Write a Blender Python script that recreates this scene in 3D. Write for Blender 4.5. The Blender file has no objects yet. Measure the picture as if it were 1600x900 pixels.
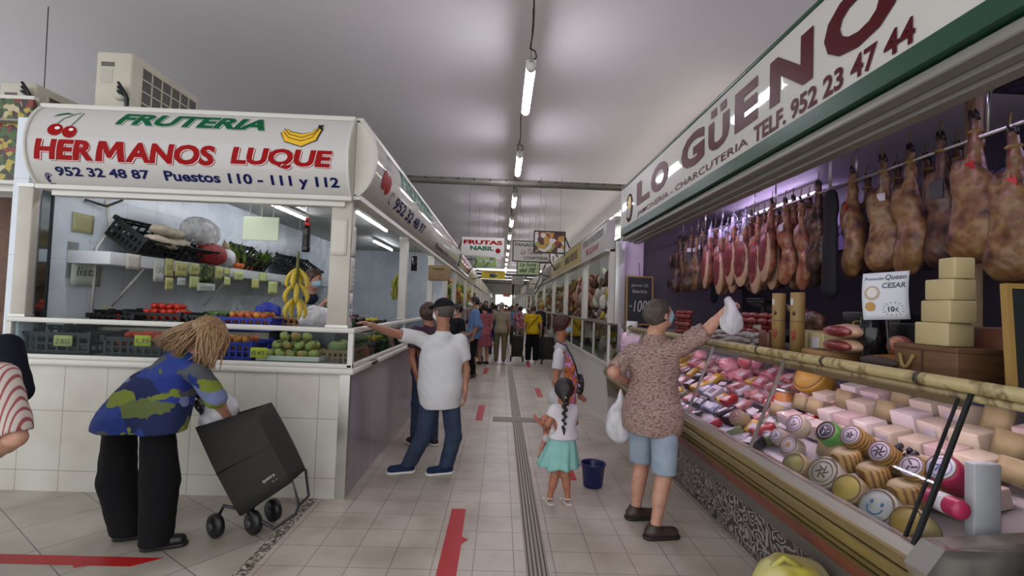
import bpy, bmesh, math, random
import numpy as np
from mathutils import Vector, Matrix
random.seed(7); np.random.seed(7)
PI = math.pi
SC = bpy.context.scene
COL = SC.collection
# ------------------------------------------------------------ camera, world, exposure
FPX = 760.0; VP = (783.0, 476.0); ROLL = 0.0365; CAMH = 1.6
def _cam_basis():
    c = lambda u, v: np.array([(u-800)/FPX, -(v-450)/FPX, -1.0])
    y = c(*VP); y /= np.linalg.norm(y)
    z = np.cross(c(VP[0]+1000, VP[1]+1000*ROLL), y); z /= np.linalg.norm(z)
    if z[1] < 0: z = -z
    return np.array([np.cross(y, z), y, z])
RB = _cam_basis()
cam_data = bpy.data.cameras.new('camera')
cam = bpy.data.objects.new('camera', cam_data); COL.objects.link(cam)
cam_data.sensor_width = 36.0; cam_data.lens = 36.0*FPX/1600.0
cam_data.clip_start = 0.05; cam_data.clip_end = 300
M4 = Matrix([list(RB[0])+[0], list(RB[1])+[0], list(RB[2])+[CAMH], [0, 0, 0, 1]])
cam.matrix_world = M4
SC.camera = cam
def at(u, v, Y):
    """the world point seen at photo pixel (u, v) on the plane y = Y"""
    d = RB @ np.array([(u-800)/FPX, -(v-450)/FPX, -1.0]); k = Y/d[1]
    return Vector((d[0]*k, Y, CAMH+d[2]*k))
def atx(u, v, X):
    d = RB @ np.array([(u-800)/FPX, -(v-450)/FPX, -1.0]); k = X/d[0]
    return Vector((X, d[1]*k, CAMH+d[2]*k))
def atz(u, v, Z=0.0):
    d = RB @ np.array([(u-800)/FPX, -(v-450)/FPX, -1.0]); k = (Z-CAMH)/d[2]
    return Vector((d[0]*k, d[1]*k, Z))
W = bpy.data.worlds.new('market_daylight'); SC.world = W; W.use_nodes = True
W.node_tree.nodes['Background'].inputs[0].default_value = (0.93, 0.95, 1.0, 1)
W.node_tree.nodes['Background'].inputs[1].default_value = 1.6
SC.view_settings.view_transform = 'Standard'; SC.view_settings.look = 'None'
SC.view_settings.exposure = 0.18; SC.view_settings.gamma = 1.0
SC.view_settings.use_curve_mapping = False
TUBE = 46.0          # strength of the aisle tubes
STALL_TUBE = 30.0    # strength of the tubes inside the fruit stall

# ------------------------------------------------------------ materials
def lin(c):
    return tuple((x/12.92 if x <= 0.04045 else ((x+0.055)/1.055)**2.4) for x in c)
def hexc(h):
    h = h.lstrip('#'); return lin(tuple(int(h[i:i+2], 16)/255 for i in (0, 2, 4)))
MATS = {}
def nodes(m): return m.node_tree.nodes, m.node_tree.links
def mat(name, col, rough=0.6, metal=0.0, var=0.0, vscale=8.0, bump=0.0, bscale=40.0, emit=0.0, spec=None,
        col2=None, kind='noise', coat=0.0, sub=0.0, stretch=None, ramp=None, ecol=None):
    """a Principled material; col/col2 hex strings mixed by an object-space noise, ramp = list of (pos, hex)"""
    if name in MATS: return MATS[name]
    m = bpy.data.materials.new(name); m.use_nodes = True; N, L = nodes(m)
    b = N['Principled BSDF']; c = hexc(col)
    b.inputs['Base Color'].default_value = (*c, 1)
    b.inputs['Roughness'].default_value = rough; b.inputs['Metallic'].default_value = metal
    if spec is not None: b.inputs['Specular IOR Level'].default_value = spec
    if coat: b.inputs['Coat Weight'].default_value = coat
    if sub:
        b.inputs['Subsurface Weight'].default_value = sub
        b.inputs['Subsurface Radius'].default_value = (0.02, 0.008, 0.004)
    if emit:
        b.inputs['Emission Color'].default_value = (*hexc(ecol or col), 1); b.inputs['Emission Strength'].default_value = emit
    src = None
    if var or col2 or ramp or bump:
        tc = N.new('ShaderNodeTexCoord'); mp = N.new('ShaderNodeMapping'); L.new(tc.outputs['Object'], mp.inputs[0])
        if stretch: mp.inputs['Scale'].default_value = stretch
        src = mp.outputs[0]
    if var or col2 or ramp:
        if kind == 'voronoi':
            t = N.new('ShaderNodeTexVoronoi'); t.inputs['Scale'].default_value = vscale; L.new(src, t.inputs['Vector'])
            sp = N.new('ShaderNodeSeparateColor'); L.new(t.outputs['Color'], sp.inputs[0]); out = sp.outputs[0]
        elif kind == 'wave':
            t = N.new('ShaderNodeTexWave'); t.inputs['Scale'].default_value = vscale; L.new(src, t.inputs['Vector'])
            t.inputs['Distortion'].default_value = 1.5; out = t.outputs['Fac']
        else:
            t = N.new('ShaderNodeTexNoise'); t.inputs['Scale'].default_value = vscale; t.inputs['Detail'].default_value = 4
            L.new(src, t.inputs['Vector']); out = t.outputs['Fac']
        r = N.new('ShaderNodeValToRGB'); L.new(out, r.inputs[0])
        if ramp:
            r.color_ramp.elements[0].position = ramp[0][0]; r.color_ramp.elements[0].color = (*hexc(ramp[0][1]), 1)
            r.color_ramp.elements[1].position = ramp[-1][0]; r.color_ramp.elements[1].color = (*hexc(ramp[-1][1]), 1)
            for p, h in ramp[1:-1]:
                e = r.color_ramp.elements.new(p); e.color = (*hexc(h), 1)
            if kind == 'voronoi': r.color_ramp.interpolation = 'CONSTANT'
        else:
            a = c if not col2 else c
            d = hexc(col2) if col2 else tuple(max(0, x*(1-var)) for x in c)
            r.color_ramp.elements[0].position = 0.35; r.color_ramp.elements[0].color = (*a, 1)
            r.color_ramp.elements[1].position = 0.65; r.color_ramp.elements[1].color = (*d, 1)
        L.new(r.outputs[0], b.inputs['Base Color'])
    if bump:
        t2 = N.new('ShaderNodeTexNoise'); t2.inputs['Scale'].default_value = bscale; t2.inputs['Detail'].default_value = 3
        L.new(src, t2.inputs['Vector'])
        bm_ = N.new('ShaderNodeBump'); bm_.inputs['Strength'].default_value = bump; bm_.inputs['Distance'].default_value = 0.01
        L.new(t2.outputs['Fac'], bm_.inputs['Height']); L.new(bm_.outputs[0], b.inputs['Normal'])
    MATS[name] = m; return m
def glass(name, tint='#ffffff', refl=0.08, rough=0.02):
    if name in MATS: return MATS[name]
    m = bpy.data.materials.new(name); m.use_nodes = True; N, L = nodes(m)
    N.remove(N['Principled BSDF']); o = N['Material Output']
    t = N.new('ShaderNodeBsdfTransparent'); t.inputs[0].default_value = (*hexc(tint), 1)
    g = N.new('ShaderNodeBsdfGlossy'); g.inputs['Roughness'].default_value = rough
    lw = N.new('ShaderNodeLayerWeight'); pw = N.new('ShaderNodeMath'); pw.operation = 'POWER'; pw.inputs[1].default_value = 5
    ad = N.new('ShaderNodeMath'); ad.operation = 'ADD'; ad.inputs[1].default_value = refl+0.015; ad.use_clamp = True
    L.new(lw.outputs['Facing'], pw.inputs[0]); L.new(pw.outputs[0], ad.inputs[0])
    mx = N.new('ShaderNodeMixShader'); L.new(ad.outputs[0], mx.inputs[0])
    L.new(t.outputs[0], mx.inputs[1]); L.new(g.outputs[0], mx.inputs[2]); L.new(mx.outputs[0], o.inputs[0])
    MATS[name] = m; return m
def film(name, col, alpha=0.4, rough=0.15):
    """thin plastic film: part diffuse white, part see-through"""
    if name in MATS: return MATS[name]
    m = bpy.data.materials.new(name); m.use_nodes = True; N, L = nodes(m)
    b = N['Principled BSDF']; o = N['Material Output']
    b.inputs['Base Color'].default_value = (*hexc(col), 1); b.inputs['Roughness'].default_value = rough
    t = N.new('ShaderNodeBsdfTransparent'); mx = N.new('ShaderNodeMixShader')
    tc = N.new('ShaderNodeTexCoord'); n = N.new('ShaderNodeTexNoise'); n.inputs['Scale'].default_value = 9; n.inputs['Detail'].default_value = 3
    mp = N.new('ShaderNodeMapping'); mp.inputs['Scale'].default_value = (1.6, 1.6, .35); L.new(tc.outputs['Object'], mp.inputs[0]); L.new(mp.outputs[0], n.inputs['Vector'])
    mr = N.new('ShaderNodeMapRange'); mr.inputs[1].default_value = 0.35; mr.inputs[2].default_value = 0.7
    mr.inputs[3].default_value = max(0, alpha-0.25); mr.inputs[4].default_value = min(1, alpha+0.3)
    L.new(n.outputs['Fac'], mr.inputs[0]); L.new(mr.outputs[0], mx.inputs[0])
    bp = N.new('ShaderNodeBump'); bp.inputs['Strength'].default_value = 0.6; bp.inputs['Distance'].default_value = 0.02
    L.new(n.outputs['Fac'], bp.inputs['Height']); L.new(bp.outputs[0], b.inputs['Normal'])
    L.new(t.outputs[0], mx.inputs[1]); L.new(b.outputs[0], mx.inputs[2]); L.new(mx.outputs[0], o.inputs[0])
    MATS[name] = m; return m
def tiles(name, col, grout, w, h, gap=0.004, rough=0.3, bump=0.3, axes='xz', offset=0.0, var=0.06, row_off=0.0, rot=0.0, wear=None, shift=(0, 0)):
    """rectangular tiles in world metres; axes picks the two object axes that carry the grid"""
    if name in MATS: return MATS[name]
    m = bpy.data.materials.new(name); m.use_nodes = True; N, L = nodes(m); b = N['Principled BSDF']
    tc = N.new('ShaderNodeTexCoord'); sp = N.new('ShaderNodeSeparateXYZ'); L.new(tc.outputs['Object'], sp.inputs[0])
    cb = N.new('ShaderNodeCombineXYZ'); ix = 'xyz'.index
    L.new(sp.outputs[ix(axes[0])], cb.inputs[0]); L.new(sp.outputs[ix(axes[1])], cb.inputs[1])
    mp = N.new('ShaderNodeMapping'); L.new(cb.outputs[0], mp.inputs[0]); mp.inputs['Rotation'].default_value = (0, 0, rot)
    mp.inputs['Location'].default_value = (shift[0], shift[1], 0)
    br = N.new('ShaderNodeTexBrick'); L.new(mp.outputs[0], br.inputs['Vector'])
    br.offset = row_off; br.offset_frequency = 2; br.squash = 1.0
    br.inputs['Scale'].default_value = 1.0; br.inputs['Brick Width'].default_value = w; br.inputs['Row Height'].default_value = h
    br.inputs['Mortar Size'].default_value = gap; br.inputs['Mortar Smooth'].default_value = 0.2; br.inputs['Bias'].default_value = 0
    c = hexc(col)
    br.inputs['Color1'].default_value = (*c, 1); br.inputs['Color2'].default_value = (*[x*(1-var) for x in c], 1)
    br.inputs['Mortar'].default_value = (*hexc(grout), 1)
    n = N.new('ShaderNodeTexNoise'); n.inputs['Scale'].default_value = 2.3; n.inputs['Detail'].default_value = 6; L.new(tc.outputs['Object'], n.inputs['Vector'])
    r = N.new('ShaderNodeValToRGB'); L.new(n.outputs['Fac'], r.inputs[0])
    r.color_ramp.elements[0].position = 0.3; r.color_ramp.elements[0].color = (*(hexc(wear) if wear else (0.82, 0.8, 0.78)), 1)
    r.color_ramp.elements[1].position = 0.6; r.color_ramp.elements[1].color = (1, 1, 1, 1)
    mx = N.new('ShaderNodeMixRGB'); mx.blend_type = 'MULTIPLY'; mx.inputs[0].default_value = 1
    L.new(br.outputs['Color'], mx.inputs[1]); L.new(r.outputs[0], mx.inputs[2]); L.new(mx.outputs[0], b.inputs['Base Color'])
    b.inputs['Roughness'].default_value = rough
    rr = N.new('ShaderNodeMapRange'); rr.inputs[3].default_value = rough*0.7; rr.inputs[4].default_value = min(1, rough*1.5)
    L.new(n.outputs['Fac'], rr.inputs[0]); L.new(rr.outputs[0], b.inputs['Roughness'])
    bp = N.new('ShaderNodeBump'); bp.invert = True; bp.inputs['Strength'].default_value = bump; bp.inputs['Distance'].default_value = 0.003
    L.new(br.outputs['Fac'], bp.inputs['Height']); L.new(bp.outputs[0], b.inputs['Normal'])
    MATS[name] = m; return m

# ------------------------------------------------------------ mesh helpers
def frame(d, up=(0, 0, 1)):
    d = Vector(d).normalized(); u = Vector(up)
    if abs(d.dot(u)) > 0.98: u = Vector((1, 0, 0))
    x = u.cross(d).normalized(); return x, d.cross(x).normalized(), d
class MB:
    def __init__(s): s.v = []; s.f = []; s.sm = []
    def add(s, vs, fs, smooth=False):
        o = len(s.v); s.v += [tuple(v) for v in vs]; s.f += [tuple(i+o for i in f) for f in fs]; s.sm += [smooth]*len(fs); return s
    def box(s, x0, x1, y0, y1, z0, z1, M=None):
        vs = [Vector((x, y, z)) for z in (z0, z1) for x, y in ((x0, y0), (x1, y0), (x1, y1), (x0, y1))]
        if M is not None: vs = [M @ v for v in vs]
        return s.add(vs, [(3, 2, 1, 0), (4, 5, 6, 7), (0, 1, 5, 4), (1, 2, 6, 5), (2, 3, 7, 6), (3, 0, 4, 7)])
    def rbox(s, x0, x1, y0, y1, z0, z1, r=0.01, M=None, seg=2):
        bm = bmesh.new(); bmesh.ops.create_cube(bm, size=1)
        for v in bm.verts: v.co = Vector(((x0+x1)/2+v.co.x*(x1-x0), (y0+y1)/2+v.co.y*(y1-y0), (z0+z1)/2+v.co.z*(z1-z0)))
        bmesh.ops.bevel(bm, geom=list(bm.edges), offset=r, segments=seg, affect='EDGES', profile=0.5)
        bm.verts.index_update()
        vs = [(M @ v.co if M is not None else v.co.copy()) for v in bm.verts]; fs = [[v.index for v in f.verts] for f in bm.faces]
        bm.free(); return s.add(vs, fs, True if seg > 1 else False)
    def tube(s, pts, r, n=8, cap=True, smooth=True):
        pts = [Vector(p) for p in pts]; k = len(pts); rs = r if isinstance(r, (list, tuple)) else [r]*k
        vs = []; up = (0, 0, 1); x0 = None
        for i, p in enumerate(pts):
            d = (pts[min(i+1, k-1)]-pts[max(i-1, 0)]).normalized()
            if x0 is None: x, y, _ = frame(d)
            else:
                x = (x0-d*x0.dot(d))
                x = x.normalized() if x.length > 1e-6 else frame(d)[0]; y = d.cross(x)
            x0 = x
            for j in range(n):
                a = 2*PI*j/n; vs.append(p+x*math.cos(a)*rs[i]+y*math.sin(a)*rs[i])
        fs = [(i*n+j, i*n+(j+1) % n, (i+1)*n+(j+1) % n, (i+1)*n+j) for i in range(k-1) for j in range(n)]
        if cap: fs += [tuple(range(n-1, -1, -1)), tuple((k-1)*n+j for j in range(n))]
        s.add(vs, fs, smooth); return s
    def lathe(s, prof, c=(0, 0, 0), axis=(0, 0, 1), n=20, smooth=True, sx=1.0, sy=1.0, cap=True):
        x, y, d = frame(axis); c = Vector(c); k = len(prof); vs = []
        for r, h in prof:
            for j in range(n):
                a = 2*PI*j/n; vs.append(c+x*(math.cos(a)*r*sx)+y*(math.sin(a)*r*sy)+d*h)
        fs = [(i*n+j, i*n+(j+1) % n, (i+1)*n+(j+1) % n, (i+1)*n+j) for i in range(k-1) for j in range(n)]
        if cap and prof[0][0] > 1e-5: fs.append(tuple(range(n-1, -1, -1)))
        if cap and prof[-1][0] > 1e-5: fs.append(tuple((k-1)*n+j for j in range(n)))
        return s.add(vs, fs, smooth)
    def sphere(s, c, r, n=14, m=9, sc=(1, 1, 1), rot=None):
        prof = [(max(1e-6, math.sin(PI*i/m)), -math.cos(PI*i/m)) for i in range(m+1)]; vs = []
        for q, h in prof:
            for j in range(n):
                a = 2*PI*j/n; p = Vector((math.cos(a)*q*sc[0]*r, math.sin(a)*q*sc[1]*r, h*sc[2]*r))
                if rot is not None: p = rot @ p
                vs.append(Vector(c)+p)
        fs = [(i*n+j, i*n+(j+1) % n, (i+1)*n+(j+1) % n, (i+1)*n+j) for i in range(m) for j in range(n)]
        return s.add(vs, fs, True)
    def prism(s, poly, M, d):
        """poly = 2-D outline in the xy of M, extruded by d along its z"""
        n = len(poly); vs = [M @ Vector((p[0], p[1], 0)) for p in poly]+[M @ Vector((p[0], p[1], d)) for p in poly]
        fs = [tuple(range(n-1, -1, -1)), tuple(range(n, 2*n))]+[(i, (i+1) % n, n+(i+1) % n, n+i) for i in range(n)]
        return s.add(vs, fs)
    def grid(s, P, smooth=True, closed=False):
        n = len(P); m = len(P[0]); vs = [p for row in P for p in row]
        fs = [(i*m+j, i*m+(j+1) % m, (i+1)*m+(j+1) % m, (i+1)*m+j) for i in range(n-1) for j in range(m if closed else m-1)]
        return s.add(vs, fs, smooth)
    def build(s, name, m, parent=None, loc=None):
        me = bpy.data.meshes.new(name); me.from_pydata(s.v, [], s.f); me.update()
        me.polygons.foreach_set('use_smooth', s.sm)
        if m: me.materials.append(m)
        return link(name, me, parent, loc)
def link(name, data, parent=None, loc=None):
    o = bpy.data.objects.new(name, data); COL.objects.link(o)
    if parent is not None: o.parent = parent
    if loc is not None: o.location = loc
    return o
def solid(o, t, off=0):
    md = o.modifiers.new('thickness', 'SOLIDIFY'); md.thickness = t; md.offset = off; return o
def bevel(o, w=0.004, seg=2):
    md = o.modifiers.new('bevel', 'BEVEL'); md.width = w; md.segments = seg; md.limit_method = 'ANGLE'; return o
def tag(o, label, cat, group=None, kind=None):
    o['label'] = label; o['category'] = cat
    if group: o['group'] = group
    if kind: o['kind'] = kind
    return o
def structure(o): o['kind'] = 'structure'; return o
def empty(name, loc=(0, 0, 0), rz=0.0, label=None, cat=None, group=None, kind=None):
    o = bpy.data.objects.new(name, None); COL.objects.link(o); o.location = loc; o.rotation_euler = (0, 0, rz)
    if kind: o['kind'] = kind
    if label: tag(o, label, cat, group)
    return o
KIDS = {}
def dup(o, loc=None, rot=None, scale=None, label=None, group=None, material=None):
    def cp(a, par):
        c = a.copy(); COL.objects.link(c)
        if par is not None:
            c.parent = par
        for k in list(a.children): cp(k, c)
        return c
    r = cp(o, None)
    if loc is not None: r.location = loc
    if rot is not None: r.rotation_euler = rot
    if scale is not None: r.scale = scale if isinstance(scale, (tuple, list, Vector)) else (scale,)*3
    if label: r['label'] = label
    if group: r['group'] = group
    if material is not None and r.data:
        r.data = r.data.copy(); r.data.materials.clear(); r.data.materials.append(material)
    return r

# ------------------------------------------------------------ lettering
_txt = {}
def glyphs(s, shear=0.0, bold=0.0, space=1.0):
    key = (s, shear, bold, space)
    if key in _txt: return _txt[key]
    cu = bpy.data.curves.new('t', 'FONT'); cu.body = s; cu.shear = shear; cu.offset = bold; cu.resolution_u = 3; cu.space_character = space
    ob = bpy.data.objects.new('t', cu); COL.objects.link(ob); bpy.context.view_layer.update()
    me = bpy.data.meshes.new_from_object(ob.evaluated_get(bpy.context.evaluated_depsgraph_get()))
    vs = np.array([v.co[:2] for v in me.vertices]) if len(me.vertices) else np.zeros((0, 2)); fs = [tuple(p.vertices) for p in me.polygons]
    bpy.data.objects.remove(ob); bpy.data.curves.remove(cu); bpy.data.meshes.remove(me)
    _txt[key] = (vs, fs); return vs, fs
def write(name, s, m, fn, x0, x1, y0, y1, parent=None, shear=0.0, bold=0.0, space=1.0, cuts=0, lift=0.0):
    """text fitted into the rectangle x0..x1, y0..y1 of a surface; fn(x, y, lift) gives the 3-D point"""
    vs, fs = glyphs(s, shear, bold, space)
    lo = vs.min(0); hi = vs.max(0)
    q = (vs-lo)/(hi-lo); q[:, 0] = x0+q[:, 0]*(x1-x0); q[:, 1] = y0+q[:, 1]*(y1-y0)
    bm = bmesh.new(); bv = [bm.verts.new((a, b, 0)) for a, b in q]
    for f in fs:
        try: bm.faces.new([bv[i] for i in f])
        except ValueError: pass
    for i in range(cuts):
        yy = y0+(y1-y0)*(i+1)/(cuts+1)
        bmesh.ops.bisect_plane(bm, geom=list(bm.verts)+list(bm.edges)+list(bm.faces), plane_co=(0, yy, 0), plane_no=(0, 1, 0))
    for v in bm.verts: v.co = Vector(fn(v.co.x, v.co.y, lift))
    me = bpy.data.meshes.new(name); bm.to_mesh(me); bm.free(); me.materials.append(m)
    return link(name, me, parent)
def flat_fn(o, xd, yd):
    o = Vector(o); xd = Vector(xd); yd = Vector(yd); n = xd.cross(yd).normalized()
    return lambda x, y, l: o+xd*x+yd*y+n*l

# ------------------------------------------------------------ implicit surfaces (bodies, clothes, hams, hair)
class SDF:
    def __init__(s, res=0.01): s.res = res; s.ops = []
    def cap(s, a, b, ra, rb=None, k=0.02, sq=None, cut=False):
        """round cone a->b; sq = (axis, factor) flattens it along that axis"""
        s.ops.append(('c', np.array(a, float), np.array(b, float), ra, ra if rb is None else rb, k, sq, cut)); return s
    def ell(s, c, r, ax=None, k=0.03, cut=False):
        A = np.eye(3) if ax is None else np.array([np.array(v, float) for v in ax])
        s.ops.append(('e', np.array(c, float), np.array(r, float), A, k, cut)); return s
    def plane(s, p, n): # keeps the side the normal points away from
        s.ops.append(('p', np.array(p, float), np.array(n, float)/np.linalg.norm(n))); return s
    def noise(s, amp, freq): s.ops.append(('n', amp, freq)); return s
    def grow(s, t): s.ops.append(('g', t)); return s
    def mesh(s):
        lo = np.full(3, 1e9); hi = -lo
        for o in s.ops:
            if o[0] == 'c' and not o[7]:
                r = max(o[3], o[4]); lo = np.minimum(lo, np.minimum(o[1], o[2])-r); hi = np.maximum(hi, np.maximum(o[1], o[2])+r)
            if o[0] == 'e' and not o[5]:
                r = o[2].max(); lo = np.minimum(lo, o[1]-r); hi = np.maximum(hi, o[1]+r)
        pad = 0.04+3*s.res; lo -= pad; hi += pad; n = np.ceil((hi-lo)/s.res).astype(int)+1
        G = np.full(n, 0.3, np.float32); ax = [lo[i]+np.arange(n[i])*s.res for i in range(3)]
        def sub(a, b):
            i0 = np.clip(((a-lo)/s.res).astype(int), 0, n-1); i1 = np.clip(np.ceil((b-lo)/s.res).astype(int)+1, 1, n)
            X = np.stack(np.meshgrid(*[ax[i][i0[i]:i1[i]] for i in range(3)], indexing='ij'), -1)
            return tuple(slice(i0[i], i1[i]) for i in range(3)), X
        for o in s.ops:
            if o[0] == 'c':
                _, a, b, ra, rb, k, sq, cut = o; r = max(ra, rb)+0.05+k
                sl, X = sub(np.minimum(a, b)-r, np.maximum(a, b)+r); pa = X-a; ba = b-a
                if sq is not None:
                    u = np.array(sq[0], float); u /= np.linalg.norm(u); f = 1/sq[1]-1
                    pa = pa+u*((pa@u)*f)[..., None]; ba = ba+u*((ba@u)*f)
                h = np.clip((pa@ba)/max(ba@ba, 1e-12), 0, 1)
                d = np.linalg.norm(pa-ba*h[..., None], axis=-1)-(ra+(rb-ra)*h)
            elif o[0] == 'e':
                _, c, r, A, k, cut = o; m = r.max()+0.05+k
                sl, X = sub(c-m, c+m); p = (X-c)@A.T
                k0 = np.linalg.norm(p/r, axis=-1); k1 = np.linalg.norm(p/(r*r), axis=-1); d = k0*(k0-1)/np.maximum(k1, 1e-9)
            elif o[0] == 'p':
                X = np.stack(np.meshgrid(*ax, indexing='ij'), -1); G = np.maximum(G, (X-o[1])@o[2]); continue
            elif o[0] == 'n':
                X = np.stack(np.meshgrid(*ax, indexing='ij'), -1)*o[2]
                w = np.sin(X[..., 0]*1.7+1.3*np.sin(X[..., 1]*1.1)+X[..., 2]*.6)*np.sin(X[..., 1]*1.9+1.1*np.sin(X[..., 2]*1.3)+.5)*np.sin(X[..., 2]*1.5+1.2*np.sin(X[..., 0]*.9)+1.7)
                G = G+o[1]*w.astype(np.float32); continue
            elif o[0] == 'g': G = G-o[1]; continue
            g = G[sl]; d = d.astype(np.float32)
            if cut:
                G[sl] = np.maximum(g, -d)
            else:
                h = np.maximum(k-np.abs(g-d), 0)/k; G[sl] = np.minimum(g, d)-h*h*k*0.25
        G[[0, -1]] = .3; G[:, [0, -1]] = .3; G[:, :, [0, -1]] = .3
        ins = G < 0; cnt = np.zeros(n-1, np.int8); acc = np.zeros((*(n-1), 3), np.float32); num = np.zeros(n-1, np.float32)
        S = lambda A, dx, dy, dz: A[dx:n[0]-1+dx, dy:n[1]-1+dy, dz:n[2]-1+dz]
        for axn in range(3):
            o1, o2 = [i for i in range(3) if i != axn]
            for p in (0, 1):
                for q in (0, 1):
                    c0 = [0, 0, 0]; c0[o1] = p; c0[o2] = q; c1 = list(c0); c1[axn] = 1
                    a = S(G, *c0); b = S(G, *c1); x = (a < 0) != (b < 0)
                    t = np.where(x, a/np.where(x, a-b, 1), 0)
                    for i in range(3):
                        acc[..., i] += np.where(x, c0[i]+(t if i == axn else 0), 0)
                    num += x
        act = num > 0; idx = np.full(n-1, -1, np.int64); idx[act] = np.arange(act.sum())
        cells = np.argwhere(act); V = lo+(cells+acc[act]/num[act][:, None])*s.res
        F = []
        for axn in range(3):
            o1, o2 = (axn+1) % 3, (axn+2) % 3
            sl0 = [slice(None)]*3; sl1 = [slice(None)]*3; sl0[axn] = slice(0, -1); sl1[axn] = slice(1, None)
            e = ins[tuple(sl0)] != ins[tuple(sl1)]; E = np.argwhere(e)
            E = E[(E[:, o1] > 0) & (E[:, o2] > 0)]
            inside = ins[E[:, 0], E[:, 1], E[:, 2]]
            def I(d1, d2):
                c = E.copy(); c[:, o1] -= d1; c[:, o2] -= d2; return idx[c[:, 0], c[:, 1], c[:, 2]]
            Q = np.stack([I(1, 1), I(0, 1), I(0, 0), I(1, 0)], 1)
            Q[~inside] = Q[~inside][:, ::-1]; F.append(Q)
        F = np.concatenate(F); F = F[(F >= 0).all(1)]
        return V, F
    def build(s, name, m, parent=None, smooth_it=1, origin=None):
        V, F = s.mesh()
        if origin is not None: V = V-np.array(origin)
        me = bpy.data.meshes.new(name); me.vertices.add(len(V)); me.vertices.foreach_set('co', V.astype(np.float32).ravel())
        me.loops.add(F.size); me.loops.foreach_set('vertex_index', F.astype(np.int32).ravel())
        me.polygons.add(len(F)); me.polygons.foreach_set('loop_start', np.arange(0, F.size, 4, dtype=np.int32))
        me.update(calc_edges=True); me.validate()
        me.polygons.foreach_set('use_smooth', [True]*len(me.polygons))
        if m: me.materials.append(m)
        return link(name, me, parent)
A = lambda v: np.array(v, float)
# ------------------------------------------------------------ the hall
M_ceil = mat('ceiling_paint', '#dcd8da', 0.9, var=0.06, vscale=0.4)
M_white = mat('white_paint', '#dcdad2', 0.45, var=0.05, vscale=3)
M_alu = mat('aluminium', '#c9c8c2', 0.35, 0.6)
M_whitealu = mat('white_aluminium', '#cfccc3', 0.35, 0.0, var=0.05, vscale=5)
M_steel = mat('brushed_steel', '#bcbab4', 0.28, 0.9)
M_dark = mat('dark_metal', '#4a4842', 0.5, 0.5)
M_beam = mat('beam_paint', '#6f6d64', 0.5, 0.2, var=0.2, vscale=3)
M_black = mat('black_plastic', '#131314', 0.4)
M_floor = tiles('floor_tiles', '#bdb2a5', '#8d8276', 0.25, 0.25, 0.0035, 0.34, 0.3, 'xy', var=0.07, shift=(0.112, 0.02), wear='#dad3cb')
M_floor2 = tiles('large_floor_tiles', '#b0aa9c', '#67615a', 0.45, 0.45, 0.0035, 0.3, 0.3, 'xy', var=0.1, rot=0.62, wear='#d2ccc4')
M_pebble = mat('pebble_strip', '#8a8073', 0.8, kind='voronoi', vscale=70, ramp=[(0, '#3e3933'), (0.3, '#8d8374'), (0.6, '#b8ae9e'), (0.85, '#665d52')], bump=0.5, bscale=80)
M_drain = mat('drain_metal', '#7c766d', 0.5, 0.5)
M_red = mat('red_tape', '#b3171a', 0.45, var=0.15, vscale=20)

def slab(name, x0, x1, y0, y1, z0, z1, m, parent=None):
    return MB().box(x0, x1, y0, y1, z0, z1).build(name, m, parent)
f = structure(slab('floor', -1.40, 9, -2.5, 64, -0.1, 0, M_floor))
f = structure(slab('floor', -9, -1.475, -2.5, 64, -0.1, 0, M_floor2))
tag(slab('pebble_strip', -1.475, -1.40, -2.5, 3.97, -0.1, 0.001, M_pebble), 'narrow pebbled mosaic strip set in the floor by the fruit counter corner', 'floor strip')
structure(slab('ceiling', -9, 9, 0.0, 64, 4.6, 4.8, M_ceil))
structure(slab('wall_left', -9.2, -9, 8, 64, 0, 4.6, M_white))
M_bulk = mat('bulkhead_paint', '#bdb9b4', 0.8)
structure(slab('wall_right', 3.05, 3.25, -0.5, 64, 3.1, 4.6, M_bulk))
structure(slab('wall_right', 4.0, 4.2, -0.5, 64, 0, 3.1, M_bulk))
M_sky = mat('daylight_pane', '#fff6e4', 0.3, emit=3.2)
for i in range(60):                                      # clerestory slots in the right wall
    y = 6.0+i*0.62
    structure(MB().rbox(3.02, 3.06, y, y+0.40, 3.93, 4.16, 0.05).build('window_%d' % (i+1), M_sky))
structure(slab('wall_end', -9, 1.5, 60, 60.2, 2.8, 4.6, M_white)); structure(slab('wall_end', -9, -.7, 60, 60.2, 0, 2.8, M_white))
structure(slab('wall_end', 1.3, 9, 60, 60.2, 0, 4.6, M_white))
structure(slab('door_1', -.7, 1.3, 60.1, 60.15, 0, 2.8, mat('daylight_end', '#ffffff', 0.4, emit=3.0)))
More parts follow.
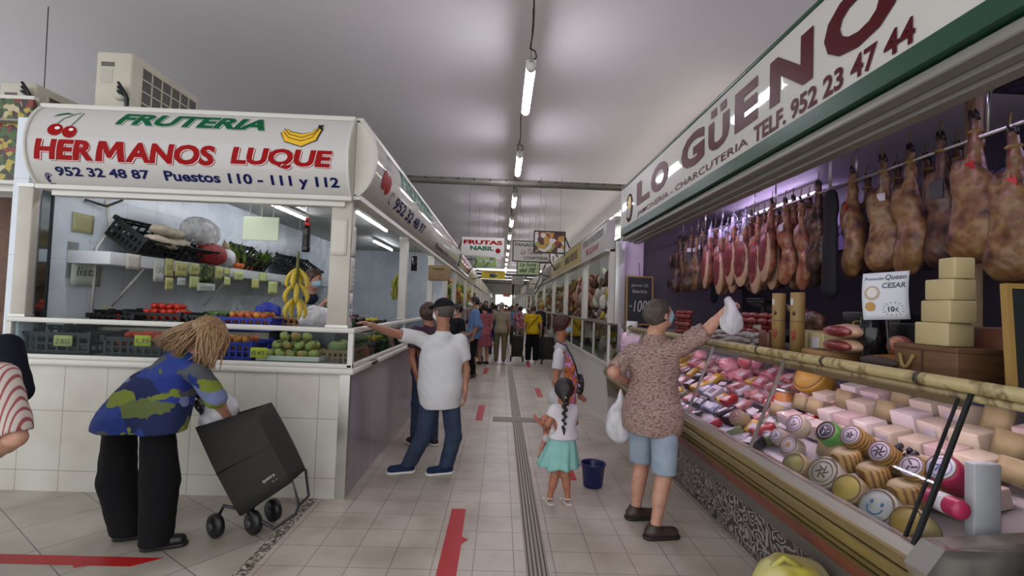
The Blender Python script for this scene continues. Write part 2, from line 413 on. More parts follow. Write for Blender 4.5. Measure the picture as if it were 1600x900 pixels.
# drain channel with slots
def drain(y0, y1):
    b = MB(); x0 = 0.21
    b.box(x0, x0+0.012, y0, y1, 0, 0.004).box(x0+0.125, x0+0.137, y0, y1, 0, 0.004)
    for k in range(4): b.box(x0+0.022+k*0.026, x0+0.038+k*0.026, y0, y1, 0, 0.0035)
    o = b.build('drain_grating', mat('drain_bar', '#91897c', 0.45, 0.4))
    slab('channel', x0, x0+0.137, y0, y1, 0.0005, 0.0012, mat('drain_gap', '#4d473f', 0.8), o)
    return o
tag(drain(0.5, 6.72), 'long slotted drain channel in the aisle floor, nearest run', 'drain')
tag(drain(7.0, 12.9), 'slotted drain channel in the aisle floor beyond the square grate', 'drain')
tag(drain(13.6, 30), 'slotted drain channel deep down the aisle', 'drain')
def grate(x0, x1, y0, y1, lab):
    b = MB()
    for k in range(5): b.box(x0, x1, y0+k*(y1-y0)/4.6, y0+k*(y1-y0)/4.6+0.02, 0, 0.008)
    for k in range(25): b.box(x0+k*(x1-x0)/25, x0+k*(x1-x0)/25+0.006, y0, y1, 0, 0.007)
    o = b.build('floor_grate', mat('grate_metal', '#a29b8e', 0.45, 0.3)); slab('pan', x0, x1, y0, y1, 0.0005, 0.002, MATS['drain_gap'], o)
    tag(o, lab, 'drain grate')
grate(-0.06, 0.62, 6.72, 7.0, 'rectangular metal grate crossing the drain beside the girl with the braid')
grate(-0.05, 0.75, 12.9, 13.2, 'thin metal grate across the aisle near the man in khaki trousers')
# red tape
tp = []
def tape(poly, lab, group=None):
    b = MB(); n = len(poly); z = 0.0022
    b.add([(x, y, z) for x, y in poly]+[(x, y, 0.0002) for x, y in poly], [tuple(range(n)), tuple(range(2*n-1, n-1, -1))]+[(i, i+n, (i+1) % n+n, (i+1) % n) for i in range(n)])
    return tag(b.build('floor_tape', M_red), lab, 'floor tape', group)
tape([(-0.325, 2.4), (-0.205, 2.4), (-0.205, 3.30), (-0.165, 3.36), (-0.21, 3.40), (-0.215, 3.85), (-0.322, 3.85)], 'long red tape strip on the tiles left of the drain, nearest the camera')
tape([(-3.6, 2.93), (-2.42, 2.93), (-2.40, 2.90), (-2.34, 2.93), (-2.10, 2.93), (-1.98, 3.03), (-3.6, 3.03)], 'red tape strip with slanted end at the left beside the woman with the trolley')
for (x, y, l, lab) in [(-0.30, 6.75, 1.0, 'red tape strip in the aisle right of the man in the white shirt'), (0.66, 4.55, 0.5, 'red tape strip on the floor between girl and blue bucket'),
                  (0.70, 8.6, 0.9, 'red tape strip just left of the red-haired woman'), (-0.36, 11.2, 1.1, 'red tape strip at the feet of the man in the blue shirt'),
                  (0.74, 12.7, 1.1, 'red tape strip in front of the woman in yellow'), (0.68, 16.6, 1.2, 'red tape strip right of the man in khaki trousers'),
                  (-0.45, 16.4, 1.3, 'red tape strip left of the man in khaki trousers'), (0.6, 21, 1.4, 'faint red tape strip far down the aisle'), (-1.0, 8.9, 1.0, 'red tape strip along the foot of the left counters')]:
    tape([(x, y), (x+0.1, y), (x+0.11, y+l), (x+0.01, y+l)], lab)

# beams under the ceiling
def beam(y, z, x0, x1, lab):
    o = MB().tube([(x0, y, z), (x1, y, z)], 0.065, 14).build('ceiling_beam', M_beam)
    b = MB()
    for k in range(int((x1-x0)/0.3)): b.rbox(x0+k*0.3+0.1, x0+k*0.3+0.14, y-0.075, y-0.06, z+0.01, z+0.05, 0.005)
    b.build('clip', M_dark, o)
    for xx in (x0, x1-0.05): MB().box(xx, xx+0.05, y-0.03, y+0.03, z, 4.6).build('hanger', M_dark, o)
    return tag(o, lab, 'beam', None)
beam(9.0, 3.87, -5.5, 3.04, 'round grey beam spanning the aisle in front of the hanging signs')
for k, (y, lab) in enumerate([(24, 'dark beam across the aisle far behind the yellow hanging sign'), (29, 'second dark beam across the far aisle'), (35, 'third dark beam across the far aisle'), (42, 'fourth beam deep in the hall')]):
    beam(y, 3.1+0.12*k, -3, 3.04, lab)
    sf = slab('lit_truss', -2.2, 2.4, y+1.0, y+1.12, 3.35+0.14*k, 3.43+0.14*k, mat('lit_truss_glow', '#ffffff', 0.4, emit=2.0)); tag(sf, 'glowing crosswise ceiling truss behind the %s far beam' % ['first', 'second', 'third', 'fourth'][k], 'truss')  # far lit ceiling trusses, no lamps; the light on them is given as glow
    for xx in (-2.0, 2.2): MB().box(xx, xx+.03, y+1.05, y+1.07, 3.4+0.14*k, 4.6).build('hanger', M_dark, sf)

# ------------------------------------------------------------ aisle tube lamps
M_tube = mat('tube_glow', '#ffffff', 0.4, emit=TUBE, ecol='#f4f2ff')
def tube_lamp(x, y, z, lab, l=1.2, ceil=4.6):
    t = empty('tube_lamp', (x, y, z), 0, lab, 'lamp', 'tube lamps over the aisle')
    MB().tube([(0, 0.03, 0), (0, l-0.03, 0)], 0.045, 12).build('tube', M_tube, t)
    MB().rbox(-0.05, 0.05, 0, l, 0.03, 0.06, 0.008).tube([(0, 0, 0), (0, 0.05, 0)], 0.05, 12).tube([(0, l-0.05, 0), (0, l, 0)], 0.05, 12).build('housing', M_whitealu, t)
    for yy in (0.1, l-0.1): MB().tube([(0.0, yy, 0.05), (0, yy, ceil-z)], 0.003, 5).build('wire', M_dark, t)
    # power cable hanging from the previous lamp
    pts = []
    for i in range(15):
        q = i/14; pts.append((-0.02+0.012*math.sin(9*q), -0.02-q*1.6, 0.16+0.42*q-0.25*math.sin(PI*q)*0.4+0.0))
    MB().tube([(0, 0.05, 0.05), (0.05, 0.02, 0.10), (0.03, -0.01, 0.14)]+pts, 0.008, 6).build('cable', M_black, t)
    return t
for i in range(13):
    tube_lamp(0.21, 4.72+2.86*i, 3.97, 'white tube lamp hanging by wires over the aisle, %s' % ['nearest the camera', 'second from the camera', 'third from the camera', 'fourth from the camera', 'fifth from the camera', 'sixth from the camera'][i] if i < 6 else 'distant white tube lamp in the row over the far aisle')

# ------------------------------------------------------------ fruit stall shell
LX = -1.2; FY = 3.975; SX = -3.86; LE = 12.7
M_walltile = tiles('stall_wall_tiles', '#d3dbe2', '#b4bbc2', 0.42, 0.62, 0.003, 0.25, 0.3, 'yz', var=0.03, wear='#f2f2f4')
M_walltile_b = tiles('stall_back_tiles', '#d3dbe2', '#b4bbc2', 0.42, 0.62, 0.003, 0.25, 0.3, 'xz', var=0.03, wear='#f2f2f4')
M_stallceil = mat('stall_ceiling', '#a9aaa6', 0.6)
structure(slab('wall_stall_left', SX-0.12, SX, FY+0.02, LE+2, 0, 2.98, M_walltile))
structure(slab('wall_stall_back', SX, LX-0.2, LE-0.2, LE-0.08, 0, 2.98, M_walltile_b))
structure(slab('ceiling_stall', SX-0.12, LX-0.12, FY+0.06, LE, 2.86, 2.98, M_stallceil))
M_fronttile = tiles('counter_tiles', '#cbc8bd', '#a8a294', 0.335, 0.47, 0.004, 0.22, 0.4, 'xz', var=0.04, shift=(0.10, -0.16+0.47))
M_sidepanel = mat('lavender_panel', '#a7a0a8', 0.22, 0.25, var=0.12, vscale=3.0, stretch=(1, 6, 0.5))
fc = empty('fruit_counter', (LX, FY, 0), 0, 'L-shaped white tiled fruit counter with lavender aisle side under the fruit shop sign', 'counter')
def lo(b, name, m, p=None): # build in world coordinates under the counter's empty
    par = p or fc
    o = b.build(name, m, par); o.location = -Vector((LX, FY, 0)) if p is None else (0, 0, 0); return o
lo(MB().box(SX-0.05, LX, FY, FY+0.45, 0, 0.99), 'tiled_front', M_fronttile)
lo(MB().box(LX-0.45, LX-0.001, FY+0.45, LE, 0, 0.99), 'side_panel', M_sidepanel)
lo(MB().box(LX-0.012, LX+0.004, FY+0.02, FY+0.03, 0, 0.99).box(LX-0.075, LX+0.006, FY-0.008, FY+0.012, 0, 0.99).box(LX-0.001, LX+0.005, FY+0.0, FY+0.05, 0, 0.99), 'corner_strip', M_steel)
lo(MB().box(LX-0.4, LX+0.001, FY+0.05, FY+0.46, 0, 0.985), 'corner_panel', M_sidepanel)
lo(MB().rbox(SX-0.06, LX+0.04, FY-0.04, FY+0.75, 0.99, 1.04, 0.015).rbox(LX-0.7, LX+0.04, FY+0.5, LE, 0.99, 1.04, 0.015), 'ledge', M_whitealu)
lo(MB().rbox(SX-0.05, LX+0.02, FY-0.02, FY+0.02, 1.04, 1.075, 0.008).rbox(LX-0.02, LX+0.02, FY, LE, 1.04, 1.075, 0.008)
   .rbox(SX-0.06, LX+0.03, FY-0.03, FY+0.03, 1.325, 1.365, 0.01).rbox(LX-0.03, LX+0.03, FY, LE, 1.325, 1.365, 0.01)
   .box(LX-0.02, LX+0.02, FY-0.02, FY+0.02, 1.04, 1.33).box(SX-0.06, SX-0.02, FY-0.02, FY+0.02, 1.04, 1.33), 'guard_frame', M_whitealu)
bb = MB()
for k in range(4): bb.box(LX-0.015, LX+0.015, FY+2.1*(k+1), FY+2.1*(k+1)+0.03, 1.04, 1.33)
lo(bb, 'guard_divider', M_whitealu)
GL = glass('clear_glass', '#eef3f2', -0.01)
lo(MB().box(SX-0.02, LX-0.02, FY-0.003, FY+0.003, 1.07, 1.33), 'glass_pane', GL)
lo(MB().box(LX-0.003, LX+0.003, FY+0.02, LE, 1.07, 1.33), 'glass_pane', GL)
M_post = mat('beige_post', '#b5afa2', 0.4, 0.1, var=0.12, vscale=4)
def post(x0, x1, y0, y1, z0, z1, lab, m=None):
    b = MB().rbox(x0, x1, y0, y1, z0, z1, 0.008); o = b.build('stall_post', m or M_post)
    MB().box(x0-0.006, x1+0.006, y0-0.006, y1+0.006, z1-0.03, z1).box(x0-0.006, x1+0.006, y0-0.006, y1+0.006, z0, z0+0.02).build('flange', M_alu, o)
    return tag(o, lab, 'post')
p1 = post(LX-0.21, LX-0.04, FY+0.0, FY+0.10, 1.366, 2.44, 'beige corner post of the fruit stall with papers taped to its side')
post(SX-0.06, SX+0.06, FY+0.0, FY+0.07, 1.366, 2.44, 'left end post of the fruit stall front beside the tiled wall')
post(LX-0.12, LX-0.02, 6.22, 6.32, 1.366, 2.42, 'white post on the aisle side of the fruit stall beside the hanging bananas', M_whitealu)
post(LX-0.12, LX-0.02, 8.6, 8.70, 1.366, 2.42, 'white post on the aisle side of the fruit stall beyond the bananas', M_whitealu)
post(LX-0.12, LX-0.02, 10.9, 11.0, 1.366, 2.42, 'furthest white post on the aisle side of the fruit stall', M_whitealu)
mir = slab('side_mirror', SX+0.062, SX+0.066, FY+0.075, FY+0.16, 1.08, 2.42, mat('mirror_strip', '#9aa4a8', 0.08, 1.0)); tag(mir, 'narrow mirror strip inside the left end of the fruit stall', 'mirror')
MB().box(SX+0.06, SX+0.075, FY+0.16, FY+0.175, 1.08, 2.42).build('edge', M_black, mir)
# papers on the corner post
M_paper = mat('white_paper', '#d8d7d0', 0.7, var=0.06, vscale=9); M_ink = mat('blue_ink', '#3f61a8', 0.7); M_inkr = mat('red_ink', '#b0443c', 0.7)
for k, (z0, z1, lab) in enumerate([(1.95, 2.2, 'crumpled white paper taped high on the corner post'), (1.66, 1.94, 'white printed notice on the corner post'), (1.37, 1.65, 'notice with blue and red squares low on the corner post')]):
    x = LX-0.039; b = MB(); n = 7
    rows = [[(x+0.003+0.004*abs(math.sin(3*i+2*j+k)), FY+0.005+0.1*j/4, z0+(z1-z0)*i/(n-1)) for j in range(5)] for i in range(n)]
    b.grid(rows); o = solid(b.build('paper_notice', M_paper), 0.001); tag(o, lab, 'notice')
    if k: 
        q = MB()
        for i in range(5): q.box(x+0.010, x+0.0105, FY+0.015, FY+0.085, z0+0.04+0.04*i, z0+0.046+0.04*i)
        q.build('print', mat('grey_ink', '#8a8a92', 0.8), o)
    if k == 2:
        MB().box(x+0.011, x+0.0115, FY+0.015, FY+0.045, z0+0.15, z0+0.19).box(x+0.011, x+0.0115, FY+0.015, FY+0.04, z0+0.08, z0+0.11).build('blue_square', M_ink, o)
        MB().box(x+0.011, x+0.0115, FY+0.055, FY+0.085, z0+0.05, z0+0.10).build('red_square', M_inkr, o)
    for i in range(1): pass
# front paper on the post
o = solid(MB().grid([[(LX-0.20+0.13*j/4, FY-0.006-0.003*math.sin(2*i+j), 1.95+0.3*i/6) for j in range(5)] for i in range(7)]).build('paper_notice', mat('beige_paper', '#c6c1b5', 0.7)), 0.001)
tag(o, 'faded beige paper taped on the front of the corner post', 'notice')

# sign boxes: a convex lightbox profile
BUL = 0.15; SZ0, SZ1 = 2.42, 3.06
def arc(t): return BUL*(1-(2*t-1)**2)**0.75 if 0 < t < 1 else 0.0
M_sign = mat('sign_white', '#c0bdb9', 0.07, spec=0.35); M_signcap = mat('sign_cap', '#cbc7bb', 0.4)
def sign_front(x0, x1):
    s = empty('shop_sign', ((x0+x1)/2, FY, SZ0), 0)
    def fn(x, y, l): t = (y-SZ0)/(SZ1-SZ0); return (x-(x0+x1)/2, -arc(min(max(t, 0), 1))-0.02-l, y-SZ0)
    ts = [0]+[0.5-0.5*math.cos(PI*i/16) for i in range(1, 16)]+[1]
    b = MB(); rows = [[Vector(fn(x, SZ0+t*(SZ1-SZ0), 0)) for x in (x0, x1)] for t in ts]
    b.grid(rows); b.build('face', M_sign, s)
    for xx, sg in ((x0, -1), (x1, 1)):
        poly = [(0.0, 0.0)]+[(-arc(t)-0.025, t*(SZ1-SZ0)) for t in ts]+[(0.0, SZ1-SZ0)]
        Mx = Matrix(((0, 0, 1, xx-(x0+x1)/2), (1, 0, 0, 0), (0, 1, 0, 0), (0, 0, 0, 1)))
        MB().prism(poly, Mx, 0.012*sg).build('end_cap', M_signcap, s)
        MB().tube([Vector(fn(xx, SZ0+t*(SZ1-SZ0), 0.004)) for t in ts], 0.014, 6).build('edge_trim', M_whitealu, s)
    w = (x1-x0)/2
    MB().rbox(-w-0.01, w+0.01, -0.06, 0.10, SZ1-SZ0-0.02, SZ1-SZ0+0.02, 0.008).build('top_rail', M_whitealu, s)
    MB().rbox(-w-0.01, w+0.01, -0.06, 0.10, -0.03, 0.01, 0.008).rbox(-w+0.1, w-0.05, -0.03, 0.05, -0.075, -0.03, 0.006).build('bottom_rail', M_whitealu, s)
    MB().box(-w, w, 0.0, 0.08, 0, SZ1-SZ0).build('back_box', M_signcap, s)
    return s, fn
fs_, fnf = sign_front(-3.73, LX-0.045)
tag(fs_, 'curved white FRUTERIA HERMANOS LUQUE sign facing the camera over the tiled counter', 'sign')
M_green = mat('sign_green', '#125a38', 0.45, spec=.1); M_redt = mat('sign_red', '#94090c', 0.5, spec=.1); M_navy = mat('sign_navy', '#11164c', 0.45, spec=.15)
M_outl = mat('sign_outline', '#e3e2de', 0.3); M_yel = mat('banana_yellow_ink', '#e2b21c', 0.35); M_blk = mat('sign_black', '#1a1a1c', 0.4)
def xz(u, v): p = at(u, v, 3.84); return p.x, p.z
def inline(name, s, m, fn, box, parent, **kw):
    """letters with a thin offset outline, as on the sign"""
    x0, x1, z0, z1 = box; d = (z1-z0)*0.05
    write('letter_shadow', s, m, fn, x0+d, x1+d, z0-d, z1-d, parent, lift=0.002, cuts=9, bold=kw.get('bold', 0.03)+0.006, **{k: v for k, v in kw.items() if k != 'bold'})
    write('letter_outline', s, M_outl, fn, x0+d*0.5, x1+d*0.5, z0-d*0.5, z1-d*0.5, parent, lift=0.003, cuts=9, bold=kw.get('bold', 0.03)+0.004, **{k: v for k, v in kw.items() if k != 'bold'})
    return write(name, s, m, fn, x0, x1, z0, z1, parent, lift=0.0045, cuts=9, **kw)
a = xz(180, 198); b_ = xz(414, 206)
inline('green_letters', 'FRUTERIA', M_green, fnf, (a[0], b_[0], 2.90, 3.01), fs_, shear=0.25, bold=0.045)
a = xz(56, 250); b_ = xz(340, 250); c_ = xz(363, 250); d_ = xz(522, 250)
inline('red_letters', 'LUQUE', M_redt, fnf, (c_[0], d_[0], 2.60, 2.755), fs_, shear=0.15, bold=0.045)
a = xz(82, 278); b_ = xz(230, 280); c_ = xz(253, 284); d_ = xz(528, 290)
write('blue_letters', '952 32 48 87', M_navy, fnf, a[0], b_[0], 2.487, 2.552, fs_, bold=0.03, cuts=4, lift=0.003)
write('blue_letters', 'Puestos 110 - 111 y 112', M_navy, fnf, c_[0], d_[0], 2.462, 2.555, fs_, bold=0.03, cuts=4, lift=0.003)
def shape(name, m, fn, poly, parent, lift=0.004, cuts=8):
    bm = bmesh.new(); vs = [bm.verts.new((x, y, 0)) for x, y in poly]; bm.faces.new(vs); bmesh.ops.triangulate(bm, faces=list(bm.faces))
    ys = [p[1] for p in poly]
    for i in range(cuts):
        bmesh.ops.bisect_plane(bm, geom=list(bm.verts)+list(bm.edges)+list(bm.faces), plane_co=(0, min(ys)+(max(ys)-min(ys))*(i+1)/(cuts+1), 0), plane_no=(0, 1, 0))
    for v in bm.verts: v.co = Vector(fn(v.co.x, v.co.y, lift))
    me = bpy.data.meshes.new(name); bm.to_mesh(me); bm.free(); me.materials.append(m); return link(name, me, parent)
def disc(cx, cy, rx, ry, n=20, a0=0): return [(cx+rx*math.cos(a0+2*PI*i/n), cy+ry*math.sin(a0+2*PI*i/n)) for i in range(n)]
a_h, b_h = xz(56, 250), xz(340, 250)
x0_, w_ = a_h[0], b_h[0]-a_h[0]; inline('red_letters', 'HER', M_redt, fnf, (x0_, x0_+.325*w_, 2.60, 2.755), fs_, shear=0.15, bold=0.045); inline('red_letters', 'ANOS', M_redt, fnf, (x0_+.50*w_, x0_+w_, 2.60, 2.755), fs_, shear=0.15, bold=0.045)
MP = [(0, 0), (.16, 1), (.40, 1), (.52, .52), (.74, 1), (.98, 1), (1, 0), (.76, 0), (.75, .60), (.55, .18), (.42, .18), (.30, .62), (.24, 0)]
for q_, mt_, lf_ in ((.0078, M_redt, .002), (.0039, M_outl, .003), (0, M_redt, .0045)):
    shape('red_letters', mt_, fnf, [(x0_+.335*w_+x*.165*w_+q_, 2.60+y*.155-q_) for x, y in MP], fs_, lf_)
def ribbon(pts, w):
    L, R = [], []
    for i, p in enumerate(pts):
        q = pts[min(i+1, len(pts)-1)]; o = pts[max(i-1, 0)]; d = Vector((q[0]-o[0], q[1]-o[1])).normalized()
        ww = w if not isinstance(w, (list, tuple)) else w[i]
        L.append((p[0]-d.y*ww, p[1]+d.x*ww)); R.append((p[0]+d.y*ww, p[1]-d.x*ww))
    return L+R[::-1]
cx, cz = xz(92, 204); cx2, cz2 = xz(114, 206)
shape('cherry', M_redt, fnf, disc(cx-0.005, cz, 0.058, 0.05), fs_); shape('cherry', M_redt, fnf, disc(cx2, cz2-0.01, 0.055, 0.05), fs_, 0.005)
shape('cherry_shine', M_outl, fnf, disc(cx+0.012, cz+0.012, 0.02, 0.013), fs_, 0.006); shape('cherry_shine', M_outl, fnf, disc(cx2+0.012, cz2+0.008, 0.018, 0.012), fs_, 0.007)
shape('stem', M_green, fnf, ribbon([(cx, cz+0.05), (cx+0.03, cz+0.10), (cx+0.11, cz+0.155), (cx+0.13, cz+0.16)], 0.0035), fs_, 0.005)
shape('stem', M_green, fnf, ribbon([(cx2, cz2+0.04), (cx2+0.03, cz2+0.10), (cx2+0.045, cz2+0.165)], 0.0035), fs_, 0.005)
shape('leaf', M_green, fnf, ribbon([(cx-0.06, cz+0.115), (cx-0.02, cz+0.135), (cx+0.03, cz+0.15), (cx+0.08, cz+0.145)], [0.001, 0.008, 0.008, 0.001]), fs_, 0.005)
bx, bz = xz(474, 212)
shape('banana_outline', M_blk, fnf, ribbon([(bx-0.15, bz+0.03), (bx-0.11, bz-0.02), (bx, bz-0.045), (bx+0.09, bz-0.01), (bx+0.135, bz+0.075)], [0.03, 0.052, 0.058, 0.045, 0.022]), fs_, 0.004)
shape('banana', M_yel, fnf, ribbon([(bx-0.145, bz+0.03), (bx-0.11, bz-0.02), (bx, bz-0.045), (bx+0.085, bz-0.01), (bx+0.125, bz+0.06)], [0.025, 0.045, 0.051, 0.039, 0.015]), fs_, 0.006)
for q in (-0.018, 0.012): shape('banana_line', M_blk, fnf, ribbon([(bx-0.15, bz+0.04+q), (bx-0.10, bz-0.012+q), (bx, bz-0.035+q), (bx+0.08, bz+q), (bx+0.12, bz+0.06+q*0.3)], 0.003), fs_, 0.007)
shape('banana_tip', M_blk, fnf, [(bx+0.11, bz+0.07), (bx+0.14, bz+0.065), (bx+0.15, bz+0.10), (bx+0.105, bz+0.10)], fs_, 0.008)
hx, hz = xz(68, 276)
shape('phone_icon', M_navy, fnf, ribbon([(hx+0.03*math.cos(q)*1.0, hz+0.035*math.sin(q)) for q in [0.5+i*0.28 for i in range(18)]], 0.003), fs_, 0.004)
shape('phone_icon', M_navy, fnf, ribbon([(hx-0.012, hz-0.02), (hx-0.016, hz), (hx+0.004, hz+0.022)], [0.01, 0.006, 0.01]), fs_, 0.004)

def sign_side(y0, y1, xw, z0, z1, sgn=1, bul=BUL, m=None, name='shop_sign', pieces=True):
    """lightbox along the aisle; sgn = +1 bulges to +x"""
    s = empty(name, (xw, (y0+y1)/2, z0), 0); yc = (y0+y1)/2; k = bul/BUL
    def fn(y, z, l): t = min(max((z-z0)/(z1-z0), 0), 1); return (sgn*(arc(t)*k+0.02+l), y-yc, z-z0)
    ts = [0]+[0.5-0.5*math.cos(PI*i/14) for i in range(1, 14)]+[1]
    MB().grid([[Vector(fn(y, z0+t*(z1-z0), 0)) for y in (y0, y1)] for t in ts]).build('face', m or M_sign, s)
    poly = [(0, 0)]+[(sgn*(arc(t)*k+0.025), t*(z1-z0)) for t in ts]+[(0, z1-z0)]
    for yy, d in ((y0, 0.012), (y1, -0.012)):
        Mx = Matrix(((1, 0, 0, 0), (0, 0, 1, yy-yc-0.012*(1 if d < 0 else 0)), (0, 1, 0, 0), (0, 0, 0, 1)))
        MB().prism(poly, Mx, 0.012).build('end_cap', M_signcap, s)
    MB().tube([Vector(fn(y0, z0+t*(z1-z0), 0.003)) for t in ts], 0.012, 6).build('edge_trim', M_whitealu, s)
    h = (y1-y0)/2; a, b = (-0.06, 0.05) if sgn > 0 else (-0.05, 0.06)
    MB().box(a, b, -h, h, z1-z0-0.015, z1-z0+0.02).build('top_rail', M_whitealu, s)
    MB().box(a, b, -h, h, -0.03, 0.01).build('bottom_rail', M_whitealu, s)
    return s, fn
ss, fns = sign_side(FY-0.02, LE, LX-0.03, 2.44, 3.06, 1)
tag(ss, 'long curved fruit shop sign along the aisle side of the fruit stall', 'sign')
inline('green_letters', 'FRUTERIA', M_green, fns, (4.95, 7.15, 2.76, 2.97), ss, shear=0.2, bold=0.045)
inline('red_letters', 'HERMANOS LUQUE', M_redt, fns, (7.4, 12.3, 2.62, 2.86), ss, shear=0.15, bold=0.06)
write('blue_letters', '952 32 48 97', M_navy, fns, 4.85, 6.7, 2.52, 2.64, ss, bold=0.03, cuts=3, lift=0.003)
write('blue_letters', 'Puestos 110 - 111 y 112', M_navy, fns, 8.0, 11.5, 2.49, 2.58, ss, bold=0.03, cuts=3, lift=0.003)
shape('phone_icon', M_navy, fns, ribbon([(4.68+0.06*math.cos(q), 2.58+0.05*math.sin(q)) for q in [0.5+i*0.28 for i in range(18)]], 0.005), ss, 0.004)
shape('cherry', M_redt, fns, disc(4.30, 2.665, 0.085, 0.085), ss); shape('cherry', M_redt, fns, disc(4.44, 2.65, 0.085, 0.085), ss, 0.005)
shape('stem', M_green, fns, ribbon([(4.33, 2.75), (4.37, 2.83), (4.42, 2.9)], 0.004), ss); shape('leaf', M_green, fns, ribbon([(4.42, 2.9), (4.5, 2.93), (4.58, 2.91)], [0.001, 0.015, 0.001]), ss)
# ------------------------------------------------------------ ham and cheese stall on the right
RX = 1.5; RE = 6.15
M_signw = mat('right_sign_white', '#c9c6c0', 0.04, spec=0.12); M_greenb = mat('green_band', '#1c4431', 0.35); M_maroon = mat('maroon_letter', '#4c1216', 0.4, spec=.1)
rs = empty('shop_sign', (RX, 3.3, 2.47), 0, 'long white LO GUENO ham shop sign with green edge on the right', 'sign')
y0, y1 = 0.6, 6.16
def rb(b, name, m, par=None):
    o = b.build(name, m, par or rs); o.location = -Vector((RX, 3.3, 2.47)) if par is None else (0, 0, 0); return o
rb(MB().box(RX, RX+0.12, y0, y1, 2.615, 3.12), 'face', M_signw)
rb(MB().prism([(0, 0), (0.0, 0.085), (-0.13, 0.085), (-0.13, -0.01)], Matrix(((-1, 0, 0, RX-0.005), (0, 0, 1, y0), (0, 1, 0, 2.532), (0, 0, 0, 1))), y1-y0), 'green_band', M_greenb)
rb(MB().rbox(RX-0.008, RX+0.13, y0, y1+0.004, 3.12, 3.145, 0.004), 'top_edge', M_greenb)
rb(MB().box(RX-0.006, RX+0.1, y1-0.012, y1+0.012, 2.5, 3.13), 'end_edge', M_signcap)
fr = lambda y, z, l: (RX-0.003-l, -y, z)      # y runs towards the camera
def wr(name, s, m, ya, yb, za, zb, **kw):
    o = write(name, s, m, fr, -ya, -yb, za, zb, rs, **kw); o.location = -Vector((RX, 3.3, 2.47)); return o
LET = [('L', 5.46, 4.99, 2.775, 3.03), ('O', 4.94, 4.42, 2.765, 3.04), ('G', 4.10, 3.62, 2.765, 3.04), ('U', 3.55, 3.22, 2.765, 2.985), ('E', 3.14, 2.85, 2.775, 3.04), ('N', 2.72, 2.33, 2.775, 3.04), ('O', 2.25, 1.80, 2.765, 3.05)]
for c, ya, yb, za, zb in LET: wr('maroon_letter', c, M_maroon, ya, yb, za, zb, bold=0.05, lift=0.002)
wr('maroon_letters', 'JAMONERIA - CHARCUTERIA', M_maroon, 5.42, 2.96, 2.635, 2.705, bold=0.004, lift=0.002)
wr('maroon_letters', 'TELF. 952 23 47 44', M_maroon, 2.89, 1.735, 2.63, 2.735, bold=0.03, lift=0.002)
_dots = [(-3.46, 3.045), (-3.31, 3.045)]
def rshape(name, m, poly, lift=0.003):
    o = shape(name, m, fr, poly, rs, lift, 0); o.location = -Vector((RX, 3.3, 2.47)); return o
for a_, b_ in _dots: rshape('maroon_letter', M_maroon, [(a_-.045, b_-.028), (a_+.045, b_-.028), (a_+.045, b_+.028), (a_-.045, b_+.028)])
star = []
for i in range(36):
    r_ = 0.17 if i % 2 == 0 else 0.10; star.append((-5.78+r_*0.9*math.cos(2*PI*i/36), 2.82+r_*math.sin(2*PI*i/36)))
rshape('sun_emblem', mat('emblem_brown', '#5a4038', 0.4), star); rshape('sun_face', mat('emblem_yellow', '#c8a640', 0.4), disc(-5.76, 2.87, 0.075, 0.085), 0.005)
rshape('sun_body', M_signw, disc(-5.77, 2.75, 0.03, 0.06), 0.006)
# shutter housing and rails beneath the sign
sh = MB()
for x_, z_, w_ in ((1.525, 2.475, 0.075), (1.605, 2.455, 0.06), (1.67, 2.44, 0.08)): sh.rbox(x_, x_+w_, 0.6, 6.2, z_, z_+(0.045 if x_ < 1.6 else 0.07), 0.006, seg=1)
tag(sh.build('shutter_housing', mat('shutter_alu', '#8f8d85', 0.4, 0.3)), 'grey metal roller shutter housing under the ham shop sign', 'shutter')

M_purple = mat('stall_purple_wall', '#5a5260', 0.5); M_darkwall = mat('stall_dark_wall', '#2c2629', 0.6)
structure(slab('wall_stall_right', 3.3, 3.4, 0.2, 6.7, 0, 3.0, mat('deli_wall', '#2e2a30', 0.6, var=0.15, vscale=2)))
structure(slab('ceiling_deli', 1.62, 3.3, 0.2, 6.7, 2.88, 3.0, mat('deli_ceiling', '#cbc7cc', 0.5)))
structure(slab('wall_deli_far', 1.9, 3.3, 6.6, 6.7, 0, 2.88, mat('deli_far_wall', '#4f494e', 0.5)))
structure(slab('wall_deli_near', 1.9, 3.4, 0.1, 0.2, 0, 3.0, M_darkwall))
structure(MB().rbox(1.62, 1.9, 6.5, 6.72, 0, 2.62, 0.01).build('trim_1', mat('pink_pillar', '#c4b4c0', 0.4)))
structure(MB().rbox(1.5, 1.63, 6.40, 6.46, 1.4, 2.5, 0.006).build('trim_2', M_alu))
# decorative lettered frieze high on the back wall
fz = slab('wall_frieze', 3.26, 3.298, 1.0, 6.5, 2.25, 2.62, mat('frieze_violet', '#7b6c9c', 0.5)); tag(fz, 'violet frieze with dark scrolled writing on the back wall of the ham stall', 'frieze')
ff = lambda y, z, l: (3.258-l, -y, z)
write('scroll_writing', 'Jamoneria Lo Gueno Charcuteria', mat('scroll_ink', '#2c2540', 0.6), ff, -6.3, -2.0, 2.33, 2.55, fz, shear=0.4, bold=0.01, lift=0.002)
for i in range(26):
    yy = 1.3+i*0.2; pts = [(3.25, yy+0.07*t*math.cos(5*t), 2.44+0.12*t*math.sin(5*t)) for t in [j/14*1.6 for j in range(15)]]
    MB().tube(pts, 0.006, 5).build('scroll', MATS['scroll_ink'], fz)

